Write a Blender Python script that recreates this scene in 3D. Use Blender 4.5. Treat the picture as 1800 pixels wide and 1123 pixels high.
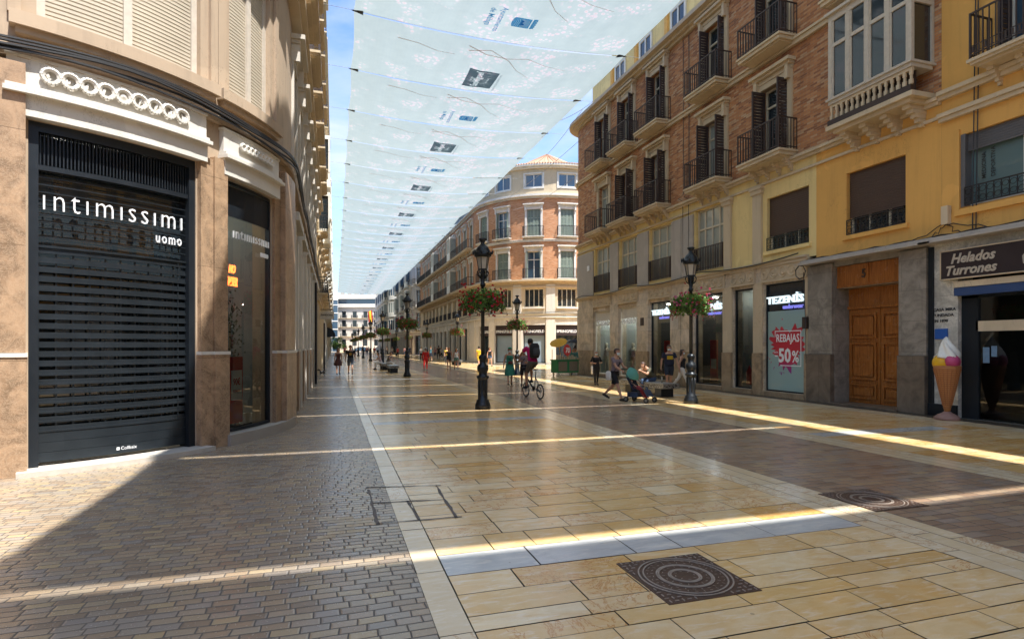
import bpy, bmesh, math, random
from math import sin, cos, pi, radians, atan2, sqrt, floor, ceil
from mathutils import Vector, Matrix
import numpy as np
random.seed(7)
SC = bpy.context.scene
COL = SC.collection
for o in list(bpy.data.objects): bpy.data.objects.remove(o)

# ------------------------------------------------------------------ camera, world, sun, exposure
HC = 1.75; YAW = radians(17.33); FPX = 1000.0; HOR = 608.0
cam = bpy.data.cameras.new('camera'); camo = bpy.data.objects.new('camera', cam); COL.objects.link(camo)
camo.location = (0, 0, HC); camo.rotation_euler = (radians(90), 0, -YAW)
cam.lens = 36 * FPX / 1800; cam.sensor_width = 36; cam.shift_y = (HOR - 561.5) / 1800
cam.clip_start = .05; cam.clip_end = 3000
SC.camera = camo
SUNV = Vector((-.22, .406, -1.0)).normalized()           # direction the light travels
W = bpy.data.worlds.new('World'); SC.world = W; W.use_nodes = True
def world():
    nt = W.node_tree; N = nt.nodes; L = nt.links
    for n in list(N): N.remove(n)
    out = N.new('ShaderNodeOutputWorld'); bg = N.new('ShaderNodeBackground')
    sky = N.new('ShaderNodeTexSky'); sky.sky_type = 'NISHITA'; sky.sun_disc = False
    sky.sun_elevation = math.asin(-SUNV.z); sky.sun_rotation = atan2(-SUNV.x, -SUNV.y)
    sky.air_density = 1.0; sky.dust_density = .6; sky.ozone_density = 1.5
    tc = N.new('ShaderNodeTexCoord'); mp = N.new('ShaderNodeMapping'); mp.inputs['Scale'].default_value = (1, 1, 2.4)
    nz = N.new('ShaderNodeTexNoise'); nz.inputs['Scale'].default_value = 2.6; nz.inputs['Detail'].default_value = 7
    nz.inputs['Roughness'].default_value = .55; nz.inputs['Distortion'].default_value = .6
    cr = N.new('ShaderNodeValToRGB'); cr.color_ramp.elements[0].position = .42; cr.color_ramp.elements[1].position = .68
    cr.color_ramp.elements[1].color = (.85, .85, .85, 1)
    mx = N.new('ShaderNodeMixRGB'); mx.inputs[2].default_value = (3.0, 3.15, 3.35, 1)
    bo = N.new('ShaderNodeMixRGB'); bo.blend_type = 'MULTIPLY'; bo.inputs[0].default_value = 1; bo.inputs[2].default_value = (.66, .80, .96, 1)
    L.new(tc.outputs['Generated'], mp.inputs[0]); L.new(mp.outputs[0], nz.inputs['Vector']); L.new(nz.outputs[0], cr.inputs[0])
    L.new(sky.outputs[0], bo.inputs[1]); L.new(bo.outputs[0], mx.inputs[1]); L.new(cr.outputs[0], mx.inputs[0])
    L.new(mx.outputs[0], bg.inputs[0]); bg.inputs[1].default_value = .10; L.new(bg.outputs[0], out.inputs[0])
world()
sl = bpy.data.lights.new('sun', 'SUN'); sl.energy = 3.1; sl.angle = radians(.53); sl.color = (1, .97, .92)
so = bpy.data.objects.new('sun', sl); COL.objects.link(so); so.rotation_euler = SUNV.to_track_quat('-Z', 'Y').to_euler()
SC.view_settings.view_transform = 'Standard'; SC.view_settings.look = 'None'; SC.view_settings.exposure = 1.85; SC.view_settings.gamma = 1
try:
    SC.cycles.max_bounces = 8; SC.cycles.diffuse_bounces = 5; SC.cycles.glossy_bounces = 4; SC.cycles.transparent_max_bounces = 10
    SC.cycles.sample_clamp_indirect = 6; SC.cycles.caustics_reflective = False; SC.cycles.caustics_refractive = False
    SC.cycles.use_denoising = True
except Exception: pass

# ------------------------------------------------------------------ pixel helpers (photo pixels -> ground points)
SY, CY = sin(YAW), cos(YAW)
def ground(px, py, z=0.0):
    u = (px - 900) / FPX; v = (HOR - py) / FPX; t = (z - HC) / v
    return (t * (SY + u * CY), t * (CY - u * SY))
def yat(px, X):
    u = (px - 900) / FPX
    return X * (CY - u * SY) / (SY + u * CY)

# ------------------------------------------------------------------ materials
MATS = {}
class NB:
    def __init__(s, m): s.t = m.node_tree; s.N = s.t.nodes; s.L = s.t.links
    def n(s, typ, **kw):
        x = s.N.new(typ)
        for k, v in kw.items(): setattr(x, k, v)
        return x
    def put(s, sock, v):
        if isinstance(v, bpy.types.NodeSocket): s.L.new(v, sock)
        elif isinstance(v, (tuple, list)) and len(v) == 3 and sock.type == 'RGBA': sock.default_value = (*v, 1)
        else: sock.default_value = v
    def m(s, op, a, b=0.0, c=None):
        x = s.n('ShaderNodeMath', operation=op); s.put(x.inputs[0], a); s.put(x.inputs[1], b)
        if c is not None: s.put(x.inputs[2], c)
        return x.outputs[0]
    def mix(s, f, a, b, typ='MIX'):
        x = s.n('ShaderNodeMixRGB', blend_type=typ); s.put(x.inputs[0], f); s.put(x.inputs[1], a); s.put(x.inputs[2], b); return x.outputs[0]
    def noise(s, vec, scale, detail=4, rough=.5, dist=0.0):
        x = s.n('ShaderNodeTexNoise'); s.L.new(vec, x.inputs['Vector']); x.inputs['Scale'].default_value = scale
        x.inputs['Detail'].default_value = detail; x.inputs['Roughness'].default_value = rough; x.inputs['Distortion'].default_value = dist
        return x.outputs[0]
    def ramp(s, f, stops):
        x = s.n('ShaderNodeValToRGB'); s.L.new(f, x.inputs[0]); e = x.color_ramp.elements
        while len(e) < len(stops): e.new(.5)
        for el, (p, c) in zip(e, stops):
            el.position = p; el.color = (*c, 1) if len(c) == 3 else c
        return x.outputs[0]
    def coord(s, kind='Object'): return s.n('ShaderNodeTexCoord').outputs[kind]
    def scale(s, vec, sc):
        x = s.n('ShaderNodeMapping'); s.L.new(vec, x.inputs[0]); x.inputs['Scale'].default_value = sc; return x.outputs[0]
    def bump(s, h, strength=.3, dist=.02):
        x = s.n('ShaderNodeBump'); s.put(x.inputs['Height'], h); x.inputs['Strength'].default_value = strength; x.inputs['Distance'].default_value = dist
        return x.outputs[0]
def mat(name):
    m = bpy.data.materials.new(name); m.use_nodes = True; b = NB(m); p = b.N['Principled BSDF']; MATS[name] = m
    return m, b, p
def sc3(c, k): return tuple(min(1, x * k) for x in c)
def simple(name, col, rough=.6, var=.18, scale=3.0, bump=.15, metal=0.0, coat=0.0, fine=40.0, spec=.5):
    m, b, p = mat(name); v = b.coord()
    n1 = b.noise(v, scale, 5, .6); n2 = b.noise(v, fine, 3, .6)
    c = b.mix(n1, sc3(col, 1 - var * 1.3), sc3(col, 1 + var)); c = b.mix(b.m('MULTIPLY', n2, .35), c, sc3(col, 1 - var), 'MIX')
    b.L.new(c, p.inputs['Base Color']); p.inputs['Metallic'].default_value = metal
    b.L.new(b.m('MULTIPLY_ADD', n1, .2, rough - .1), p.inputs['Roughness']); p.inputs['Specular IOR Level'].default_value = spec
    if coat: p.inputs['Coat Weight'].default_value = coat; p.inputs['Coat Roughness'].default_value = .05
    if bump: b.L.new(b.bump(n2, bump, .01), p.inputs['Normal'])
    return m
def plaster(name, col, rough=.85, stain=.35):
    m, b, p = mat(name); v = b.coord()
    n1 = b.noise(v, .35, 5, .6); n2 = b.noise(v, 6, 6, .65); st = b.noise(b.scale(v, (2.2, 2.2, .18)), 1.6, 6, .62)
    c = b.mix(n1, sc3(col, .86), sc3(col, 1.1)); c = b.mix(b.m('MULTIPLY', n2, .3), c, sc3(col, .72))
    dm = b.ramp(st, [(.5, (0, 0, 0)), (.75, (1, 1, 1))]); c = b.mix(b.m('MULTIPLY', dm, stain), c, (col[0] * .5, col[1] * .5, col[2] * .52))
    pt = b.ramp(b.noise(v, .9, 3, .5, .5), [(.60, (0, 0, 0)), (.62, (1, 1, 1))]); c = b.mix(b.m('MULTIPLY', pt, .22), c, sc3(col, 1.35))
    ck = b.m('LESS_THAN', b.m('ABSOLUTE', b.m('SUBTRACT', b.noise(b.scale(v, (1.6, 1.6, .7)), .8, 8, .72, .6), .5)), .0022); c = b.mix(b.m('MULTIPLY', ck, b.ramp(b.noise(v, .5, 2, .5), [(.5, (0, 0, 0)), (.56, (.7, .7, .7))])), c, sc3(col, .3))
    b.L.new(c, p.inputs['Base Color']); p.inputs['Roughness'].default_value = rough
    b.L.new(b.bump(n2, .25, .01), p.inputs['Normal']); return m
def stone(name, col, vein, rough=.4, sc=1.3, veinw=.5, joint=None, jcol=None):
    m, b, p = mat(name); v = b.coord()
    n1 = b.noise(v, sc * 1.3, 9, .68, 1.1); n2 = b.noise(v, sc * 7, 6, .7, 1.5); n3 = b.noise(v, 60, 2, .5)
    c = b.ramp(n1, [(.38, sc3(col, .58)), (.5, col), (.61, sc3(col, 1.4))])
    vm = b.ramp(b.m('ABSOLUTE', b.m('SUBTRACT', n2, .5)), [(0, (1, 1, 1)), (.035, (0, 0, 0))])
    c = b.mix(b.m('MULTIPLY', vm, veinw), c, vein); c = b.mix(b.m('MULTIPLY', n3, .35), c, sc3(col, .75))
    if joint:
        uv = b.coord('UV'); r, mk, _ = cells(b, uv, joint[0], joint[1], .008, .5)
        c = b.mix(b.m('MULTIPLY', b.m('SUBTRACT', r, .5), .5), c, sc3(col, 1.5) if col[0] < .5 else (1, 1, 1)); c = b.mix(r, c, b.mix(.24, c, sc3(col, .5))); c = b.mix(mk, c, jcol or sc3(col, .45))
    b.L.new(c, p.inputs['Base Color']); b.L.new(b.m('MULTIPLY_ADD', n2, .25, rough - .1), p.inputs['Roughness'])
    b.L.new(b.bump(n3, .1, .005), p.inputs['Normal']); return m
def cells(b, vec, w, h, mortar, shift=.5, randshift=False):
    sx = b.n('ShaderNodeSeparateXYZ'); b.L.new(vec, sx.inputs[0]); x, y = sx.outputs[0], sx.outputs[1]
    vy = b.m('DIVIDE', y, h); row = b.m('FLOOR', vy)
    if randshift:
        wn = b.n('ShaderNodeTexWhiteNoise', noise_dimensions='1D'); b.L.new(row, wn.inputs['W']); off = wn.outputs[0]
    else: off = b.m('MULTIPLY', b.m('MODULO', b.m('ABSOLUTE', row), 2), shift)
    ux = b.m('ADD', b.m('DIVIDE', x, w), off); colm = b.m('FLOOR', ux)
    cb = b.n('ShaderNodeCombineXYZ'); b.L.new(colm, cb.inputs[0]); b.L.new(row, cb.inputs[1])
    wn = b.n('ShaderNodeTexWhiteNoise', noise_dimensions='2D'); b.L.new(cb.outputs[0], wn.inputs['Vector'])
    fx = b.m('SUBTRACT', ux, colm); fy = b.m('SUBTRACT', vy, row)
    ex = b.m('MULTIPLY', b.m('MINIMUM', fx, b.m('SUBTRACT', 1, fx)), w); ey = b.m('MULTIPLY', b.m('MINIMUM', fy, b.m('SUBTRACT', 1, fy)), h)
    e = b.m('MINIMUM', ex, ey); mk = b.m('LESS_THAN', e, mortar / 2)
    return wn.outputs[0], mk, e
def brick(name, cols, mortar, w=.27, h=.068, mw=.013, stain=.4):
    m, b, p = mat(name); uv = b.coord('UV'); v = b.coord()
    r, mk, e = cells(b, uv, w, h, mw, .5)
    c = b.ramp(r, [(i / (len(cols) - 1), c) for i, c in enumerate(cols)])
    big = b.noise(v, .7, 6, .65); c = b.mix(big, b.mix(.45, c, sc3(cols[0], .6)), c)
    c = b.mix(mk, c, mortar); st = b.ramp(b.noise(b.scale(v, (1.5, 1.5, .25)), 1.2, 6, .6), [(.5, (0, 0, 0)), (.72, (1, 1, 1))])
    c = b.mix(b.m('MULTIPLY', st, stain), c, sc3(cols[0], .45))
    b.L.new(c, p.inputs['Base Color']); p.inputs['Roughness'].default_value = .85
    b.L.new(b.bump(b.m('MULTIPLY', b.m('SUBTRACT', 1, mk), .5), .5, .01), p.inputs['Normal']); return m
def setts(name, cols, joint, w=.17, h=.088, rough=.24):
    m, b, p = mat(name); v = b.coord()
    wob = b.noise(v, 1.1, 3, .5); vv = b.n('ShaderNodeVectorMath', operation='ADD'); cb = b.n('ShaderNodeCombineXYZ')
    b.L.new(b.m('MULTIPLY', wob, .10), cb.inputs[0]); b.L.new(b.m('MULTIPLY', b.noise(v, .5, 3, .5), .16), cb.inputs[1]); b.L.new(v, vv.inputs[0]); b.L.new(cb.outputs[0], vv.inputs[1])
    r, mk, e = cells(b, vv.outputs[0], w, h, .011, .5, True)
    c = b.ramp(r, [(i / (len(cols) - 1), c) for i, c in enumerate(cols)])
    big = b.ramp(b.noise(v, .45, 5, .6), [(.3, (0, 0, 0)), (.7, (1, 1, 1))]); c = b.mix(big, b.mix(.45, c, cols[0]), b.mix(.12, c, cols[-1]))
    gr = b.noise(v, 28, 5, .7); c = b.mix(b.m('MULTIPLY', gr, .55), c, sc3(cols[0], .7))
    edge = b.ramp(e, [(0, (0, 0, 0)), (.016, (1, 1, 1))])
    c = b.mix(mk, c, joint); b.L.new(c, p.inputs['Base Color'])
    b.L.new(b.m('ADD', b.m('MULTIPLY_ADD', gr, .25, rough - .12), b.m('MULTIPLY', mk, .4)), p.inputs['Roughness'])
    hh = b.m('ADD', b.m('ADD', b.m('MULTIPLY', edge, .6), b.m('MULTIPLY', gr, .25)), b.m('MULTIPLY', r, .25))
    b.L.new(b.bump(hh, .35, .012), p.inputs['Normal']); return m
def slabmat(name, cols, veinc, rough=.15, grey=0.0):
    m, b, p = mat(name); v = b.coord(); at = b.n('ShaderNodeAttribute', attribute_name='tone'); r = at.outputs['Fac']
    off = b.n('ShaderNodeVectorMath', operation='ADD'); cb = b.n('ShaderNodeCombineXYZ'); b.L.new(b.m('MULTIPLY', r, 37.0), cb.inputs[2]); b.L.new(v, off.inputs[0]); b.L.new(cb.outputs[0], off.inputs[1]); vo = off.outputs[0]
    c = b.ramp(r, [(i / (len(cols) - 1), c) for i, c in enumerate(cols)])
    n1 = b.noise(b.scale(vo, (1, 2.2, 1)), 2.2, 8, .62, 1.2); c = b.mix(b.ramp(n1, [(.38, (0, 0, 0)), (.66, (1, 1, 1))]), c, b.mix(.55, c, veinc))
    n5 = b.noise(b.scale(vo, (1.2, 5, 1)), 3.5, 7, .65, .8); c = b.mix(b.m('MULTIPLY', b.ramp(n5, [(.52, (0, 0, 0)), (.68, (1, 1, 1))]), .5), c, (.92, .84, .68) if not grey else c)
    vg = b.n('ShaderNodeTexVoronoi'); b.L.new(v, vg.inputs['Vector']); vg.inputs['Scale'].default_value = 3.2; gm = b.m('LESS_THAN', vg.outputs['Distance'], .045); gum = b.m('MULTIPLY', gm, .5)
    c = b.mix(gum, c, (.16, .13, .10))
    n2 = b.noise(vo, 1.5, 6, .7, 2.5); st = b.ramp(b.m('ABSOLUTE', b.m('SUBTRACT', n2, .5)), [(0, (1, 1, 1)), (.022, (0, 0, 0))])
    c = b.mix(b.m('MULTIPLY', st, b.m('MULTIPLY', b.m('GREATER_THAN', r, .6), .8)), c, (veinc[0] * .75, veinc[1] * .5, veinc[2] * .35))
    n3 = b.noise(v, 90, 3, .7); c = b.mix(b.m('MULTIPLY', n3, .28), c, sc3(cols[0], .6))
    dirt = b.ramp(b.noise(v, .9, 8, .7), [(.45, (0, 0, 0)), (.8, (1, 1, 1))]); c = b.mix(b.m('MULTIPLY', dirt, .35), c, sc3(cols[0], .55))
    ck = b.noise(v, 3.1, 7, .75, 1.0); ckm = b.m('MULTIPLY', b.ramp(b.m('ABSOLUTE', b.m('SUBTRACT', ck, .5)), [(0, (1, 1, 1)), (.006, (0, 0, 0))]), b.ramp(b.noise(v, .8, 2, .5), [(.55, (0, 0, 0)), (.65, (1, 1, 1))]))
    c = b.mix(b.m('MULTIPLY', ckm, .55), c, (.10, .08, .05))
    b.L.new(c, p.inputs['Base Color']); b.L.new(b.m('ADD', b.m('MULTIPLY_ADD', n3, .14, rough - .07), b.m('MULTIPLY', dirt, .16)), p.inputs['Roughness'])
    b.L.new(b.bump(b.noise(v, 9, 5, .6), .07, .01), p.inputs['Normal']); return m
def glassmat(name, tint=(.75, .82, .82), see=.75):
    m, b, p = mat(name); b.N.remove(p); out = b.N['Material Output']
    tr = b.n('ShaderNodeBsdfTransparent'); tr.inputs[0].default_value = (*sc3(tint, see), 1); gl = b.n('ShaderNodeBsdfGlossy'); gl.inputs['Roughness'].default_value = .015
    fr = b.n('ShaderNodeFresnel'); fr.inputs[0].default_value = 1.5; mx = b.n('ShaderNodeMixShader')
    b.L.new(b.m('MULTIPLY_ADD', fr.outputs[0], 1.2, .03), mx.inputs[0]); b.L.new(tr.outputs[0], mx.inputs[1]); b.L.new(gl.outputs[0], mx.inputs[2]); b.L.new(mx.outputs[0], out.inputs[0]); return m
def canopymat(name):
    m, b, p = mat(name); b.N.remove(p); out = b.N['Material Output']; v = b.coord()
    vo = b.n('ShaderNodeTexVoronoi'); b.L.new(b.scale(v, (1, 1, 0)), vo.inputs['Vector']); vo.inputs['Scale'].default_value = 4.8
    pet = b.ramp(vo.outputs['Distance'], [(.04, (.42, .36, .18)), (.14, (.42, .27, .32)), (.32, (.42, .36, .39)), (.48, (.255, .295, .30))])
    blob = b.ramp(b.noise(v, .62, 2, .4), [(.53, (0, 0, 0)), (.60, (1, 1, 1))])
    base = (.232, .275, .280)
    c = b.mix(b.m('MULTIPLY', blob, .85), base, pet)
    sx = b.n('ShaderNodeSeparateXYZ'); b.L.new(v, sx.inputs[0])
    pl = b.m('SINE', b.m('MULTIPLY', sx.outputs[0], 38)); c = b.mix(b.m('MULTIPLY_ADD', pl, .07, .07), c, (.20, .25, .27))
    c = b.mix(b.m('MULTIPLY', b.noise(v, 2.0, 6, .6), .3), c, (.40, .46, .45))
    tl = b.n('ShaderNodeBsdfTranslucent'); df = b.n('ShaderNodeBsdfDiffuse'); b.L.new(c, tl.inputs[0]); b.L.new(c, df.inputs[0])
    mx = b.n('ShaderNodeMixShader'); mx.inputs[0].default_value = .38; b.L.new(tl.outputs[0], mx.inputs[1]); b.L.new(df.outputs[0], mx.inputs[2])
    b.L.new(mx.outputs[0], out.inputs[0]); return m
def emis(name, col, s):
    m, b, p = mat(name); p.inputs['Base Color'].default_value = (*col, 1); p.inputs['Emission Color'].default_value = (*col, 1); p.inputs['Emission Strength'].default_value = s; return m
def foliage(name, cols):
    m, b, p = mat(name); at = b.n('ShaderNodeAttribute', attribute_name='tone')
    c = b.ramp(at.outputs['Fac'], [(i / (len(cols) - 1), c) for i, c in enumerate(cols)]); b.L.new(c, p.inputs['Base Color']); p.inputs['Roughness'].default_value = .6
    return m

cream_wall = plaster('cream_plaster', (.44, .335, .235), stain=.5)
white_plaster = plaster('white_plaster', (.62, .58, .51), stain=.3)
yellow_wall = plaster('pale_yellow_plaster', (.80, .62, .28))
orange_wall = plaster('ochre_plaster', (.74, .41, .11))
beige_wall = plaster('beige_plaster', (.56, .45, .30))
grey_trim = plaster('grey_plaster', (.44, .40, .36))
cream_trim = plaster('cream_moulding', (.60, .49, .34), stain=.3)
white_trim = plaster('white_moulding', (.66, .63, .57), stain=.15)
brown_marble = stone('brown_marble', (.33, .215, .13), (.60, .45, .31), .34, 2.2, .65, (1.9, 1.55))
dark_base = stone('brown_stone_base', (.32, .235, .15), (.42, .33, .24), .45, 1.6, .3, (.9, 2.2))
beige_stone = stone('beige_stone', (.56, .46, .34), (.58, .49, .38), .55, 1.0, .2, (.9, .62))
grey_stone = stone('grey_stone', (.25, .22, .185), (.36, .33, .28), .55, 1.4, .2, (1.1, .8))
grey_stone_dark = stone('dark_grey_stone', (.16, .125, .095), (.22, .18, .15), .35, 1.4, .2, (1.2, 1.3))
white_marble = stone('veined_white_marble', (.58, .56, .50), (.34, .33, .31), .2, 1.0, .8, (1.1, 1.5))
brick_dark = brick('weathered_brick', [(.26, .10, .05), (.46, .18, .065), (.58, .24, .085), (.64, .31, .13), (.62, .42, .25)], (.30, .22, .16))
brick_orange = brick('orange_brick', [(.40, .165, .065), (.52, .22, .09), (.58, .27, .12), (.60, .33, .18)], (.50, .36, .25), stain=.1)
iron = simple('dark_iron', (.035, .032, .034), .45, .3, 4, .2, .3)
iron_brown = simple('brown_iron', (.055, .035, .03), .5, .3, 4, .2, .2)
lamp_iron = simple('painted_lamp_iron', (.028, .033, .038), .32, .3, 5, .3, .5)
black_metal = simple('black_shutter_metal', (.018, .024, .032), .42, .25, 3, .15, .4)
white_paint = simple('white_paint', (.70, .68, .62), .45, .12)
cream_paint = simple('cream_window_paint', (.60, .54, .42), .5, .15)
worn_paint = simple('worn_white_paint', (.56, .50, .42), .6, .25, 9)
brown_shut = simple('brown_shutter_paint', (.05, .032, .03), .55, .3)
green_shut = simple('grey_green_shutter', (.22, .27, .22), .6, .2)
blind_tan = simple('tan_blind', (.50, .44, .345), .6, .25, 1.5)
blind_brown = simple('brown_blind', (.085, .05, .035), .55, .2)
blind_grey = simple('grey_blind', (.12, .12, .13), .5, .2)
wood = simple('varnished_wood', (.30, .105, .022), .25, .35, 5, .1)
def woodify(m):
    b = NB(m); p = b.N['Principled BSDF']; v = b.scale(b.coord(), (9, 9, .7)); n = b.noise(v, 3, 6, .6, .6)
    b.L.new(b.ramp(n, [(.3, (.17, .052, .012)), (.55, (.34, .12, .026)), (.75, (.42, .17, .045))]), p.inputs['Base Color'])
woodify(wood)
dark_glass = simple('dark_window_glass', (.02, .028, .034), .06, .2, 2, 0, spec=.9)
blue_glass = simple('blue_glass', (.035, .075, .12), .06, .2, 1, 0, spec=1.0)
curtain_glass = simple('curtained_window_glass', (.30, .34, .32), .5, .25, 5, 0, coat=1.0)
frost_glass = simple('frosted_window_film', (.30, .44, .43), .55, .06, 1, 0, coat=.8)
teal_film = simple('teal_window_film', (.10, .17, .18), .4, .1, 1, 0, coat=1.0)
lamp_glass = simple('lantern_glass', (.42, .38, .30), .2, .15, 3, 0, coat=1.0)
shop_glass = glassmat('shop_glass')
room_dark = simple('dark_interior', (.07, .068, .065), .8, .3, 2)
room_grey = simple('grey_interior', (.26, .29, .29), .8, .2, 1)
roof_tile = simple('terracotta_tile', (.46, .27, .17), .8, .35, 8)
silver = simple('perforated_steel', (.36, .37, .37), .35, .35, 30, .5, .7)
letter_white = simple('white_letter', (.82, .84, .86), .4, .03, 3, 0)
letter_lit = emis('lit_white_letter', (.75, .88, .92), .28)
letter_violet = emis('lit_violet_letter', (.22, .22, .7), .22)
neon = emis('neon_orange', (1.0, .16, .03), 2.2)
spot = emis('shop_fill_glow', (1.0, .93, .8), 22.0)  # glow for the panels added to brighten the shop interiors
red_print = simple('red_print', (.55, .03, .03), .5, .1)
navy_sign = simple('dark_sign', (.035, .025, .028), .35, .2)
blue_sign = simple('blue_sign', (.02, .10, .40), .4, .1)
blue_awning = simple('blue_awning', (.025, .06, .17), .6, .15)
gold = simple('silver_gilt_letter', (.50, .44, .36), .4, .1)
cable = simple('black_cable', (.022, .022, .024), .5, .2)
wire = simple('pale_wire', (.35, .35, .35), .5, .1)
def printmat(name, c):
    m, b, p = mat(name); b.N.remove(p); t = b.n('ShaderNodeBsdfTranslucent'); d = b.n('ShaderNodeBsdfDiffuse'); t.inputs[0].default_value = (*c, 1); d.inputs[0].default_value = (*sc3(c, .3), 1)
    a = b.n('ShaderNodeAddShader'); b.L.new(t.outputs[0], a.inputs[0]); b.L.new(d.outputs[0], a.inputs[1]); b.L.new(a.outputs[0], b.N['Material Output'].inputs[0]); return m
print_navy = printmat('navy_print', (.11, .15, .18))
print_blue = printmat('blue_print', (.10, .30, .52))
print_brown = printmat('brown_print', (.55, .46, .42))
print_pale = simple('pale_print', (.55, .42, .44), .7, .05)
canopy_m = canopymat('printed_canopy_mesh')
concrete = simple('concrete', (.36, .33, .29), .7, .2, 2)
pale_granite = simple('pale_granite', (.52, .48, .42), .5, .25, 6)
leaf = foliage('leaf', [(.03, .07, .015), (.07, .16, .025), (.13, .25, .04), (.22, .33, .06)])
petal = foliage('petal', [(.45, .01, .02), (.55, .03, .05), (.60, .08, .22), (.65, .18, .35)])
leaf_grey = foliage('olive_leaf', [(.05, .06, .05), (.12, .14, .12), (.22, .25, .22)])

# ------------------------------------------------------------------ mesh builder
class Line:
    """facade path: pieces of ('L',(x0,y0),(x1,y1)) or ('A',(cx,cy),r,a0,a1) degrees, outward = right of travel"""
    def __init__(s, pieces):
        s.p = []; a = 0
        for q in pieces:
            if q[0] == 'L': ln = math.dist(q[1], q[2])
            else: ln = abs(radians(q[4] - q[3])) * q[2]
            s.p.append((a, a + ln, q)); a += ln
        s.len = a
    def at(s, t):
        for a, b, q in s.p:
            if t <= b or q is s.p[-1][2]: break
        if q[0] == 'L':
            k = (t - a) / (b - a); x = q[1][0] + (q[2][0] - q[1][0]) * k; y = q[1][1] + (q[2][1] - q[1][1]) * k
            dx = (q[2][0] - q[1][0]) / (b - a); dy = (q[2][1] - q[1][1]) / (b - a); return x, y, dy, -dx
        an = radians(q[3] + (q[4] - q[3]) * (t - a) / (b - a)); return q[1][0] + q[2] * cos(an), q[1][1] + q[2] * sin(an), cos(an), sin(an)
    def curved(s, s0, s1):
        for a, b, q in s.p:
            if q[0] == 'A' and s1 > a + 1e-6 and s0 < b - 1e-6: return True
        return False
    def breaks(s, s0, s1, step=.3):
        r = {s0, s1}
        for a, b, q in s.p:
            lo, hi = max(s0, a), min(s1, b)
            if hi - lo <= 1e-6: continue
            r.add(lo); r.add(hi)
            if q[0] == 'A':
                n = max(1, ceil((hi - lo) / step))
                for i in range(n): r.add(lo + (hi - lo) * i / n)
        r = sorted(r); o = [r[0]]
        for x in r[1:]:
            if x - o[-1] > 1e-5: o.append(x)
        return o
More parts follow.
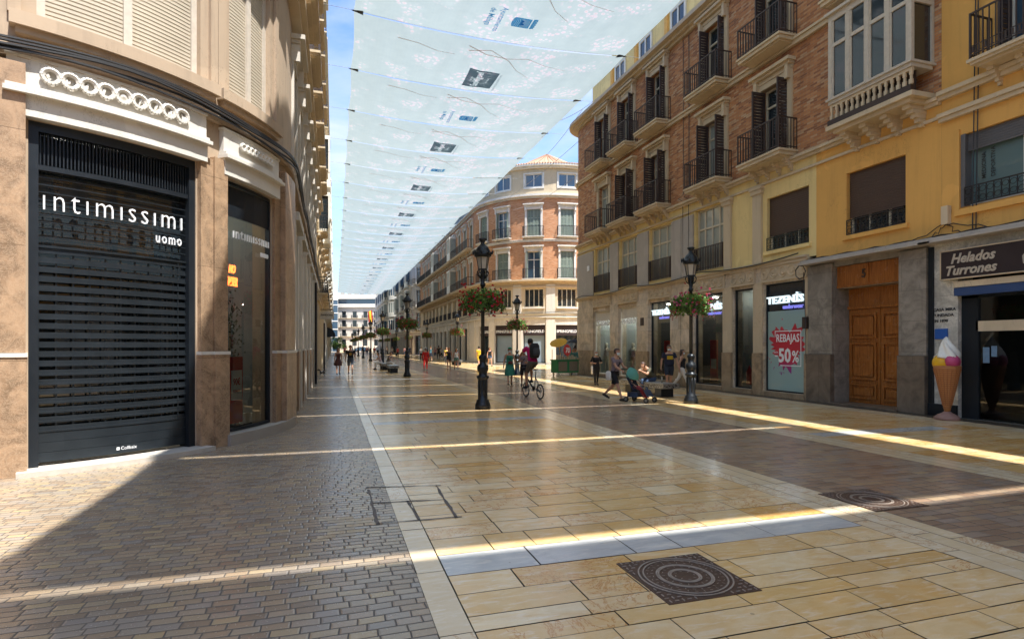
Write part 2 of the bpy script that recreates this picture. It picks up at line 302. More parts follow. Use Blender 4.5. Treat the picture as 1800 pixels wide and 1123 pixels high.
class MB:
    def __init__(s, path=None): s.v = []; s.f = []; s.m = []; s.t = []; s.ch = []; s.path = path; s.xf = None
    def add(s, vs, fs, m=0, tone=0.0):
        k = len(s.v)
        if s.xf is not None: vs = [tuple(s.xf @ Vector(v)) for v in vs]
        s.v += [tuple(v) for v in vs]; s.f += [tuple(i + k for i in f) for f in fs]; s.m += [m] * len(fs); s.t += [tone] * len(fs); s.ch.append((k, len(s.v), len(s.f) - len(fs), len(s.f)))
    def box(s, a0, a1, b0, b1, c0, c1, m=0):
        br = s.path.breaks(a0, a1) if s.path else [a0, a1]
        vs = []; n = len(br)
        for a in br: vs += [(a, b0, c0), (a, b1, c0), (a, b1, c1), (a, b0, c1)]
        fs = [(0, 1, 2, 3), (4 * n - 1, 4 * n - 2, 4 * n - 3, 4 * n - 4)]
        for i in range(n - 1):
            for j in range(4):
                k = (j + 1) % 4; fs.append((4 * i + j, 4 * i + 4 + j, 4 * i + 4 + k, 4 * i + k))
        s.add(vs, fs, m)
    def quad(s, a0, a1, c0, c1, b, m=0):
        """vertical quad facing outward at depth b"""
        br = s.path.breaks(a0, a1) if s.path else [a0, a1]; vs = []; fs = []
        for a in br: vs += [(a, b, c0), (a, b, c1)]
        for i in range(len(br) - 1): fs.append((2 * i, 2 * i + 2, 2 * i + 3, 2 * i + 1))
        s.add(vs, fs, m)
    def tube(s, pts, r, n=6, m=0, cap=True):
        pts = [Vector(p) for p in pts]; rs = r if isinstance(r, (list, tuple)) else [r] * len(pts); vs = []; fs = []
        for i, p in enumerate(pts):
            d = (pts[min(i + 1, len(pts) - 1)] - pts[max(i - 1, 0)]); d = d.normalized() if d.length > 1e-9 else Vector((0, 0, 1))
            u = d.cross(Vector((0, 0, 1))); u = u.normalized() if u.length > .05 else d.cross(Vector((1, 0, 0))).normalized(); w = d.cross(u)
            for j in range(n): a = 2 * pi * j / n; vs.append(p + (u * cos(a) + w * sin(a)) * rs[i])
        for i in range(len(pts) - 1):
            for j in range(n): k = (j + 1) % n; fs.append((i * n + j, i * n + k, (i + 1) * n + k, (i + 1) * n + j))
        if cap: fs.append(tuple(range(n - 1, -1, -1))); fs.append(tuple((len(pts) - 1) * n + j for j in range(n)))
        s.add(vs, fs, m)
    def lathe(s, prof, n=16, c=(0, 0, 0), m=0, sx=1, sy=1, cap=True):
        vs = []; fs = []
        for r, z in prof:
            for j in range(n): a = 2 * pi * j / n; vs.append((c[0] + r * cos(a) * sx, c[1] + r * sin(a) * sy, c[2] + z))
        for i in range(len(prof) - 1):
            for j in range(n): k = (j + 1) % n; fs.append((i * n + j, i * n + k, (i + 1) * n + k, (i + 1) * n + j))
        if cap: fs.append(tuple(range(n - 1, -1, -1))); fs.append(tuple((len(prof) - 1) * n + j for j in range(n)))
        s.add(vs, fs, m)
    def ball(s, c, r, n=12, m=0, sc=(1, 1, 1)):
        k = max(6, n // 2); s.lathe([(r * sin(pi * (i + .02) / (k + .04)), 0 - r * cos(pi * (i + .02) / (k + .04)) * sc[2]) for i in range(k + 1)], n, c, m, sc[0], sc[1])
    def build_each(s, name, mats, parent=None, **kw):
        """one object per connected cluster of added shapes"""
        n = len(s.ch); bb = []
        for v0, v1, f0, f1 in s.ch:
            V = s.v[v0:v1]; bb.append([min(p[i] for p in V) - .012 for i in range(3)] + [max(p[i] for p in V) + .012 for i in range(3)])
        par = list(range(n))
        def fd(i):
            while par[i] != i: par[i] = par[par[i]]; i = par[i]
            return i
        for i in range(n):
            for j in range(i): 
                if all(bb[i][k] <= bb[j][k + 3] and bb[j][k] <= bb[i][k + 3] for k in range(3)): par[fd(i)] = fd(j)
        gr = {}
        for i in range(n): gr.setdefault(fd(i), []).append(i)
        out = []
        for g in gr.values():
            m = MB(s.path)
            for i in g:
                v0, v1, f0, f1 = s.ch[i]; k = len(m.v) - v0; m.v += s.v[v0:v1]; m.f += [tuple(q + k for q in f) for f in s.f[f0:f1]]; m.m += s.m[f0:f1]; m.t += s.t[f0:f1]
            out.append(m.build(name, mats, parent, **kw))
        return out
    def build(s, name, mats, parent=None, smooth=False, tone=False, loc=(0, 0, 0), data_only=False):
        mats = mats if isinstance(mats, (list, tuple)) else [mats]
        v = s.v; uv = None
        if s.path:
            uv = v; nv = []; cache = {}
            for a, b, c in v:
                q = cache.get(a)
                if q is None: q = cache[a] = s.path.at(a)
                nv.append((q[0] + q[2] * b, q[1] + q[3] * b, c))
            v = nv
        if parent is not None and parent.get('_abs'):
            bx, by, bz = parent['_base']; v = [(x - bx, y - by, z - bz) for x, y, z in v]
        me = bpy.data.meshes.new(name); me.from_pydata(v, [], s.f); me.polygons.foreach_set('material_index', s.m)
        for m in mats: me.materials.append(m)
        if uv:
            L = me.uv_layers.new(name='UVMap'); idx = np.zeros(len(me.loops), dtype=np.int32); me.loops.foreach_get('vertex_index', idx)
            A = np.array(uv)[idx]; L.data.foreach_set('uv', np.stack([A[:, 0] + A[:, 1], A[:, 2]], 1).ravel())
        if tone:
            at = me.attributes.new('tone', 'FLOAT', 'FACE'); at.data.foreach_set('value', s.t)
        if smooth: me.polygons.foreach_set('use_smooth', [True] * len(me.polygons))
        me.update()
        if data_only: return me
        o = bpy.data.objects.new(name, me); COL.objects.link(o); o.location = loc
        if parent is not None:
            o.parent = parent
            if parent.get('_base') is not None: o['_base'] = parent['_base']
            if parent.get('_abs'): o['_abs'] = 1
        return o
def tag(o, label, cat, group=None):
    o['label'] = label; o['category'] = cat
    if group: o['group'] = group
    return o
def thing(name, label, cat, loc=(0, 0, 0), rz=0, group=None, absm=False):
    o = bpy.data.objects.new(name, None); COL.objects.link(o); o.location = loc; o.rotation_euler = (0, 0, rz); o.empty_display_size = .3
    if absm: o['_base'] = loc; o['_abs'] = 1
    return tag(o, label, cat, group)
def struct(o): o['kind'] = 'structure'; return o
def dup(root, loc, rz=None, label=None, group=None, scale=None):
    def cp(o, par):
        c = o.copy(); COL.objects.link(c)
        if par: c.parent = par
        for ch in list(o.children): cp(ch, c)
        return c
    r = cp(root, None); r.location = loc
    if rz is not None: r.rotation_euler = (0, 0, rz)
    if scale: r.scale = scale
    if label: r['label'] = label
    if group: r['group'] = group
    return r
def text2d(body, size, bold=0.0, shear=0.0, align='LEFT', space=1.0, res=2):
    c = bpy.data.curves.new('t', 'FONT'); c.body = body; c.size = size; c.offset = bold; c.shear = shear; c.align_x = align; c.space_character = space; c.resolution_u = res
    o = bpy.data.objects.new('t', c); COL.objects.link(o); bpy.context.view_layer.update()
    me = bpy.data.meshes.new_from_object(o.evaluated_get(bpy.context.evaluated_depsgraph_get()))
    v = [(p.co.x, p.co.y) for p in me.vertices]; f = [tuple(p.vertices) for p in me.polygons]
    bpy.data.objects.remove(o); bpy.data.curves.remove(c); bpy.data.meshes.remove(me); return v, f
def text_into(mb, body, w, h, s, d, z, th=.03, bold=0.0, shear=0.0, m=0, space=1.0, swap=None):
    """fit text into width w (0 = natural) and height h with lower-left at (s,z), front at depth d"""
    v, f = text2d(body, 1.0, bold, shear, 'LEFT', space)
    if not v: return
    x0 = min(p[0] for p in v); x1 = max(p[0] for p in v); y0 = min(p[1] for p in v); y1 = max(p[1] for p in v)
    ky = h / (y1 - y0); kx = w / (x1 - x0) if w else ky
    P = [((x - x0) * kx, (y - y0) * ky) for x, y in v]
    if swap: mb.add([swap(x, y) for x, y in P], f, m); return
    n = len(P); fr = [(s + x, d, z + y) for x, y in P]; bk = [(s + x, d - th, z + y) for x, y in P]
    from collections import Counter
    ec = Counter()
    for q in f:
        for i in range(len(q)): e = (q[i], q[(i + 1) % len(q)]); ec[e] += 1
    side = [(b, a, a + n, b + n) for (a, b) in ec if (b, a) not in ec]
    mb.add(fr + bk, list(f) + side, m)

# ------------------------------------------------------------------ ground and paving
def sheet(name, x0, x1, y0, y1, z, m):
    b = MB(); b.add([(x0, y0, z), (x1, y0, z), (x1, y1, z), (x0, y1, z)], [(0, 1, 2, 3)]); return struct(b.build(name, m))
joint_m = simple('paving_joint', (.09, .07, .045), .7, .3, 5)
slab_yel = slabmat('yellow_marble_slab', [(.68, .44, .18), (.86, .65, .37), (.78, .52, .21), (.92, .76, .49), (.72, .42, .13), (.86, .67, .41), (.82, .61, .34)], (.74, .40, .10))
slab_edge = slabmat('border_marble_slab', [(.80, .67, .47), (.72, .56, .34), (.86, .75, .55)], (.70, .50, .26))
slab_grey = slabmat('grey_white_marble_slab', [(.56, .56, .53), (.66, .66, .62), (.60, .60, .57)], (.38, .39, .40))
sett_m = setts('brown_setts', [(.26, .195, .135), (.40, .29, .185), (.50, .37, .225), (.36, .33, .29), (.58, .43, .22), (.31, .285, .255)], (.09, .075, .06))
sett_m2 = setts('dark_brown_setts', [(.28, .185, .125), (.42, .28, .185), (.50, .34, .21), (.36, .305, .265), (.56, .40, .22)], (.10, .075, .06), .26, .13, .2)
sheet('ground', -600, 600, -300, 900, -.012, joint_m)
g1 = MB()
for a in [(-40, .60, -60, 210)]: g1.add([(a[0], a[2], 0), (a[1], a[2], 0), (a[1], a[3], 0), (a[0], a[3], 0)], [(0, 1, 2, 3)])
struct(g1.build('pavement', sett_m))
sheet('pavement', 5.56, 8.42, -60, 210, 0, sett_m2)
def slabs():
    b = MB(); rnd = random.Random(3)
    def slab(x0, x1, y0, y1, m):
        g = .005; w = lambda: rnd.uniform(-.0025, .0025); t = rnd.random(); h = rnd.uniform(-.0008, .0008)
        b.add([(x0 + g + w(), y0 + g + w(), h), (x1 - g + w(), y0 + g + w(), h), (x1 - g + w(), y1 - g + w(), h), (x0 + g + w(), y1 - g + w(), h)], [(0, 1, 2, 3)], m, t)
    def field(x0, x1, y0, y1, greys, lmin=.38, lmax=1.0, hmin=.20, hmax=.46):
        y = y0
        while y < y1:
            gr = None
            for gy, gx0, gx1 in greys:
                if abs(y - gy) < .01: gr = (gx0, gx1)
            nx = [g[0] for g in greys if g[0] > y + .01]
            h = .44 if gr else rnd.choice([hmin, .26, .30, .34, .40, hmax])
            if nx and y + h > min(nx) - .16: h = min(nx) - y
            if h > .6: h /= 2
            far = y > 60; x = x0
            while x < x1 - .01:
                l = rnd.uniform(lmin, lmax) * (2 if far else 1)
                if x1 - x - l < .25: l = x1 - x
                m = 1 if gr and gr[0] - .1 <= x + l / 2 <= gr[1] else 0
                slab(x, x + l, y, y + h, m); x += l
            y += h
    def strip(x0, x1, y0, y1, l0=.7, l1=1.2, m=2):
        y = y0
        while y < y1: l = rnd.uniform(l0, l1); slab(x0, x1, y, y + l, m); y += l
    gs = [(4.28 + 8.65 * k, .8, 4.95) for k in range(-1, 20)]
    strip(.60, .82, -8, 200); field(.82, 4.92, -8, 200, gs)
    strip(4.92, 5.13, -8, 200); strip(5.13, 5.35, -8, 200); strip(5.35, 5.56, -8, 200)
    strip(8.42, 8.62, -8, 200); strip(8.62, 8.82, -8, 200); strip(8.82, 9.02, -8, 200)
    field(9.02, 13.3, -8, 200, [(8.7 + 8.65 * k, 9.0, 12.4) for k in range(-1, 20)])
    strip(13.3, 13.95, -8, 200, .5, .9)
    field(13.95, 60, 33.9, 49.8, [], .8, 1.6); field(13.95, 60, 98, 106, [], .8, 1.6)
    b2 = b.build('pavement', [slab_yel, slab_grey, slab_edge], tone=True); struct(b2)
slabs()
sheet('pavement', 13.95, 17, -10, 33.9, -.004, grey_stone_dark)
# tar repair lines and patched setts
def patches():
    b = MB(); z = .0055; rnd = random.Random(5)
    def seam(p, q, w):
        n = max(2, int(math.dist(p, q) / .12)); d = ((q[0] - p[0]) / math.dist(p, q), (q[1] - p[1]) / math.dist(p, q)); L = []; R = []
        for i in range(n + 1):
            k = i / n; x = p[0] + (q[0] - p[0]) * k; y = p[1] + (q[1] - p[1]) * k; j = rnd.uniform(-.006, .006); ww = w * rnd.uniform(.4, 1.3) / 2
            L.append((x - d[1] * (ww + j), y + d[0] * (ww + j), z)); R.append((x + d[1] * (ww - j), y - d[0] * (ww - j), z))
        b.add(L + R, [(i, i + 1, n + 2 + i, n + 1 + i) for i in range(n)])
    G = lambda x, y: ground(x, y)
    for a, c in [((643, 857), (775, 853)), ((648, 860), (664, 922)), ((664, 920), (812, 908)), ((766, 853), (803, 910)), ((655, 884), (780, 878)), ((716, 880), (737, 914))]:
        seam(G(*a), G(*c), .03)
    struct(b.build('pavement', simple('tar', (.12, .10, .085), .7, .3, 9)))
    p = MB()
    for r in range(7):
        for c in range(3):
            if rnd.random() < .15: continue
            x = .36 - c * .175 + (r % 2) * .085; y = 5.45 + r * .09
            p.add([(x - .16, y, .003), (x, y, .003), (x, y + .078, .003), (x - .16, y + .078, .003)], [(0, 1, 2, 3)], 0, rnd.random())
    struct(p.build('pavement', slabmat('new_sett', [(.34, .27, .19), (.46, .36, .22), (.52, .38, .2)], (.4, .3, .2), .4), tone=True))
patches()

# ------------------------------------------------------------------ facade parts
def wall(path, parent, s0, s1, z0, z1, ops, mats, depth=.30, name='wall', bands=None, ends=True):
    """front skin with real openings (s0,s1,z0,z1) and reveals; bands = [(z, matindex)...]"""
    b = MB(path); zs = {z0, z1}; ss = {s0, s1}
    for o in ops: zs |= {o[2], o[3]}; ss |= {o[0], o[1]}
    bands = bands or [(z0, 0)]
    for z, _ in bands: zs.add(z)
    zs = sorted(z for z in zs if z0 - 1e-6 <= z <= z1 + 1e-6); ss = sorted(x for x in ss if s0 - 1e-6 <= x <= s1 + 1e-6)
    for i in range(len(zs) - 1):
        zc = (zs[i] + zs[i + 1]) / 2; m = [mm for z, mm in bands if z <= zc + 1e-6][-1]
        run = None
        for j in range(len(ss) - 1):
            sc = (ss[j] + ss[j + 1]) / 2; hole = any(o[0] < sc < o[1] and o[2] < zc < o[3] for o in ops)
            if hole:
                if run is not None: b.quad(run, ss[j], zs[i], zs[i + 1], 0, m); run = None
            elif run is None: run = ss[j]
        if run is not None: b.quad(run, ss[-1], zs[i], zs[i + 1], 0, m)
    for o in ops:
        m = [mm for z, mm in bands if z <= (o[2] + o[3]) / 2 + 1e-6][-1]
        for s in (o[0], o[1]): b.add([(s, 0, o[2]), (s, -depth, o[2]), (s, -depth, o[3]), (s, 0, o[3])], [(0, 1, 2, 3)], m)
        for z in (o[2], o[3]):
            br = path.breaks(o[0], o[1]); vs = [(x, y, z) for x in br for y in (0, -depth)]
            b.add(vs, [(2 * i, 2 * i + 1, 2 * i + 3, 2 * i + 2) for i in range(len(br) - 1)], m)
    if ends:
        for s in (s0, s1): b.add([(s, 0, z0), (s, -1.2, z0), (s, -1.2, z1), (s, 0, z1)], [(0, 1, 2, 3)], bands[0][1])
    return b.build(name, mats, parent)
def core(path, parent, s0, s1, z0, z1, back, m, d=-.5, name='body'):
    """solid mass behind the skin; back = list of world xy closing the footprint"""
    pts = []
    for s in path.breaks(s0, s1, .6):
        x, y, nx, ny = path.at(s); pts.append((x + nx * d, y + ny * d))
    pts += back; n = len(pts); b = MB()
    b.add([(x, y, z0) for x, y in pts] + [(x, y, z1) for x, y in pts], [(i, (i + 1) % n, n + (i + 1) % n, n + i) for i in range(n)] + [tuple(range(n, 2 * n)), tuple(range(n - 1, -1, -1))])
    return b.build(name, m, parent)
def moulding(path, parent, s0, s1, prof, m, name='string_course'):
    """prof: list of (d0,d1,z0,z1) boxes"""
    b = MB(path)
    for p in prof: b.box(s0, s1, *p)
    return b.build(name, m, parent)
def window(path, parent, s0, s1, z0, z1, fm, gm, d=-.2, cols=2, transom=.75, fw=.07, rows=0, name='window'):
    b = MB(path); b.box(s0, s0 + fw, d - .03, d + .05, z0, z1); b.box(s1 - fw, s1, d - .03, d + .05, z0, z1)
    b.box(s0 + fw, s1 - fw, d - .03, d + .05, z1 - fw, z1); b.box(s0 + fw, s1 - fw, d - .03, d + .05, z0, z0 + fw)
    w = (s1 - s0)
    for i in range(1, cols): c = s0 + w * i / cols; b.box(c - fw * .45, c + fw * .45, d - .028, d + .045, z0 + fw, z1 - fw)
    if transom: zt = z0 + (z1 - z0) * transom; b.box(s0 + fw, s1 - fw, d - .026, d + .048, zt - fw * .5, zt + fw * .5)
    for i in range(1, rows): zt = z0 + (z1 - z0) * i / rows; b.box(s0 + fw, s1 - fw, d - .024, d + .03, zt - fw * .25, zt + fw * .25)
    o = b.build(name, fm, parent)
    g = MB(path); g.quad(s0 + .01, s1 - .01, z0 + .01, z1 - .01, d); g.build('pane', gm, o); return o
def surround(path, o, s0, s1, z0, z1, m, w=.17, cap=True, d=.06, sill=False):
    b = MB(path); b.box(s0 - w, s0 - .002, 0, d, z0, z1 + w); b.box(s1 + .002, s1 + w, 0, d, z0, z1 + w); b.box(s0 - .002, s1 + .002, 0, d, z1 + .002, z1 + w)
    if cap:
        b.box(s0 - w - .02, s1 + w + .02, 0, d + .03, z1 + w + .002, z1 + w + .22); b.box(s0 - w - .12, s1 + w + .12, 0, d + .26, z1 + w + .222, z1 + w + .33)
        b.box(s0 - w - .06, s1 + w + .06, 0, d + .15, z1 + w + .14, z1 + w + .221)
        for s in (s0 - w - .01, s1 + .03): b.box(s, s + .14, 0, d + .14, z1 - .12, z1 + w + .139)
    if sill: b.box(s0 - w, s1 + w, 0, d + .08, z0 - .14, z0)
    return b.build('surround', m, o)
def railing(b, s0, s1, d0, d1, z0, h=.95, step=.13, r=.011, ornate=False):
    """bars along front (d1) and both sides"""
    b.box(s0, s1, d1 - .02, d1 + .015, z0 + h - .04, z0 + h); b.box(s0, s1, d1 - .012, d1 + .012, z0 + .08, z0 + .105)
    for s in (s0 + .015, s1 - .015):
        b.box(s - .015, s + .015, d0, d1, z0 + h - .04, z0 + h); b.box(s - .012, s + .012, d0, d1, z0 + .08, z0 + .105)
    n = max(2, round((s1 - s0) / step))
    for i in range(n + 1): c = s0 + .015 + (s1 - s0 - .03) * i / n; rr = r * (1.8 if i in (0, n) else 1); b.box(c - rr, c + rr, d1 - rr, d1 + rr, z0, z0 + h)
    if ornate: b.box(s0, s1, d1 - .008, d1 + .008, z0 + .28, z0 + .30)
    m = max(1, round((d1 - d0) / step))
    for s in (s0 + .015, s1 - .015):
        for i in range(m): c = d0 + (d1 - d0) * i / m; b.box(s - r, s + r, c - r, c + r, z0, z0 + h)
    if ornate:
        for i in range(n): c = s0 + (s1 - s0) * (i + .5) / n; b.box(c - .045, c + .045, d1 - .006, d1 + .006, z0 + .13, z0 + .15); b.box(c - .02, c + .02, d1 - .006, d1 + .006, z0 + .15, z0 + .27)
def balcony(path, parent, s0, s1, z, dep, sm, rm, br=0, h=1.0, ornate=False, th=.13, step=.13):
    b = MB(path); b.box(s0, s1, 0, dep, z - .07, z); b.box(s0 + .05, s1 - .05, 0, dep - .05, z - th, z - .0705); b.box(s0 + .14, s1 - .14, 0, dep - .16, z - th - .05, z - th - .0005)
    for i in range(br):
        c = s0 + .25 + (s1 - s0 - .5) * i / max(1, br - 1)
        for k in range(5): b.box(c - .07 + .009 * k, c + .07 - .009 * k, 0, dep * (.5 - .1 * k), z - th - .05 - .08 * (k + 1), z - th - .0505 - .08 * k)
    o = b.build('balcony', sm, parent); r = MB(path); railing(r, s0 + .04, s1 - .04, 0.01, dep - .05, z + .001, h, step, ornate=ornate); r.build('railing', rm, o); return o
def shutters(path, o, s0, s1, z0, z1, m, mode='open', gap=.52):
    """open = leaves standing out from the jambs, closed = flat leaves in the opening"""
    for side in (0, 1):
        b = MB(path)
        if mode == 'open':
            s = s0 + .03 if side == 0 else s1 - .03; a0, a1 = s - .025, s + .025; dd = -.1; L = gap
            b.box(a0, a1, dd, dd + .07, z0, z1); b.box(a0, a1, dd + L - .07, dd + L, z0, z1)
            for z in (z0, z0 + (z1 - z0) * .42, z1 - .1): b.box(a0, a1, dd + .07, dd + L - .07, z, z + .1)
            n = int((z1 - z0) / .11)
            for i in range(n): b.box(s - .012, s + .012, dd + .07, dd + L - .07, z0 + .1 + i * .11, z0 + .185 + i * .11)
        else:
            w = (s1 - s0) / 2; a0 = s0 + side * w + .01; a1 = a0 + w - .02; d = -.1
            b.box(a0, a0 + .07, d, d + .04, z0, z1); b.box(a1 - .07, a1, d, d + .04, z0, z1); mid = (a0 + a1) / 2; b.box(mid - .03, mid + .03, d, d + .038, z0, z1)
            for z in (z0, z0 + (z1 - z0) * .45, z1 - .1): b.box(a0 + .07, a1 - .07, d, d + .037, z, z + .1)
            n = int((z1 - z0) / .1)
            for i in range(n): b.box(a0 + .07, a1 - .07, d + .005, d + .025, z0 + .1 + i * .1, z0 + .17 + i * .1)
        b.build('shutter', m, o)
def roller(path, o, s0, s1, z0, z1, m, d=-.12, step=.075, name='roller_blind'):
    b = MB(path); z = z0
    while z < z1 - .01: b.box(s0, s1, d - .02, d, z, min(z1, z + step * .72)); b.box(s0, s1, d - .028, d - .012, min(z1, z + step * .72), min(z1, z + step)); z += step
    return b.build(name, m, o)
def scroll_grille(path, o, s0, s1, z0, z1, d, m):
    b = MB(path); b.box(s0, s1, d, d + .03, z1 - .03, z1); b.box(s0, s1, d, d + .03, z0, z0 + .03)
    n = max(2, round((s1 - s0) / .16)); w = (s1 - s0) / n; h = z1 - z0 - .06
    for i in range(n):
        a = s0 + i * w; b.box(a - .008, a + .008, d, d + .02, z0 + .03, z1 - .03)
        for k in (0, 1):
            zz = z0 + .03 + h * (k * .5 + .25); R = min(w * .42, h * .24)
            ps = [(a + w / 2 + R * cos(t * pi / 4), d + .01, zz + R * sin(t * pi / 4)) for t in range(9)]
            for p, q in zip(ps, ps[1:]): b.tube([p, q], .008, 3, cap=False)
    b.build('grille', m, o)
def frieze(path, parent, s0, s1, z0, z1, m, name='frieze', rings=True, d=.05):
    b = MB(path); b.box(s0, s1, 0, d, z0, z1)
    b.box(s0, s1, 0, d + .05, z0 - .05, z0 - .0005); b.box(s0, s1, 0, d + .05, z1 + .0005, z1 + .05)
    if rings:
        h = z1 - z0; n = max(2, round((s1 - s0) / (h * .95))); w = (s1 - s0) / n; rnd = random.Random(int(s0 * 10))
        for i in range(n):
            c = s0 + w * (i + .5); R = h * .36; zc = (z0 + z1) / 2; k = 12; ps = [(c + R * cos(2 * pi * t / k), d + .012, zc + R * sin(2 * pi * t / k)) for t in range(k + 1)]
            for p, q in zip(ps, ps[1:]): b.tube([p, q], h * .055, 4, cap=False)
            ps = [(c + R * .62 * cos(t * .8 + i) * (t / 5), d + .012, zc + R * .62 * sin(t * .8 + i) * (t / 5)) for t in range(6)]
            b.tube(ps, [h * .03 + h * .012 * t for t in range(6)], 4)
    return b.build(name, m, parent)
def room(path, parent, s0, s1, depth, z0, z1, m, d=-.35, fill_panels=True):
    b = MB(path); a = d
    b.quad(s0, s1, z0, z1, a - depth)
    for s in (s0, s1): b.add([(s, a, z0), (s, a - depth, z0), (s, a - depth, z1), (s, a, z1)], [(0, 1, 2, 3)])
    for z in (z0, z1): b.add([(s0, a, z), (s1, a, z), (s1, a - depth, z), (s0, a - depth, z)], [(0, 1, 2, 3)])
    o = b.build('shop_interior', m, parent)
    if fill_panels:  # glowing panels added under the ceiling to lift the dark room
        k = MB(path)
        L_ = {True: .07, 'bright': .13}[fill_panels]
        for i in range(max(1, int((s1 - s0) / .9))):
            for j in (0.5, 1.2): c = s0 + .45 + i * .9; k = MB(path); k.box(c - L_, c + L_, a - j - L_, a - j + L_, z1 - .06, z1 - .02); k.build('added_fill_panel', spot, o)
    return o

# ------------------------------------------------------------------ left corner building
def left_corner():
    P = Line([('L', (-16, 9.0), (-6, 9.0)), ('A', (-6, 14), 5.0, -90, 0), ('L', (-1, 14), (-1, 36))])
    A = lambda deg: 10 + radians(deg + 90) * 5.0
    Y = lambda y: 10 + pi / 2 * 5 + (y - 14)
    r = thing('corner_building', 'rounded cream corner building with marble pillars, tan roller blinds and a closed dark shop shutter', 'building', (-6, 14, 0), absm=True)
    a0, a1 = A(-66.5), A(-41); b0, b1 = A(-34.5), A(-17); smax = Y(36)
    sp = [(Y(14.7) + i * 2.75, Y(14.7) + i * 2.75 + 1.75) for i in range(8)]
    sp = [q for q in sp if q[1] < smax - .4]
    ops = [(a0, a1, .0, 4.85), (b0, b1, .0, 4.75)] + [(q[0], q[1], 0, 4.7) for q in sp]
    # ground floor: cream skin, marble pillars laid on it as parts
    wall(P, r, 2, smax, 0, 5.62, ops, [cream_wall, white_trim], .4, 'ground_floor_wall')
    def pillar(s0, s1, top=4.9, upper=brown_marble, d=.09):
        b = MB(P); b.box(s0, s1, 0.001, d, 1.66, top); b.box(s0 - .012, s1 + .012, 0.001, d + .03, 0, 1.6, 1); b.box(s0 - .02, s1 + .02, 0.001, d + .045, 1.6002, 1.655, 2)
        b.build('pillar', [upper, dark_marble, white_trim], r)
    dark_marble = brown_marble
    pillar(A(-83), A(-66.8), 5.55, d=.16); pillar(A(-40.7), A(-38), 4.95); pillar(A(-37.9), A(-34.8), 5.0, d=.12); pillar(A(-16.7), A(-13.5), 4.9, d=.05); pillar(A(-13.4), A(-3), 5.4, d=.16)
    e = A(-3) + .05
    for q0, q1 in sp:
        pillar(e + .05, q0 - .28, 4.6, white_plaster, .05); b = MB(P); b.box(q0 - .26, q0 - .02, 0.001, .12, 0, 4.75); b.box(q0 - .2, q1 + .2, .001, .2, 4.76, 4.95); b.build_each('pilaster', white_plaster, r); e = q1
        w = window(P, r, q0, q1, .35, 4.7, black_metal, dark_glass, -.3, 1, .8, name='shop_window')
    # frieze bands above the two shop fronts
    for (s0, s1, z) in ((a0 - .22, a1 + .12, 4.86), (b0 - .1, b1 + .1, 4.76)):
        b = MB(P); b.box(s0, s1, 0.001, .13, z, z + .28); b.box(s0 - .03, s1 + .03, .001, .22, z + .2802, z + .34); b.box(s0 - .01, s1 + .01, .001, .17, z + .3402, z + .40); b.box(s0, s1, .001, .10, z + .4002, z + .78); b.box(s0 - .02, s1 + .02, .001, .115, z + .7802, z + .82)
        n = 9; w = (s1 - s0 - .7) / n
        for i in range(n):
            c = s0 + .35 + w * (i + .5); R = w * .44; zc = z + .6

            ps = [(c + R * cos(2 * pi * t / 16), .145, zc + R * sin(2 * pi * t / 16)) for t in range(17)]
            for p, q in zip(ps, ps[1:]): b.tube([p, q], .034, 5, cap=False)
            if i == 4:
                k = 16; b.add([(c, .16, zc)] + [(c + R * cos(2 * pi * t / k), .125, zc + R * sin(2 * pi * t / k)) for t in range(k)], [(0, t + 1, (t + 1) % k + 1) for t in range(k)])
            else:
                sg = -1 if i < 4 else 1; ps = [(c + sg * R * .8 * (1 - t / 5.0), .125, zc + R * .55 * sin(t * 1.15 + i)) for t in range(6)]; b.tube(ps, [.01, .022, .03, .03, .02, .01], 5)
        b.build('frieze', white_trim, r)
    # big shop front with rolling shutter
    f = MB(P); fr = .11
    f.box(a0, a0 + fr, -.25, -.02, .06, 4.85); f.box(a1 - fr, a1, -.25, -.02, .06, 4.85); f.box(a0 + fr, a1 - fr, -.25, -.022, 4.72, 4.85)
    f.box(a0 + fr, a1 - fr, -.16, -.05, 4.20, 4.27)
    n = 46
    for i in range(n): c = a0 + fr + (a1 - a0 - 2 * fr) * (i + .5) / n; f.box(c - .008, c + .008, -.14, -.07, 4.28, 4.715)
    f.box(a0 + fr, a1 - fr, -.24, -.2, 4.28, 4.715)
    front = f.build('shop_front', black_metal, r)
    s = MB(P); z = .12; sa, sb = a0 + fr + .002, a1 - fr - .002
    for k in range(3): s.box(sa, sb, -.13, -.105, z, z + .135); s.box(sa, sb, -.125, -.112, z + .135, z + .14); z += .14
    rows = []
    while z < 3.12:
        s.box(sa, sb, -.13, -.095, z, z + .03); s.box(sa, sb, -.128, -.115, z + .03, z + .082); rows.append(z); z += .132
    nc = 10
    for i in range(nc + 1):
        c = sa + (sb - sa) * i / nc; s.box(max(sa, c - .011), min(sb, c + .011), -.135, -.118, .54, 3.12)
    s.box(sb - .14, sb - .12, -.125, -.106, .54, 3.12)
    z = 3.13
    s.box(sa, sb, -.12, -.095, z, z + .03); z += .14
    thin = []
    while z < 4.18: s.box(sa, sb, -.115, -.103, z, z + .014); z += .105
    sh = s.build('rolling_shutter', simple('shutter_slat_metal', (.035, .045, .055), .35, .3, 3, .1, .6), r)
    g = MB(P); g.quad(a0 + .02, a1 - .02, .1, 4.3, -.24); g.build('shop_glass', dark_glass, front)
    gh = MB(P); gh.box(sa, sb, -.205, -.18, .12, 3.0)
    t = MB(P)
    text_into(t, 'ıntımıssımı', sb - sa - .12, .235, sa + .05, -.085, 3.66, .03, -.012, m=0, space=1.25); text_into(t, 'uomo', .42, .115, sb - .5, -.085, 3.40, .03, .0, m=0, space=1.25)
    t.build('sign_lettering', letter_white, r)
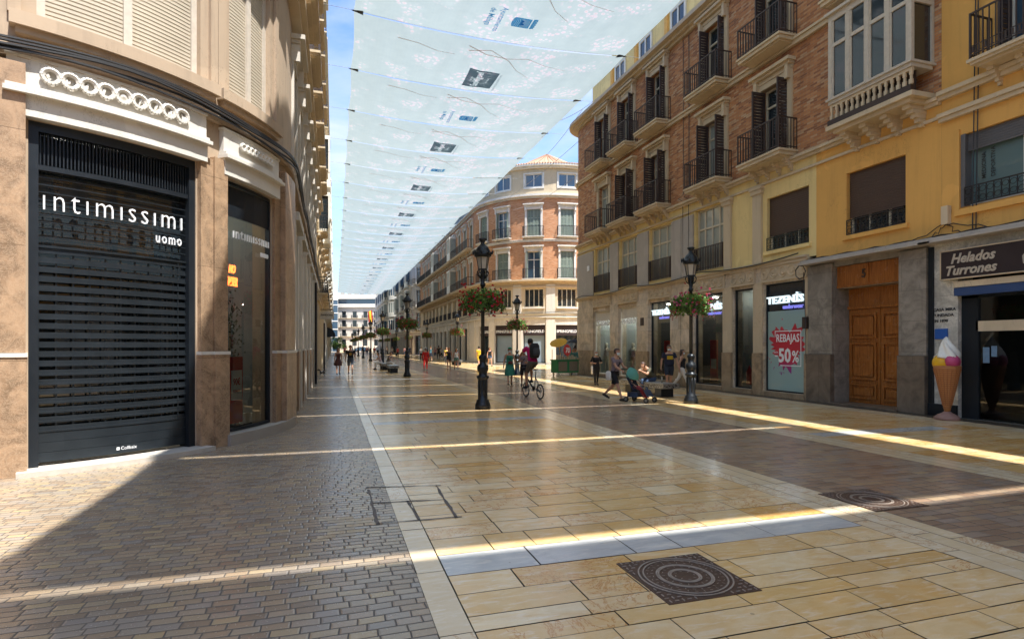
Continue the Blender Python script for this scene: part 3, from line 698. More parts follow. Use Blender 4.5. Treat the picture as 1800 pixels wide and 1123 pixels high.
    t = MB(P); text_into(t, 'Collbaix', .22, .05, (sa + sb) / 2 - .0, -.1045, .17, .002); t.box((sa + sb) / 2 - .06, (sa + sb) / 2 - .02, -.1045, -.104, .17, .215); t.build('shutter_label', letter_white, sh)
    # second shop window
    w = window(P, r, b0 + .02, b1 - .02, .2, 4.72, black_metal, shop_glass, -.08, 1, 0, .05, name='shop_window')
    k = MB(P); k.box(b0 + .08, b1 - .08, -.075, -.05, 4.1, 4.64); k.build('transom_panel', black_metal, w)
    t = MB(P); text_into(t, 'ıntımıssımı', b1 - b0 - .34, .15, b0 + .26, -.02, 3.72, .02, .0, space=1.2); text_into(t, 'uomo', .3, .085, b1 - .42, -.02, 3.5, .02, .0, space=1.2); t.build('sign_lettering', letter_white, w)
    rm = room(P, r, A(-70) + .3, b1 + .1, 1.6, .25, 4.7, room_grey, -.42, True)
    pl = MB(P); rnd = random.Random(4)
    for i in range(260):
        s_ = b0 + .62 + rnd.gauss(0, .12); d_ = -.36 + rnd.gauss(0, .07); z_ = 2.0 + rnd.gauss(0, .38); a = rnd.random() * 6.28; L = .06
        pl.add([(s_, d_, z_), (s_ + L * cos(a), d_ + .02, z_ + L * sin(a)), (s_ + L * 1.5 * cos(a + .5), d_, z_ + L * 1.5 * sin(a + .5))], [(0, 1, 2)], 0, rnd.random())
    pl.tube([(b0 + .62, -.36, .5), (b0 + .6, -.36, 2.2)], .02, 5, 1); pl.lathe([(.1, .2), (.14, .6), (.12, .6)], 10, (b0 + .62, -.36, .2), 1)
    pl.build('display_plant', [leaf_grey, cream_trim], rm, tone=True)
    ps = MB(P); ps.box(b0 + .30, b0 + .66, -.15, -.13, .32, 1.55); ps.build('sale_poster', red_print, rm)
    ps = MB(P); ps.box(b0 + .33, b0 + .63, -.129, -.125, .75, 1.3); ps.build('sale_poster', letter_white, rm)
    ps = MB(P); text_into(ps, '90€', .2, .14, b0 + .38, -.123, 1.02, .002, .02); text_into(ps, 'REBAJAS', .2, .06, b0 + .38, -.123, .88, .002, .02); ps.build('price_lettering', red_print, rm)
    nn = MB(P); text_into(nn, 'NO', .2, .16, b0 + .5, -.3, 3.12, .02, .015, .3); text_into(nn, 'ENTER', .34, .17, b0 + .42, -.3, 2.88, .02, .015, .3); nn.build('neon_sign', neon, rm)
    for i in range(3): cb = MB(P); cb.box(b0 + .7 + i * .22, b0 + .82 + i * .22, -.3, -.22, .25, .42 + .03 * (i % 2)); cb.build('display_box', white_paint, rm)
    # doorstep slabs
    d = MB(P); d.box(a0 - .12, a1 + .12, -.4, .32, 0, .07); d.build('doorstep', pale_granite, r)
    d = MB(P); d.box(b0 - .06, b1 + .9, -.3, .22, 0, .19); d.build('doorstep', concrete, r)
    # upper wall, blinds
    ua0, ua1 = A(-65.5), A(-40); ub0, ub1 = A(-33), A(-18)
    us = [(q0 + .25, q1 - .25) for q0, q1 in sp]
    uops = [(ua0, ua1, 6.25, 8.8), (ub0, ub1, 6.25, 8.8)]
    ZF = [(5.62, 9.9), (9.9, 13.8), (13.8, 17.6)]
    uo = uops + [(c0, c1, 6.3, 8.8) for c0, c1 in us]
    wall(P, r, 2, smax, 5.62, 9.6, uo, [cream_wall], .3, 'upper_wall')
    for (s0, s1) in ((ua0, ua1), (ub0, ub1)):
        fm = worn_paint; w = window(P, r, s0, s1, 6.25, 8.8, fm, dark_glass, -.26, 2, 0, .09); mid = (s0 + s1) / 2
        roller(P, w, s0 + .1, mid - .06, 6.36, 8.72, blind_tan, -.12, .062); roller(P, w, mid + .06, s1 - .1, 6.30, 8.72, blind_tan, -.12, .062)
        b = MB(P); b.box(mid - .06, mid + .06, -.2, -.08, 6.25, 8.8); b.box(s0, s0 + .1, -.2, -.09, 6.25, 8.8); b.box(s1 - .1, s1, -.2, -.09, 6.25, 8.8); b.build('mullion', worn_paint, w)
        b = MB(P); b.box(s0 - .28, s1 + .28, 0.001, .16, 6.06, 6.245); b.box(s0 - .22, s1 + .22, .001, .1, 5.97, 6.0595); b.build('sill', cream_wall, w)
        b = MB(P); b.box(s0 - .3, s0 - .16, .001, .06, 6.246, 8.95); b.box(s1 + .16, s1 + .3, .001, .06, 6.246, 8.95); b.box(s0 - .3, s1 + .3, .001, .06, 8.951, 9.1); b.build_each('surround', cream_wall, w)
    for s0, s1 in us: w = window(P, r, s0, s1, 6.3, 8.8, cream_paint, dark_glass, -.2); surround(P, w, s0, s1, 6.3, 8.8, white_plaster, .16, True)
    moulding(P, r, 2, smax, [(.001, .10, 5.63, 5.72)], cream_wall)
    moulding(P, r, 2, smax, [(.001, .22, 9.6, 9.8), (.001, .35, 9.801, 9.95)], cream_trim)
    z = 9.95
    for k in range(3):
        z1 = z + 3.9; ws = [(A(-60), A(-46)), (A(-32), A(-19))] + us
        wall(P, r, 2, smax, z, z1, [(c0, c1, z + .25, z + 3.0) for c0, c1 in ws], [cream_wall], .3, 'upper_wall')
        for c0, c1 in ws:
            w = window(P, r, c0, c1, z + .25, z + 3.0, cream_paint, dark_glass); surround(P, w, c0, c1, z + .25, z + 3.0, cream_trim, .16, True)
            if c0 > Y(14): shutters(P, w, c0, c1, z + .25, z + 3.0, brown_shut, 'open', .4)
            balcony(P, r, c0 - .5, c1 + .5, z + .25 + .01, .62, cream_trim, iron_brown, 3, 1.0, True)
        moulding(P, r, 2, smax, [(.001, .12, z1 - .35, z1 - .2), (.001, .2, z1 - .2, z1)], cream_trim); z = z1
    moulding(P, r, 2, smax, [(-.5, .5, z, z + .25), (-.5, .65, z + .2505, z + .4)], cream_trim, 'cornice')
    core(P, r, 2, smax, 5.4, z + .2, [(-14, 36), (-14, 9.5)], room_dark)
    core(P, r, 0, A(-72), 0, 5.39, [(-8, 15), (-15, 15)], room_dark, -.45); core(P, r, A(-14), smax, 0, 5.395, [(-9, 35.9), (-9, 14)], room_dark)
    # cable bundle and drain pipe
    c = MB(P); rnd = random.Random(9)
    for k in range(5):
        pts = []; s = 3.0; j = rnd.uniform(-.03, .03)
        while s < smax: zz = 5.86 - .045 * k - .06 * sin(s * 1.3) + j * sin(s * 2.1 + k) - max(0, s - A(-8)) * .02; pts.append((s, .17 + .02 * (k % 3), zz)); s += .35
        c.tube(pts, .02, 5)
    c.build('cable_bundle', cable, r)
    b = MB(P); s = Y(27.2); b.tube([(s, .2, .02), (s, .2, 4.6)], .055, 8); b.build('downpipe', iron, r)
left_corner()

# ------------------------------------------------------------------ further buildings on the left
def left_row(y0, y1, zt, wm, tm, rnd, label, miradors=True, first=2.3):
    P = Line([('L', (-1, y0), (-1, y1))]); r = thing('street_building', label, 'building', (-1, y0, 0), absm=True)
    n = max(2, int((y1 - y0) / 3.3)); bw = (y1 - y0) / n; fl = []; z = 4.8
    gops = [(i * bw + bw * .2, i * bw + bw * .8, 0.02, 4.0) for i in range(n)]
    wall(P, r, 0, y1 - y0, 0, 4.8, gops, [wm], .35, 'ground_floor_wall')
    for g in gops: window(P, r, g[0], g[1], .1, 4.0, black_metal, dark_glass, -.25, 1, .82, name='shop_window')
    b = MB(P)
    for i in range(n + 1): s = min(max(i * bw, .25), y1 - y0 - .25); b.box(s - .25, s + .25, .001, .1, 0, 4.3); b.box(s - .27, s + .27, .001, .13, 0.0, 1.5)
    b.build_each('pilaster', tm, r)
    moulding(P, r, 0, y1 - y0, [(.001, .14, 4.5, 4.65), (.001, .22, 4.651, 4.8)], tm)
    nf = int((zt - 4.8) / 3.7); fh = (zt - 4.8) / nf
    for k in range(nf):
        ops = [(i * bw + bw / 2 - .6, i * bw + bw / 2 + .6, z + .2, z + fh - .85) for i in range(n)]
        wall(P, r, 0, y1 - y0, z, z + fh, ops, [wm], .3, 'upper_wall')
        for i, o in enumerate(ops):
            if miradors and k in (1, 2) and (i + int(y0)) % 3 == 1:
                b = MB(P); s0, s1 = o[0] - .35, o[1] + .35; b.box(s0, s1, .001, .75, z + .0, z + .18); b.box(s0, s1, .001, .72, z + fh - .6, z + fh - .35); b.box(s0 + .03, s1 - .03, .001, .7, z + .181, z + 1.0)
                for q in range(4): c = s0 + .05 + (s1 - s0 - .1) * q / 3; b.box(c - .05, c + .05, .6, .7, z + 1.001, z + fh - .601)
                m_ = b.build('mirador', white_paint, r); g = MB(P); g.box(s0 + .08, s1 - .08, .01, .66, z + 1.002, z + fh - .602); g.build('pane', dark_glass, m_); continue
            w = window(P, r, *o, cream_paint, dark_glass); surround(P, w, *o, tm, .15, True)
            balcony(P, r, o[0] - .4, o[1] + .4, z + .2, .6, tm, iron, 2, 1.0)
        z += fh; moulding(P, r, 0, y1 - y0, [(.001, .18, z - .2, z - .02)], tm)
    moulding(P, r, 0, y1 - y0, [(-.4, .45, z, z + .2), (-.4, .6, z + .201, z + .35)], tm, 'cornice')
    core(P, r, 0, y1 - y0, 0, z + .1, [(-14, y1), (-14, y0)], wm, -.4)
    return r
rl = random.Random(2)
left_row(36.05, 56, 20, yellow_wall, cream_trim, rl, 'pale yellow building on the left directly behind the rounded cream corner building')
left_row(58, 78, 18.5, white_plaster, white_trim, rl, 'white plastered building with glazed bays, third one down the left side')
left_row(78.05, 108, 19.5, cream_wall, cream_trim, rl, 'cream building on the left side of the street, fourth one down')
left_row(110, 158, 18, beige_wall, cream_trim, rl, 'long beige building closing the left side of the street at its far end')

# ------------------------------------------------------------------ near right building (beige / yellow / brick) and ochre building
PR = Line([('L', (30, 33.8), (16, 33.8)), ('A', (16, 32.3), 1.5, 90, 180), ('L', (14.5, 32.3), (14.5, -19))])
SR0 = 14 + pi / 2 * 1.5
def sy(Y): return SR0 + (32.3 - Y)
def sp_(px, X=14.5): return sy(yat(px, X))
Z1, Z2, Z3, Z4 = 4.6, 7.9, 11.65, 15.62
def near_right():
    P = PR; r = thing('brick_building', 'long building with dark brick upper floors, yellow mezzanine and lingerie shops at street level', 'building', (14.5, 20, 0), absm=True)
    S_end = sp_(1655)
    # --- ground floor
    shops = [(1045, 1073, 3.72), (1089, 1120, 3.78), (1143, 1178, 3.82), (1221, 1271, 3.86), (1290, 1324, 3.86), (1344, 1416, 3.9)]
    so_ = [(sp_(a), sp_(b), .18, t) for a, b, t in shops]
    door = (sp_(1467), sp_(1584), 0, 4.15)
    side = [(2, 4, .2, 3.8), (5.5, 7.5, .2, 3.8), (9, 11, .2, 3.8)]
    wall(P, r, 0, sp_(1423), 0, Z1, so_ + side, [beige_stone, cream_trim], .4, 'ground_floor_wall')
    wall(P, r, sp_(1423), sp_(1634), 0, 4.3, [door], [grey_stone], .66, 'portal_wall')
    b = MB(P)
    for a, c in [(SR0 - 2.6, sp_(1044)), (sp_(1074), sp_(1088)), (sp_(1121), sp_(1141.5)), (sp_(1180), sp_(1198)), (sp_(1199), sp_(1218))]:
        b.box(a, c, .001, .06 if a < sp_(1190) or a > sp_(1195) else .14, 1.5, Z1 if 0 else 4.0, 0); b.box(a, c, .001, .11, 0, 1.495, 1)
    for a, c in [(sp_(1272), sp_(1288)), (sp_(1325.5), sp_(1341)), (sp_(1417), sp_(1422.5))]:
        b.box(a, c, .001, .05, 1.5, 4.0, 2); b.box(a, c, .001, .10, 0, 1.495, 1)
    b.build_each('pilaster', [beige_stone, dark_base, cream_trim], r)
    b = MB(P)
    for q in so_: b.box(q[0] - .05, q[1] + .05, -.3, .12, 0, .175)
    b.build_each('plinth', dark_base, r)
    # grey portal
    b = MB(P)
    for a, c in [(sp_(1424), sp_(1466.5)), (sp_(1584.5), sp_(1633))]: b.box(a, c, .001, .1, 1.5, 4.25, 0); b.box(a, c, .001, .16, 0, 1.495, 1)
    b.build_each('portal_pillar', [grey_stone, grey_stone_dark], r)
    d0, d1 = door[0], door[1]; b = MB(P)
    b.box(d0, d1, -.35, -.1, 3.55, 4.14); b.box(d0, d1, -.37, -.08, 3.50, 3.549); b.box((d0 + d1) / 2 - .02, (d0 + d1) / 2 + .02, -.09, -.07, 3.56, 4.13)
    b.box(d0, d1, -.62, -.56, 2.95, 3.5); b.box(d0, d1, -.61, -.5, 2.86, 2.949); b.build('door_panelling', wood, r)
    b = MB(P); b.box(d0, d1, -.64, -.1, 3.475, 3.495); b.quad(d0, d1, 0, 4.2, -.65); b.build('portal_lining', dark_base, r)
    for k in (0, 1):
        w = (d1 - d0) / 2; a = d0 + k * w + .01; c = a + w - .02; L = MB(P); L.box(a, c, -.61, -.56, .05, 2.85)
        for z0, z1 in ((.18, .62), (.75, 1.85), (1.98, 2.72)):
            L.box(a + .09, c - .09, -.56, -.50, z0, z0 + .05); L.box(a + .09, c - .09, -.56, -.50, z1 - .05, z1); L.box(a + .09, a + .14, -.56, -.50, z0 + .05, z1 - .05); L.box(c - .14, c - .09, -.56, -.50, z0 + .05, z1 - .05); L.box(a + .2, c - .2, -.56, -.515, z0 + .11, z1 - .11)
        L.build('door_leaf', wood, r)
    b = MB(P); text_into(b, '5', .12, .26, (d0 + d1) / 2 - .2, -.07, 3.72, .02, .02); b.build('house_number', iron_brown, r)
    b = MB(P); b.box(d0 - .05, d1 + .05, -.65, .25, 0, .045); b.build('doorstep', grey_stone_dark, r)
    # shop friezes and shop windows
    names = ['oysho', 'oysho', 'tez', 'tez2', 'pic', 'sale']
    for i, q in enumerate(so_):
        frieze(P, r, q[0] - .12, q[1] + .12, 4.02, 4.5, cream_trim, d=.06)
        s0, s1, z0, z1 = q
        if i < 2:
            w = window(P, r, s0, s1, z0, z1, white_paint, shop_glass, -.12, 1, .80 if i < 2 else 0, .05, name='shop_window')
            t = MB(P); t.quad(s0 + .05, s1 - .05, z0 + (z1 - z0) * .84, z1 - .05, -.11); t.build('transom_panel', white_plaster, w)
            t = MB(P); text_into(t, 'OYSHO', (s1 - s0) * .78, .3, s0 + (s1 - s0) * .12, -.03, 2.9, .05, .012); t.build('sign_lettering', letter_white, w)
        else:
            w = window(P, r, s0, s1, z0, z1, black_metal, shop_glass if i < 5 else dark_glass, -.12, 1, 0, .05, name='shop_window')
            if i != 4:
                t = MB(P); text_into(t, 'TEZENİS', (s1 - s0) * .90, .34, s0 + (s1 - s0) * .03, -.03, 3.2, .05, .03); t.build('sign_lettering', letter_lit, w)
                t = MB(P); text_into(t, 'underwear', (s1 - s0) * .48, .15, s0 + (s1 - s0) * .45, -.02, 3.0, .04, .008); t.build('sign_lettering', letter_violet, w)
        if i < 5:
            rm = room(P, r, s0 - .3, s1 + .3, 2.6, .18, z1 - .02, room_grey if i in (0, 1, 4) else room_dark, -.42, 'bright' if i in (0, 1) else True)
            k = MB(P); rnd = random.Random(i)
            if i in (0, 1):
                for q_ in range(4): a = s0 + rnd.uniform(.1, s1 - s0 - .3); k.box(a, a + .05, -1.4, -1.35, .18, 2.4)
                k.box(s0 + .3, s1 - .3, -2.2, -1.9, .18, 1.0); k.build_each('display_rack', white_paint, rm)
            elif i < 4:
                for q_ in range(5): a = s0 + rnd.uniform(0, s1 - s0 - .3); z = rnd.uniform(.3, 1.6); k.box(a, a + rnd.uniform(.2, .5), -2.3, -1.5, z, z + rnd.uniform(.2, .6))
                k.build_each('display_rack', room_grey, rm)
                k = MB(P); k.box(s0 + .1, s0 + .1 + .45, -.75, -.7, .3, 2.0); k.build('sale_poster', red_print, rm)
                k = MB(P); k.box(s0 + .15, s0 + .5, -.699, -.695, .8, 1.2); k.box(s0 + .7, s0 + 1.0, -1.1, -1.05, .8, 1.4); k.build('poster_lettering', white_paint, rm)
            else:
                k = MB(P); k.box(s0 + .3, s1 - .1, -.72, -.68, 1.5, 3.1); k.build('picture_panel', blue_glass, rm)
                k = MB(P); k.box(s0 + .12, s0 + .45, -.5, -.47, .3, .75); k.add([(s0 + .1, -.48, .75), (s0 + .47, -.48, .75), (s0 + .285, -.48, 1.05)], [(0, 1, 2)]); k.build('sale_poster', red_print, rm)
        else:
            t = MB(P); t.quad(s0 + .03, s1 - .03, z0 + .03, 2.95, -.105); t.build('window_film', frost_glass, w)
            cx = (s0 + s1) / 2 + .02; t = MB(P); rnd = random.Random(11); n = 60; rr = []
            for j in range(n):
                a = 2 * pi * j / n; R = .66 + .10 * sin(3 * a) + rnd.uniform(-.12, .12) + (.22 if rnd.random() < .12 else 0); rr.append((cx + R * cos(a) * 1.02, -.10, 1.72 + R * sin(a) * 1.02))
            t.add([(cx, -.10, 1.72)] + rr, [(0, j + 1, (j + 1) % n + 1) for j in range(n)])
            for j in range(14):
                a = rnd.uniform(0, 6.28); R0 = rnd.uniform(.86, .95); R1 = R0 + rnd.uniform(.06, .16); aa = .05
                t.add([(cx + R0 * cos(a), -.10, 1.72 + R0 * sin(a)), (cx + R0 * cos(a + aa), -.10, 1.72 + R0 * sin(a + aa)), (cx + R1 * cos(a + aa), -.10, 1.72 + R1 * sin(a + aa))], [(0, 1, 2)])
            t.build('sale_splash', splash_m, w)
            t = MB(P); text_into(t, 'REBAJAS', 1.02, .36, cx - .48, -.095, 1.8, .002, .02); text_into(t, '50', .56, .5, cx - .38, -.095, 1.18, .002, .035); text_into(t, '%', .3, .4, cx + .22, -.095, 1.2, .002, .02); text_into(t, '-', .13, .05, cx - .55, -.095, 1.38, .002, .02); text_into(t, 'HASTA', .2, .06, cx - .6, -.095, 1.5, .002, .01)
            for q_ in ((cx - .55, cx + .62, 2.24, 2.27), (cx - .55, cx - .52, 2.06, 2.24), (cx + .59, cx + .62, 1.1, 2.24), (cx - .3, cx + .62, 1.07, 1.1)): t.box(q_[0], q_[1], -.0955, -.094, q_[2], q_[3])
            t.build('sale_lettering', letter_white, w)
    for q in side: window(P, r, *q, black_metal, dark_glass, -.28, 1, .8, name='shop_window')
    b = MB(P)
    for a, z in ((sp_(1131), 2.75), (sp_(1420), 2.3)): b.box(a - .14, a + .14, .061, .1, z, z + .38); 
    b.build_each('wall_plaque', iron_brown, r)
    b = MB(P); b.box(sp_(1037) - .15, sp_(1037) + .15, .101, .12, 6.2, 6.5); b.build_each('wall_plaque', letter_white, r)
    # --- mezzanine
    mz = [(1046, 1073, 4.85, 7.35, 'w'), (1089, 1121, 4.85, 7.35, 'w'), (1142, 1181, 4.85, 7.35, 'w'), (1222, 1273, 4.85, 7.4, 'w'), (1348, 1422, 5.05, 6.9, 's'), (1488, 1592, 5.0, 6.85, 's')]
    mo = [(sp_(a), sp_(b), z0, z1) for a, b, z0, z1, k in mz]
    so2 = sp_(1435); sideo = [(2, 3.6, 5, 7.2), (5.5, 7.1, 5, 7.2), (9, 10.6, 5, 7.2)]
    wall(P, r, 0, so2, Z1, Z2, mo[:5] + sideo, [yellow_wall], .35, 'upper_wall', ends=False); wall(P, r, so2, S_end, 4.3, Z2, mo[5:], [orange_wall], .35, 'upper_wall', ends=False)
    for q in sideo: window(P, r, *q, cream_paint, dark_glass)
    b = MB(P)
    for a, c in [(SR0 - 2.6, sp_(1044)), (sp_(1074), sp_(1088)), (sp_(1122), sp_(1141)), (sp_(1182), sp_(1199)), (sp_(1200), sp_(1220))]: b.box(a, c, .001, .07, Z1 + .08, 7.3)
    b.build_each('pilaster', grey_trim, r)
    b = MB(P)
    for a, c in [(sp_(1275), sp_(1287)), (sp_(1326), sp_(1341))]: b.box(a, c, .001, .09, Z1 + .08, 7.15); b.box(a - .05, c + .05, .001, .14, 7.151, 7.3); b.box(a - .09, c + .09, .001, .18, 7.301, 7.4)
    b.build_each('pilaster', cream_trim, r)
    for i, q in enumerate(mo):
        if mz[i][4] == 'w':
            w = window(P, r, *q, cream_paint, curtain_glass, -.2, 4 if i == 3 else 3, .68, .075)
            R = MB(P); railing(R, q[0] + .01, q[1] - .01, -.05, .06, q[2] + .001, .95, .11, .014); R.build('railing', iron_brown, w)
        else:
            w = window(P, r, *q, cream_paint, dark_glass, -.24, 3, 0, .06); roller(P, w, q[0] + .03, q[1] - .03, q[2] + .52, q[3], blind_brown, -.1, .07)
            scroll_grille(P, w, q[0] + .03, q[1] - .03, q[2] + .02, q[2] + .46, .02, simple('green_black_iron', (.03, .04, .035), .5, .3) if i == 4 else iron)
            b = MB(P); b.box(q[0] - .1, q[1] + .1, .001, .09, q[2] - .12, q[2] - .001); b.build('sill', yellow_wall if i == 4 else orange_wall, w)
    moulding(P, r, 0, sp_(1423), [(.001, .10, Z1 - .07, Z1 + .01), (.001, .16, Z1 + .011, Z1 + .08)], cream_trim)
    moulding(P, r, sp_(1421), S_end, [(.001, .42, 4.30, 4.36), (.001, .34, 4.361, 4.44)], grey_trim)
    moulding(P, r, 0, S_end, [(.001, .07, 7.42, 7.5), (.001, .12, Z2 - .12, Z2 - .03), (.001, .2, Z2 - .029, Z2 + .06)], cream_trim)
    # --- brick floors
    cx = [1062, 1104, 1158, 1257, 1362]; W2 = .62
    for lv, (z0, z1, zc0, zc1) in enumerate(((Z2 + .06, Z3, 8.18, 10.75), (Z3, Z4 - .5, 11.95, 14.6))):
        cs = [sp_(c) for c in cx]
        if lv: cs.append(sp_(1528))
        ops = [(c - W2, c + W2, zc0, zc1) for c in cs] + [(a, a + 1.2, zc0, zc1) for a in (2.4, 6, 9.5)]
        wall(P, r, 0, S_end, z0, z1, ops, [brick_dark], .35, 'brick_wall', ends=False)
        for i, q in enumerate(ops):
            w = window(P, r, *q, cream_paint, curtain_glass if (i * 7 + lv) % 3 == 0 and not lv else dark_glass, -.22, 2, .76, .07)
            surround(P, w, *q, cream_trim, .2, True, .07)
            if i < len(cs):
                if not (lv == 0 and i == 0): shutters(P, w, q[0], q[1], q[2], q[3] - .05, brown_shut, 'open', .55 if not lv else .42)
                balcony(P, r, q[0] - .42, q[1] + .42, zc0, .78, cream_trim, iron_brown, 4 if lv == 0 else 0, 1.05, False, .18)
    # balcony at the rounded corner, seen edge on
    for lv, z in enumerate((8.18, 11.95)): balcony(P, r, 12.6, 14.2, z, .85, cream_trim, iron_brown, 3, 1.05); w = window(P, r, 12.9, 13.9, z, z + 2.5, cream_paint, dark_glass, .02); shutters(P, w, 12.9, 13.9, z, z + 2.5, brown_shut, 'open', .7)
    moulding(P, r, 0, S_end, [(.001, .12, Z3 - .02, Z3 + .12), (.001, .18, Z3 + .121, Z3 + .2)], cream_trim)
    # glazed enclosed balcony
    a0, a1 = sy(13.05), sy(10.55); b = MB(P); zz = 8.1
    b.box(a0 - .05, a1 + .05, .001, .85, zz - .12, zz); b.box(a0 + .1, a1 - .1, .001, .72, zz - .22, zz - .121)
    for i in range(4):
        c = a0 + .3 + (a1 - a0 - .6) * i / 3
        for k in range(5): b.box(c - .1 + .012 * k, c + .1 - .012 * k, .001, .6 - .12 * k, zz - .22 - .1 * (k + 1), zz - .2205 - .1 * k)
    m_ = b.build('glazed_balcony', cream_trim, r)
    b = MB(P); b.box(a0, a1, .08, .8, 8.72, 8.82); b.box(a0 - .04, a1 + .04, .001, .86, 8.82, 8.88); b.box(a0, a1, .02, .8, 11.1, 11.28); b.box(a0 - .06, a1 + .06, .001, .9, 11.281, 11.36)
    for i in range(5): c = a0 + .06 + (a1 - a0 - .12) * i / 4; b.box(c - .06, c + .06, .7, .8, 8.881, 11.1)
    for s in (a0, a1 - .1): b.box(s, s + .1, .02, .1, 8.881, 11.1)
    for i in range(4):
        c0 = a0 + .12 + (a1 - a0 - .12) * i / 4; c1 = c0 + (a1 - a0 - .12) / 4 - .12; b.box(c0, c1, .71, .79, 10.35, 10.45)
        b.box(c0, c0 + .045, .72, .78, 8.881, 11.1); b.box(c1 - .045, c1, .72, .78, 8.881, 11.1)
    for s in (a0, a1 - .1): b.box(s, s + .1, .1, .7, 10.35, 10.45)
    b.build('glazing_frame', worn_paint, m_)
    g = MB(P); g.quad(a0 + .1, a1 - .1, 8.88, 11.1, .75)
    for s in (a0 + .05, a1 - .05): g.add([(s, .1, 8.88), (s, .7, 8.88), (s, .7, 11.1), (s, .1, 11.1)], [(0, 1, 2, 3)])
    g.build('pane', dark_glass, m_)
    g = MB(P); n = 15
    for i in range(n):
        c = a0 + .06 + (a1 - a0 - .12) * i / (n - 1)
        for z_, wd in ((8.25, .022), (8.35, .042), (8.47, .024), (8.58, .036)): g.box(c - wd, c + wd, .70, .72 + wd, z_ - .05, z_ + .069)
    g.box(a0 + .02, a1 - .02, .68, .76, 8.64, 8.715); g.build('balustrade', cream_trim, m_)
    g = MB(P); g.box(a0 + .0, a1 - .0, .69, .83, 8.1, 8.26); g.box(a0 + .1, a1 - .1, .5, .52, 8.2, 8.7); g.build('balustrade_base', iron_brown, m_)
    # --- cornice and set-back attic
    moulding(P, r, 0, S_end, [(.001, .15, 15.1, 15.2), (.001, .32, 15.201, 15.32), (-.8, .55, 15.321, 15.5)], cream_trim, 'cornice')
    at = MB(P); az = (15.51, 18.2); wn = []
    at.box(0, S_end, -1.2, -.9, az[0], az[1]); at.box(0, S_end, -1.25, -.7, 18.201, 18.4); at.build('attic_wall', yellow_wall, r)
    for c in cx + [1450, 1528, 1600]:
        s = sp_(c) - .3; w = window(P, r, s, s + 1.2, 16.2, 17.7, white_paint, dark_glass, -.86, 2, .0, .1); b = MB(P); b.box(s - .5, s - .25, -.899, -.8, 15.52, 18.2); b.build_each('pilaster', orange_wall, w)
    core(P, r, 0, S_end, Z1 + .3, 15.45, [(30, 10.3)], room_dark); core(P, r, 0, SR0 + .8, 0, Z1 + .29, [(17.5, 32), (30, 32)], room_dark)

    b = MB(P); b.box(SR0 + 1, sp_(1423), -4, -3.8, 0, 4.9); b.box(sp_(1423), S_end, -4, -.7, 0, 4.9); b.build('back_wall', room_dark, r)
    # cables
    c = MB(P); pts = []
    s = SR0 - 2
    while s < sp_(1421): pts.append((s, .2, 4.78 - .16 * abs(sin(s * .55)))); s += .3
    c.tube(pts, .022, 5)
    for q in (0, 1): c.tube([(sp_(1203 + 10 * q), .06, 4.9), (sp_(1203 + 10 * q), .08, 8.0), (sp_(1203 + 10 * q), .3, 8.1), (sp_(1204 + 10 * q), .08, 8.3), (sp_(1203 + 10 * q), .06, 15)], .018, 4)
    ps = []
    for i in range(20): a = i * .9; ps.append((sp_(1420) + .22 * cos(a), .3 + .02 * sin(i), 4.1 + .22 * sin(a)))
    c.tube(ps, .014, 4); c.tube([(sp_(1421), .2, 4.1), (sp_(1421), .12, 2.6), (sp_(1422), .12, 1.2)], .014, 4)
    c.build_each('wall_cable', cable, r)
sp_m, sb, spp = mat('splash_print')
def _splash():
    sx = sb.n('ShaderNodeSeparateXYZ'); sb.L.new(sb.coord(), sx.inputs[0]); c = sb.ramp(sb.m('MULTIPLY', sx.outputs[2], .45), [(.40, (.22, .03, .28)), (.58, (.50, .02, .05))])
    c = sb.mix(sb.m('MULTIPLY', sb.noise(sb.coord(), 9, 4, .6), .3), c, (.6, .08, .05)); sb.L.new(c, spp.inputs['Base Color']); spp.inputs['Roughness'].default_value = .4
_splash(); splash_m = sp_m
near_right()

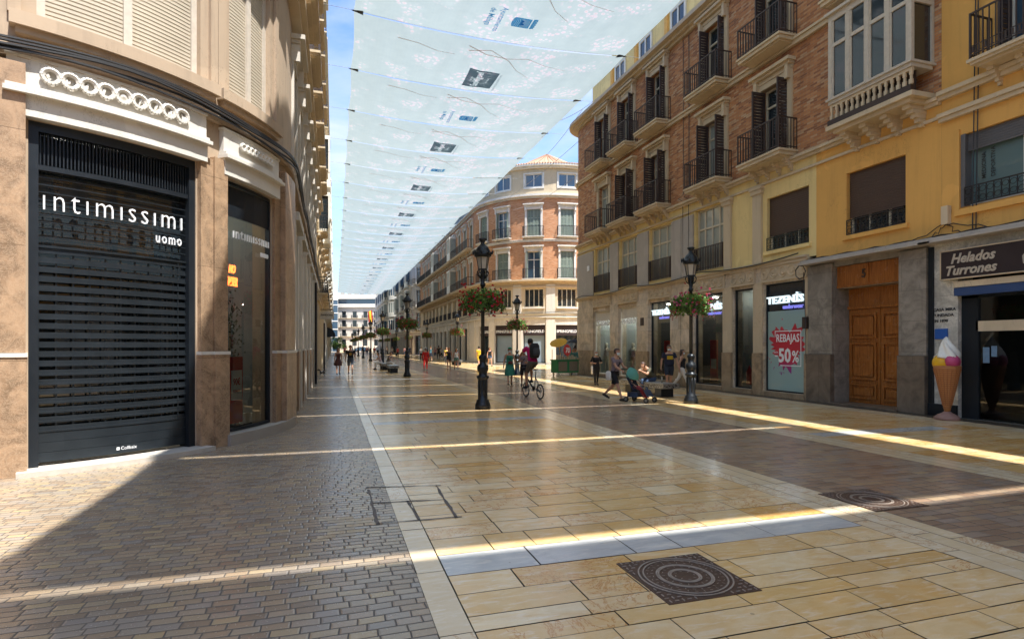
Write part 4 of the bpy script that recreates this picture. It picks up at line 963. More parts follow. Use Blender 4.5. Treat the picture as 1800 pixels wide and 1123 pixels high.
def ochre():
    P = PR; r = thing('ochre_building', 'ochre orange building at the right edge with an ice cream shop under a dark sign', 'building', (14.5, 5, 0), absm=True)
    s0 = sp_(1655) + .002; s1 = sy(-17); g0 = sp_(1634) + .002
    op = [(sp_(1684), sp_(1684) + 3.6, 0, 3.75), (sp_(1684) + 4.4, sp_(1684) + 8, 0, 3.75), (sp_(1684) + 9, sp_(1684) + 12, 0, 3.75)]
    wall(P, r, g0, s1, 0, 4.3, op, [white_marble], .5, 'ground_floor_wall', ends=False)
    wm = [(sp_(1690), sp_(1690) + 2.5, 5.1, 6.85)] + [(sp_(1690) + 4 * k, sp_(1690) + 4 * k + 2.2, 5.1, 6.85) for k in (1, 2, 3, 4, 5)]
    wall(P, r, s0, s1, 4.3, 8.0, wm, [orange_wall], .35, 'upper_wall', ends=False)
    b = MB(P); b.box(g0, g0 + .12, .001, .05, 0, 4.25); b.box(g0, sp_(1684), .001, .07, 0, .3); b.build('dark_trim', black_metal, r)
    for i, q in enumerate(wm):
        w = window(P, r, *q, white_paint, teal_film, -.2, 2, .0, .09); roller(P, w, q[0] + .02, q[1] - .02, q[3] - .42, q[3], blind_grey, -.08, .06)
        b = MB(P); b.box(q[0] - .002, q[0] + .1, -.3, .02, q[2], q[3]); b.build('shutter_guide', blind_grey, w)
        scroll_grille(P, w, q[0] + .1, q[1] - .02, q[2] + .02, q[2] + .46, .03, iron)
        if i == 0:
            t = MB(P)
            for txt, a, hh in (('MEDICINA', .42, .62), ('DEPORTIVA', .62, .7), ('TRAUMATOLOGIA', 1.62, .95)):
                mb = MB(); v, f = text2d(txt, 1.0, .01); x0 = min(p[0] for p in v); x1 = max(p[0] for p in v); k = hh / (x1 - x0)
                t.add([(q[0] + a - (y * k), -.19, q[2] + .62 + (x - x0) * k) for x, y in v], f)
            t.build('window_lettering', cable, w)
        b = MB(P); b.box(q[0] - .12, q[1] + .12, .001, .08, q[2] - .2, q[2] - .05); b.box(q[0] - .14, q[0] - .02, .001, .05, q[2] - .05, q[3] + .14); b.build('surround', orange_wall, w)
    moulding(P, r, g0, s1, [(.001, .42, 4.301, 4.35), (.001, .36, 4.351, 4.43)], grey_trim)
    moulding(P, r, s0, s1, [(.001, .12, 7.30, 7.4), (.001, .18, 7.401, 7.5), (.001, .12, 7.85, 7.95), (.001, .2, 7.951, 8.05)], cream_trim)
    z = 8.05
    for k in range(2):
        ops = [(sy(8.95) + 3.6 * i, sy(8.95) + 3.6 * i + 1.5, z + .2, z + 3.0) for i in range(7)]
        wall(P, r, s0, s1, z, z + 4.1, ops, [orange_wall], .35, 'upper_wall', ends=False)
        for q in ops:
            w = window(P, r, *q, white_paint, blue_glass, -.2); shutters(P, w, q[0], q[1], q[2], q[3], brown_shut, 'open', .4)
            balcony(P, r, q[0] - .35, q[1] + .35, z + .2, .75, cream_trim, iron_brown, 4, 1.05, True)
        z += 4.1
    moulding(P, r, s0, s1, [(-.8, .5, z, z + .2)], cream_trim, 'cornice'); core(P, r, s0, s1, 4.8, z, [(30, -17), (30, 10)], room_dark); core(P, r, sy(0), s1, 0, 4.75, [(30, -17), (30, -1)], room_dark)
    b = MB(P); b.quad(s0 - .5, sy(0), 0, 4.8, -4.5); b.add([(g0, -.5, 0), (g0, -4.5, 0), (g0, -4.5, 4.5), (g0, -.5, 4.5)], [(0, 1, 2, 3)]); b.add([(g0, -.4, 4.4), (g0, -4.5, 4.4), (sy(0), -4.5, 4.4), (sy(0), -.4, 4.4)], [(0, 1, 2, 3)]); b.build('shop_interior', room_grey, r)
    # ice cream shop front
    q = op[0]; a = q[0]
    b = MB(P); b.box(sp_(1665), sp_(1665) + 5.5, .12, .22, 3.38, 4.05); sg = b.build('shop_sign', navy_sign, r)
    b = MB(P); S = sp_(1665)
    for c in ((S - .02, S + 5.52, 3.36, 3.385), (S - .02, S + 5.52, 4.045, 4.07), (S - .02, S + .01, 3.36, 4.07)): b.box(c[0], c[1], .11, .235, c[2], c[3])
    b.build('sign_frame', cream_trim, sg)
    t = MB(P); text_into(t, 'Helados', .98, .24, S + .25, .235, 3.73, .012, .03, .3); text_into(t, 'Turrones', 1.12, .235, S + .14, .235, 3.45, .012, .03, .3); text_into(t, 'Casa Mira', 2.9, .5, S + 1.75, .235, 3.46, .012, .03, .3); t.build('sign_lettering', gold, sg)
    b = MB(P); b.box(a, q[1], -.1, .16, 3.16, 3.3); o = b.build('awning_box', cream_trim, r); b = MB(P); b.box(a, q[1], -.05, .14, 2.96, 3.155); b.build('awning', blue_awning, o)
    w = MB(P); w.box(a, a + .32, -.2, -.12, 0, 2.95); w.box(a + .32, q[1], -.2, -.12, 2.1, 2.35); w.box(a + .32, a + .38, -.2, -.12, 0, 2.95); w.box(a, q[1], -.2, -.12, 2.9, 2.96); sh = w.build('shop_window', black_metal, r)
    g = MB(P); g.quad(a + .38, q[1], .0, 2.9, -.16); g.build('pane', shop_glass, sh); g = MB(P); g.box(a + .38, q[1], -.14, -.11, 2.1, 2.34); g.build('transom_panel', cream_trim, sh)
    g = MB(P); g.box(a + 1.6, q[1], -1.6, -1.0, .0, 1.1); g.box(a + 1.6, q[1], -1.6, -1.0, 1.7, 1.74); g.build('shop_counter', cream_trim, sh)
    g = MB(P); g.box(a + .46, a + .60, -.155, -.15, 1.35, 1.72); g.box(a + .64, a + .76, -.155, -.15, 1.5, 1.75); g.build_each('window_notice', simple('pale_blue_paper', (.16, .26, .38), .6, .3, 12), sh)
    t = MB(P); s = sp_(1641)
    for i, tx in enumerate(('CASA MIRA', 'FUNDADA', 'EN 1890')): text_into(t, tx, (.55, .5, .36)[i], .075, s, .012, 2.62 - .14 * i, .01, .02)
    t.build('wall_lettering', cable, r)
    b = MB(P); b.box(s + .05, s + .36, .002, .03, 1.92, 2.18); o = b.build('blue_plaque', blue_sign, r)
    b = MB(P); b.box(sp_(1661), sp_(1661) + .16, .01, .14, 4.75, 5.2); o = b.build('junction_box', cream_trim, r); c = MB(P); rnd = random.Random(8)
    for k in range(4):
        s = sp_(1661) + .08; ps = [(s, .08, 4.75)]
        for i in range(7): ps.append((s + (k - 1.5) * .12 * i + rnd.uniform(-.05, .05), .07, 4.75 - .05 * i + rnd.uniform(-.06, .06)))
        c.tube(ps, .012, 4)
    c.tube([(sp_(1718), .05, 4.5), (sp_(1725), .1, 8.0), (sp_(1722), .05, 12)], .015, 4); c.tube([(sp_(1712), .05, 4.5), (sp_(1718), .1, 8.0), (sp_(1720), .05, 12)], .015, 4)
    c.tube([(sp_(1440) + .3 * i, .2 + .02 * sin(i * 3), 4.47 + .02 * sin(i * 2.1)) for i in range(26)], .02, 4); c.build('wall_cable', cable, r)
ochre()

# ------------------------------------------------------------------ rounded brick corner building across the side street
def corner_brick():
    P = Line([('L', (14.1, 98), (14.1, 58)), ('A', (22.1, 58), 8.0, 180, 270), ('L', (22.1, 50), (34, 50))])
    LA = 40; A = lambda deg: LA + radians(deg - 180) * 8
    r = thing('brick_corner_building', 'rounded orange brick corner building with white ground floor and shops beyond the side street', 'building', (14.1, 58, 0), absm=True)
    S = P.len; zg, zm, z2, z3, zt = 4.75, 7.75, 11.7, 15.9, 18.9
    arcs = [A(d) for d in (196, 216.5, 240, 263)] + [LA + 8 * pi / 2 + 3.4, LA + 8 * pi / 2 + 7.5]
    W = {0: 1.05, 1: 1.05}
    straight = [38.2 - 3.05 * i for i in range(12)]
    gops = [(c - 1.1, c + 1.1, .1, 3.75) for c in arcs] + [(c - 1.15, c + 1.15, .1, 3.7) for c in straight[1::1]]
    gops = [q for q in gops if q[0] > .3]
    wall(P, r, 0, S, 0, zg, gops, [white_plaster], .4, 'ground_floor_wall')
    b = MB(P)
    for i in range(len(arcs) - 1): m = (arcs[i] + arcs[i + 1]) / 2; b.box(m - .42, m + .42, .001, .09, 0, 7.6)
    for c in straight: b.box(c + 1.3, c + 1.7, .001, .1, 0, zg)
    b.build_each('pilaster', white_plaster, r)
    for i, q in enumerate(gops):
        arc = i < len(arcs); w = window(P, r, *q, black_metal, frost_blue if arc and i in (1, 2) else dark_glass, -.3, 1, .80, .1, name='shop_window')
        if arc and i < 4:
            k = MB(P); k.box(q[0] + .05, q[1] - .05, -.24, -.15, 2.75, 3.7); k.build('sign_board', navy_sign, w)
            t = MB(P); text_into(t, 'SPRINGFIELD', q[1] - q[0] - .16, .26, q[0] + .08, -.13, 3.02, .015, .012); t.build('sign_lettering', letter_white, w)
    moulding(P, r, 0, S, [(.001, .16, 4.45, 4.55), (.001, .1, 4.551, zg), (.001, .2, zg + .001, zg + .08)], white_trim)
    # mezzanine
    mo = [(c - .95, c + .95, 5.45, 7.2) for c in arcs] + [(c - .95, c + .95, 5.15, 7.2) for c in straight]
    wall(P, r, 0, S, zg, zm, mo, [cream_trim], .35, 'upper_wall')
    for i, q in enumerate(mo):
        w = window(P, r, *q, cream_paint, dark_glass, -.2, 4, 0, .07); R = MB(P)
        if i >= len(arcs): railing(R, q[0], q[1], -.02, .06, q[2] + .001, .8, .16, .014); R.build('railing', iron, w)
        else: R.box(q[0] - .1, q[1] + .1, .001, .14, 5.3, 5.44); R.build('sill', white_trim, w)
    moulding(P, r, 0, S, [(.001, .14, 7.3, 7.4), (.001, .22, zm, zm + .15), (.001, .5, zm + .151, zm + .3)], cream_trim)
    # brick floors
    for lv, (a, c_, w0, w1) in enumerate(((zm + .3, z2, 8.15, 10.75), (z2, z3, 12.15, 14.75))):
        ops = [(c - .66, c + .66, w0, w1) for c in arcs] + [(c - .55, c + .55, w0, w1) for c in straight]
        wall(P, r, 0, S, a, c_, ops, [brick_orange], .35, 'brick_wall', ends=False)
        for i, q in enumerate(ops):
            w = window(P, r, *q, white_paint, blue_glass, -.2, 2, .7); surround(P, w, *q, white_trim, .2, True, .06)
            op_ = (lv, i) in ((0, 2), (1, 1))
            if not op_: shutters(P, w, q[0], q[1], q[2], q[3], green_shut, 'closed')
            else: shutters(P, w, q[0], q[1], q[2], q[3], green_shut, 'open', .3)
            if i < len(arcs): balcony(P, r, q[0] - .35, q[1] + .35, w0, .45, white_trim, iron, 0, .95, False, .14)
        if 1:
            b0 = 0.4; 
            for k in range(4): balcony(P, r, b0 + .1, b0 + 9.4, w0, .75, cream_trim, iron, 8, .95, False, .2, .17); b0 += 9.75
        for c in straight[3:11:4]:
            b = MB(P); b.box(c - .9, c + .9, .001, .8, w0 + .01, w0 + .9); b.box(c - .9, c + .9, .001, .8, w1, w1 + .2)
            for q_ in range(4): s = c - .85 + 1.7 * q_ / 3; b.box(s - .05, s + .05, .7, .8, w0 + .9, w1)
            m_ = b.build('mirador', white_paint, r); g = MB(P); g.box(c - .85, c + .85, .01, .75, w0 + .901, w1 - .001); g.build('pane', curtain_glass, m_)
    moulding(P, r, 0, S, [(.001, .14, z2 - .05, z2 + .1), (.001, .2, z2 + .101, z2 + .18)], white_trim)
    moulding(P, r, 0, S, [(.001, .15, z3 - .1, z3 + .05), (-.3, .4, z3 + .051, z3 + .25)], white_trim, 'cornice')
    # attic storey
    ops = [(c - .85, c + .85, z3 + .95, z3 + 2.2) for c in arcs]; ops2 = [(c - .5, c + .5, z3 + .95, z3 + 2.2) for c in straight]
    s_ = 36.5
    wall(P, r, s_, S, z3 + .25, zt, [o for o in ops], [beige_wall], .2, 'attic_wall')
    for q in ops:
        w = window(P, r, *q, white_paint, blue_glass, -.12, 2, 0, .08); b = MB(P); b.box(q[0] - .15, q[0], .001, .06, q[2] - .15, q[3] + .12); b.box(q[1], q[1] + .15, .001, .06, q[2] - .15, q[3] + .12); b.box(q[0], q[1], .001, .06, q[3], q[3] + .12); b.box(q[0], q[1], .001, .06, q[2] - .15, q[2]); b.build('surround', white_trim, w)
    moulding(P, r, s_, S, [(.001, .3, zt - .3, zt - .15), (-.5, .55, zt - .149, zt)], white_trim, 'cornice')
    b = MB(P); b.box(0, s_ - .01, -2.2, -2.0, z3 + .25, zt - .4); b.build('attic_wall', cream_trim, r)
    b = MB(P); n = int(s_ / .9)
    for i in range(n): s = i * .9; b.box(s, s + .06, .2, .26, z3 + .25, z3 + 1.1)
    b.box(0, s_, .21, .25, z3 + 1.05, z3 + 1.1); b.box(0, s_, .2, .26, z3 + .26, z3 + .5); b.build('parapet', white_trim, r)
    # tiled roof: fan of tile courses over the drum
    rf = MB(); cx, cy = 22.1, 58; 
    n = 64
    for i in range(n):
        a0 = radians(165 + 110 * i / n); a1 = radians(165 + 110 * (i + .62) / n); R0, R1 = 8.6, 1.0; h0, h1 = zt + .02, zt + 1.6
        k = 3; vs = []
        for a, dz in ((a0, 0), ((a0 + a1) / 2, .11), (a1, 0)): vs += [(cx + R0 * cos(a), cy + R0 * sin(a), h0 + dz), (cx + R1 * cos(a), cy + R1 * sin(a), h1 + dz)]
        rf.add(vs, [(0, 2, 3, 1), (2, 4, 5, 3), (0, 4, 2)])
    a = [radians(165 + 110 * i / 30) for i in range(31)]; vs = [(cx + 8.5 * cos(t), cy + 8.5 * sin(t), zt + .01) for t in a] + [(cx, cy, zt + 2.55)]; rf.add(vs, [(i, i + 1, 31) for i in range(30)])
    rf.add([(22, 49.5, zt + .02), (34, 49.5, zt + .02), (34, 58, zt + 2.6), (22, 58, zt + 2.6), (14, 64, zt), (22, 64, zt + 2.4)], [(0, 1, 2, 3), (3, 5, 4)])
    
    for i in range(40):
        a0 = 2 * pi * i / 40; a1 = 2 * pi * (i + .7) / 40; vs = []; px_, py_ = 20.7, 54.4
        for a, dz in ((a0, 0), ((a0 + a1) / 2, .1), (a1, 0)): vs += [(px_ + 4.3 * cos(a), py_ + 4.3 * sin(a), zt + .02 + dz), (px_ + .1 * cos(a), py_ + .1 * sin(a), zt + 2.3 + dz)]
        rf.add(vs, [(0, 2, 3, 1), (2, 4, 5, 3)])
    rf.lathe([(4.3, 0), (.05, 2.25)], 30, (20.7, 54.4, zt + .03)); rf.build('roof', roof_tile, r)
    core(P, r, 0, S, 0, z3 + .3, [(34, 98)], room_dark); core(P, r, s_, S, z3 + .31, zt - .1, [(34, 62), (16, 62)], grey_trim, -.3)
    c = MB(P); pts = []; s = 20
    while s < S: pts.append((s, .24, 4.95 - .12 * abs(sin(s * .5)))); s += .5
    c.tube(pts, .03, 4); c.build('wall_cable', cable, r)
frost_blue = simple('pale_blue_shutter', (.20, .27, .34), .5, .15, 1.5)
corner_brick()

# ------------------------------------------------------------------ far right row
def far_building(pieces, back, zt, wm, tm, label, shopcol=black_metal, bays=3.2, mir=2, sign=None):
    P = Line(pieces); x, y, _, _ = P.at(0); r = thing('street_building', label, 'building', (x, y, 0), absm=True); S = P.len
    n = int(S / bays); bw = S / n; z = 4.6
    g = [(i * bw + .5, (i + 1) * bw - .5, .05, 3.7) for i in range(n)]; wall(P, r, 0, S, 0, z, g, [wm], .4, 'ground_floor_wall')
    for q in g: window(P, r, *q, shopcol, dark_glass, -.3, 1, .8, .1, name='shop_window')
    if sign:
        b = MB(P); i = n * 6 // 10; b.box(g[i][0] + .1, g[i][1] - .1, -.2, .15, 3.0, 3.6); b.build('shop_sign', sign, r)
    moulding(P, r, 0, S, [(.001, .18, 4.3, 4.5)], tm); nf = 3; fh = (zt - z) / nf
    for k in range(nf):
        ops = [(i * bw + bw / 2 - .6, i * bw + bw / 2 + .6, z + .25, z + fh - .9) for i in range(n)]
        wall(P, r, 0, S, z, z + fh, ops, [wm], .3, 'upper_wall')
        for i, q in enumerate(ops):
            if i % mir == 0:
                b = MB(P); s0, s1 = q[0] - .5, q[1] + .5; b.box(s0, s1, .001, .8, z + .1, z + 1.1); b.box(s0, s1, .001, .8, z + fh - .7, z + fh - .45)
                for j in range(5): c = s0 + .05 + (s1 - s0 - .1) * j / 4; b.box(c - .05, c + .05, .7, .8, z + 1.1, z + fh - .7)

                m_ = b.build('mirador', white_paint, r); g_ = MB(P); g_.box(s0 + .04, s1 - .04, .01, .75, z + 1.101, z + fh - .701); g_.build('pane', curtain_glass if k % 2 else blue_glass, m_)
            else:
                w = window(P, r, *q, cream_paint, dark_glass); surround(P, w, *q, tm, .15, True); balcony(P, r, q[0] - .4, q[1] + .4, z + .25, .6, tm, iron, 2, .95, step=.2)
        z += fh; moulding(P, r, 0, S, [(.001, .2, z - .2, z)], tm)
    moulding(P, r, 0, S, [(-.4, .5, z + .001, z + .25)], tm, 'cornice'); b = MB(P)
    for i in range(int(S / 1.1)): b.box(i * 1.1, i * 1.1 + .1, .1, .2, z + .25, z + 1.0)
    b.box(0, S, .1, .2, z + .95, z + 1.05); b.build('parapet', white_trim, r)
    core(P, r, 0, S, 0, z + .1, back, wm, -.4); return r
far_building([('L', (14.1, 136), (14.1, 110)), ('A', (18.1, 110), 4.0, 180, 270), ('L', (18.1, 106), (30, 106))], [(30, 136)], 17.5, grey_trim, white_trim, 'grey building with white glazed bays on the right, just past the orange brick corner building', simple('dark_violet_front', (.05, .015, .06), .5, .2), 3.2, 3, simple('purple_sign', (.30, .03, .35), .4, .1))
far_building([('L', (12.6, 178), (12.6, 143)), ('A', (15.6, 143), 3.0, 180, 270), ('L', (15.6, 140), (30, 140))], [(30, 178)], 17, white_plaster, white_trim, 'white building with glazed bay windows, last one on the right side of the street', black_metal, 3.4, 2)

def end_building():
    P = Line([('L', (1.2, 196), (13, 192)), ('L', (13, 192), (34, 196))]); r = thing('square_building', 'white building with dark glazed top floor closing the far end of the street', 'building', (1.2, 196, 0), absm=True)
    S = P.len; zs = [1.8, 5.0, 8.1, 11.0]; n = 9; bw = 3.55; ops = []
    for z in zs: ops += [(1.2 + i * bw, 1.2 + i * bw + 1.35, z, z + 2.1) for i in range(n)]
    wall(P, r, 0, S, 0, 14.4, ops, [white_plaster], .35, 'facade_wall')
    for q in ops: window(P, r, *q, iron, dark_glass, -.2, 2, .7, .07)
    for z in zs[1:]: moulding(P, r, 0, S, [(.001, .35, z - .25, z - .08)], cream_trim)
    b = MB(P)
    for z in zs[1:]:
        for i in range(n): s = 1.2 + i * bw; railing(b, s - .3, s + 1.65, 0, .5, z - .07, .95, .2, .02)
    b.build_each('railing', iron, r)
    moulding(P, r, 0, S, [(.001, .5, 14.4, 15.6)], white_trim, 'cornice'); b = MB(P); b.quad(-1.5, S, 15.61, 17.2, -.6); b.build('glazed_storey', blue_glass, r)
    moulding(P, r, 0, S, [(-1.5, .1, 17.2, 18.6)], white_trim, 'cornice'); b = MB(P); rnd = random.Random(3)
    for i in range(14): s = .5 + i * 2.2; b.box(s, s + rnd.uniform(.8, 1.9), -2, -.8, 18.6, 18.6 + rnd.uniform(.7, 1.5))
    b.build_each('roof_equipment', concrete, r); core(P, r, 0, S, 0, 17.1, [(34, 215), (1, 215)], white_plaster, -.65)
    g = thing('glass_building', 'dark blue glass office block left of the white building at the end of the street', 'building', (-10, 192, 0), absm=True)
    b = MB(); b.box(-10, 1.1, 192, 210, 0, 16.5); b.build('glazing', blue_glass, g); b = MB()
    for k in range(6): b.box(-10.05, 1.15, 191.9, 191.99, 2.6 * k + 1.8, 2.6 * k + 2.1)
    for k in range(7): b.box(-9.8 + k * 1.8, -9.7 + k * 1.8, 191.88, 191.98, 0, 16.5)
    b.box(-10, 1.1, 191.9, 210, 16.5, 18.6); b.build('mullion', white_paint, g)
end_building()
# building closing the view along the side street
far_building([('L', (60, 54), (60, 30))], [(70, 30), (70, 54)], 16, beige_wall, cream_trim, 'beige building far along the side street behind the brick corner')

far_building([('L', (13, -17), (-34, -17))], [(-34, -26), (13, -26)], 15, orange_wall, cream_trim, 'ochre building behind the camera, mirrored in the dark shop front glass', bays=3.6, mir=4)

# ------------------------------------------------------------------ street canopy
CZ = 15.55; CX0, CX1 = .76, 13.2; CP = 5.15; CY0 = -6.6
ORD = ['first', 'second', 'third', 'fourth', 'fifth', 'sixth', 'seventh', 'eighth', 'ninth', 'tenth', 'eleventh', 'twelfth', 'thirteenth', 'fourteenth', 'fifteenth', 'sixteenth', 'seventeenth', 'eighteenth', 'nineteenth', 'twentieth']
def csag(x, y):
    """panel local: x 0..W, y 0..CP"""
    Wd = CX1 - CX0; k = x / Wd; t = y / CP
    return -.30 * 4 * k * (1 - k) - .20 * 4 * t * (1 - t) * (.5 + 2 * k * (1 - k)) + .03 * sin(x * 2.3 + y) * sin(t * pi) + .018 * sin(x * 6.1) * sin(t * pi)
def panel_mesh(kind):
    b = MB(); nx, ny = 60, 12; Wd = CX1 - CX0
    for j in range(ny + 1):
        for i in range(nx + 1):
            x = Wd * i / nx; k = i / nx; e0 = .03 + .052 * sin(pi * k) ** .7; y = e0 + (CP - 2 * e0) * j / ny
            xe = x + (1 - 2 * k) * .07 * sin(pi * j / ny) * (abs(1 - 2 * k) ** 6)
            b.v.append((xe, y, csag(x, y)))
    for j in range(ny):
        for i in range(nx): a = j * (nx + 1) + i; b.f.append((a, a + 1, a + nx + 2, a + nx + 1)); b.m.append(0); b.t.append(0)
    return b
def on_canopy(pts2, f, b, dz=-.012, m=0):
    b.add([(x, y, csag(x, y) + dz) for x, y in pts2], f, m)
def canopy_kind(kind):
    r = thing('canopy_panel', 'canopy panel', 'canopy panel', (CX0, 0, CZ), group='pale blue canopy panels stretched over the street')
    panel_mesh(kind).build('sail', canopy_m, r, smooth=True)
    cx = 6.2; b = MB()
    if kind:   # dark sponsor rectangle, text reads towards the camera
        x0, x1, y0, y1 = cx - .62, cx + .62, 2.35, 4.35
        # print laid as rows of cells that leave the lettering open to the pale sail above
        tx = MB(); text_into(tx, 'SanMiguel', 1.75, .50, 0, 0, 0, bold=.02, shear=.2, swap=lambda x, y: (cx + .12 - y, 4.22 - x, 0)); text_into(tx, 'DESDE 1890', .55, .08, 0, 0, 0, swap=lambda x, y: (cx - .42 - y, 3.65 - x, 0)); text_into(tx, 'MANILA', .5, .08, 0, 0, 0, swap=lambda x, y: (cx + .40 - y, 3.6 - x, 0))
        tri = []
        for f_ in tx.f:
            for q_ in range(1, len(f_) - 1): tri.append([tx.v[f_[0]][:2], tx.v[f_[q_]][:2], tx.v[f_[q_ + 1]][:2]])
        tri = np.array(tri); c_ = .02; nx_ = int(1.48 / c_); ny_ = int(2.0 / c_); X0 = x0 - .12; gx = X0 + (np.arange(nx_) + .5) * c_
        for j_ in range(ny_):
            yy = y0 + (j_ + .5) * c_; hit = np.zeros(nx_, bool)
            for t_ in tri[(tri[:, :, 1].min(1) <= yy) & (tri[:, :, 1].max(1) >= yy)]:
                e = [(t_[(q_ + 1) % 3][0] - t_[q_][0]) * (yy - t_[q_][1]) - (t_[(q_ + 1) % 3][1] - t_[q_][1]) * (gx - t_[q_][0]) for q_ in range(3)]
                hit |= ((e[0] >= 0) & (e[1] >= 0) & (e[2] >= 0)) | ((e[0] <= 0) & (e[1] <= 0) & (e[2] <= 0))
            a_ = None; sk = .22 * (j_ / ny_ - .5)
            for i_ in range(nx_ + 1):
                on = i_ < nx_ and not hit[i_]
                if on and a_ is None: a_ = i_
                if (not on or i_ - a_ >= 24) and a_ is not None:
                    xa, xb = X0 + a_ * c_, X0 + i_ * c_; ya, yb = y0 + j_ * c_, y0 + (j_ + 1) * c_
                    b.add([(xa, ya, csag(xa, ya) - .02), (xb, ya, csag(xb, ya) - .02), (xb, yb, csag(xb, yb) - .02), (xa, yb, csag(xa, yb) - .02)], [(0, 1, 2, 3)]); a_ = i_ if on else None
        b.build('printed_rectangle', print_navy, r); b = MB()
        text_into(b, 'CERVEZA ESPECIAL', 1.8, .1, 0, 0, 0, swap=lambda x, y: (x1 + .3 - y, 4.3 - x, csag(x1, 3.3) - .035)); b.build('printed_lettering', print_navy, r)
    else:
        sh = [(0, 0), (.16, -.08), (.36, -.1), (.56, -.08), (.72, 0), (.72, 1.0), (0, 1.0)]
        T = lambda x, y: (cx + .05 + y * .72, 2.75 + x * .95)
        def poly(pp, m=0, dz=-.02): q = [T(*p) for p in pp]; c = (sum(p[0] for p in q) / len(q), sum(p[1] for p in q) / len(q)); b.add([(x, y, csag(*c) + dz) for x, y in q], [tuple(range(len(q)))], m)
        poly(sh); poly([(.08, .42), (.64, .42), (.64, .93), (.08, .93)], 1, -.026); poly([(.12, .42), (.22, .62), (.34, .52), (.46, .7), (.58, .42)], 0, -.03)
        for i in range(3): poly([(.1, .1 + i * .1), (.3, .15 + i * .1), (.62, .1 + i * .1), (.62, .13 + i * .1), (.3, .18 + i * .1), (.1, .13 + i * .1)], 1, -.026)
        poly([(-.02, 1.08), (.74, 1.08), (.74, 1.16), (-.02, 1.16)])
        for i in range(5): a = -.02 + i * .16; poly([(a, 1.22), (a + .12, 1.22), (a + .15, 1.38), (a + .06, 1.32), (a - .03, 1.38)])
        poly([(-.02, 1.16), (.74, 1.16), (.74, 1.22), (-.02, 1.22)])
        b.build('printed_shield', [print_blue, printmat('pale_blue_print', (.9, .9, .9))], r); b = MB()
        text_into(b, 'Ayuntamiento', 1.75, .32, 0, 0, 0, bold=.012, swap=lambda x, y: (cx - .72 + y, 2.2 + x, csag(cx, 3) - .035))
        text_into(b, 'de Málaga', 1.25, .32, 0, 0, 0, bold=.012, swap=lambda x, y: (cx - 1.15 + y, 2.35 + x, csag(cx, 3) - .035)); b.build('printed_lettering', print_blue, r)
    b = MB(); rnd = random.Random(5 + kind)
    for (x0, y0, pts) in ((5.0, .55, [(0, 0), (.9, .45), (1.9, .5), (2.9, .35), (3.9, .75), (5.0, .95)]), (5.05, .9, [(0, 0), (1.0, -.25), (2.0, .3), (2.6, 1.1), (3.4, 1.7)]), (1.9, 1.0 if kind else .7, [(0, 0), (.9, .1), (1.8, .35), (2.6, .35)])):
        P = [(x0 + p[0], y0 + p[1]) for p in pts]; n = len(P); w = [.035 - .028 * i / n for i in range(n)]
        L = []
        for i in range(n):
            d = Vector((P[min(i + 1, n - 1)][0] - P[max(i - 1, 0)][0], P[min(i + 1, n - 1)][1] - P[max(i - 1, 0)][1])).normalized(); L.append((P[i][0] - d.y * w[i], P[i][1] + d.x * w[i])); L.append((P[i][0] + d.y * w[i], P[i][1] - d.x * w[i]))
        on_canopy(L, [(2 * i, 2 * i + 1, 2 * i + 3, 2 * i + 2) for i in range(n - 1)], b, -.015)
    b.build('printed_branch', print_brown, r)
    b = MB()
    for x, sg in ((0, -1), (CX1 - CX0, 1)): b.add([(x + sg * .12, 0, .02), (x - sg * .38, .16, -.02), (x - sg * .38, -.16, -.02), (x + sg * .12, -.02, -.03)], [(0, 1, 2), (1, 2, 3)])
    b.build('corner_patch', iron, r)
    return r
def canopies():
    proto = [canopy_kind(0), canopy_kind(1)]; cnt = [0, 0]; first = [True, True]
    for k in range(31):
        y = CY0 + k * CP; kd = (k + 1) % 2; o = proto[kd]
        if not first[kd]: o = dup(proto[kd], (CX0, y, CZ))
        else: o.location = (CX0, y, CZ); first[kd] = False
        nm = 'dark sponsor rectangle' if kd else 'blue city shield'
        vis = y > 17
        if vis: o['label'] = 'canopy sail printed with %s, %s such sail from the top of the photo' % (nm, ORD[cnt[kd]]); cnt[kd] += 1
        else: o['label'] = 'pale canopy sail with %s above and behind the camera, %s of those' % (nm, ORD[k])
    # suspension cables at each seam and tie wires to the left facades
    c0 = None
    for k in range(4, 32):
        y = CY0 + k * CP; b = MB()
        if c0 is None:
            pts = []
            for i in range(25):
                x = -1.0 + 15.5 * i / 24; t = (x - CX0) / (CX1 - CX0); z = .25 - .30 * 4 * t * (1 - t) if 0 < t < 1 else .25 + .35 * (-t if t < 0 else t - 1) * 1.0
                pts.append((x, 0, z - .25))
            b.tube(pts, .008, 4, cap=False); c0 = b.build('support_cable', wire); c0.location = (0, y, CZ + .02); o = c0
        else: o = c0.copy(); COL.objects.link(o); o.location = (0, y, CZ + .02)
        tag(o, 'steel cable along a canopy seam, %s one from the top of the photo' % ORD[min(19, k - 4)] if k - 4 < 20 else 'steel cable along a distant canopy seam, %s one from the far end' % ORD[31 - k], 'cable', 'steel cables along the canopy seams')
canopies()
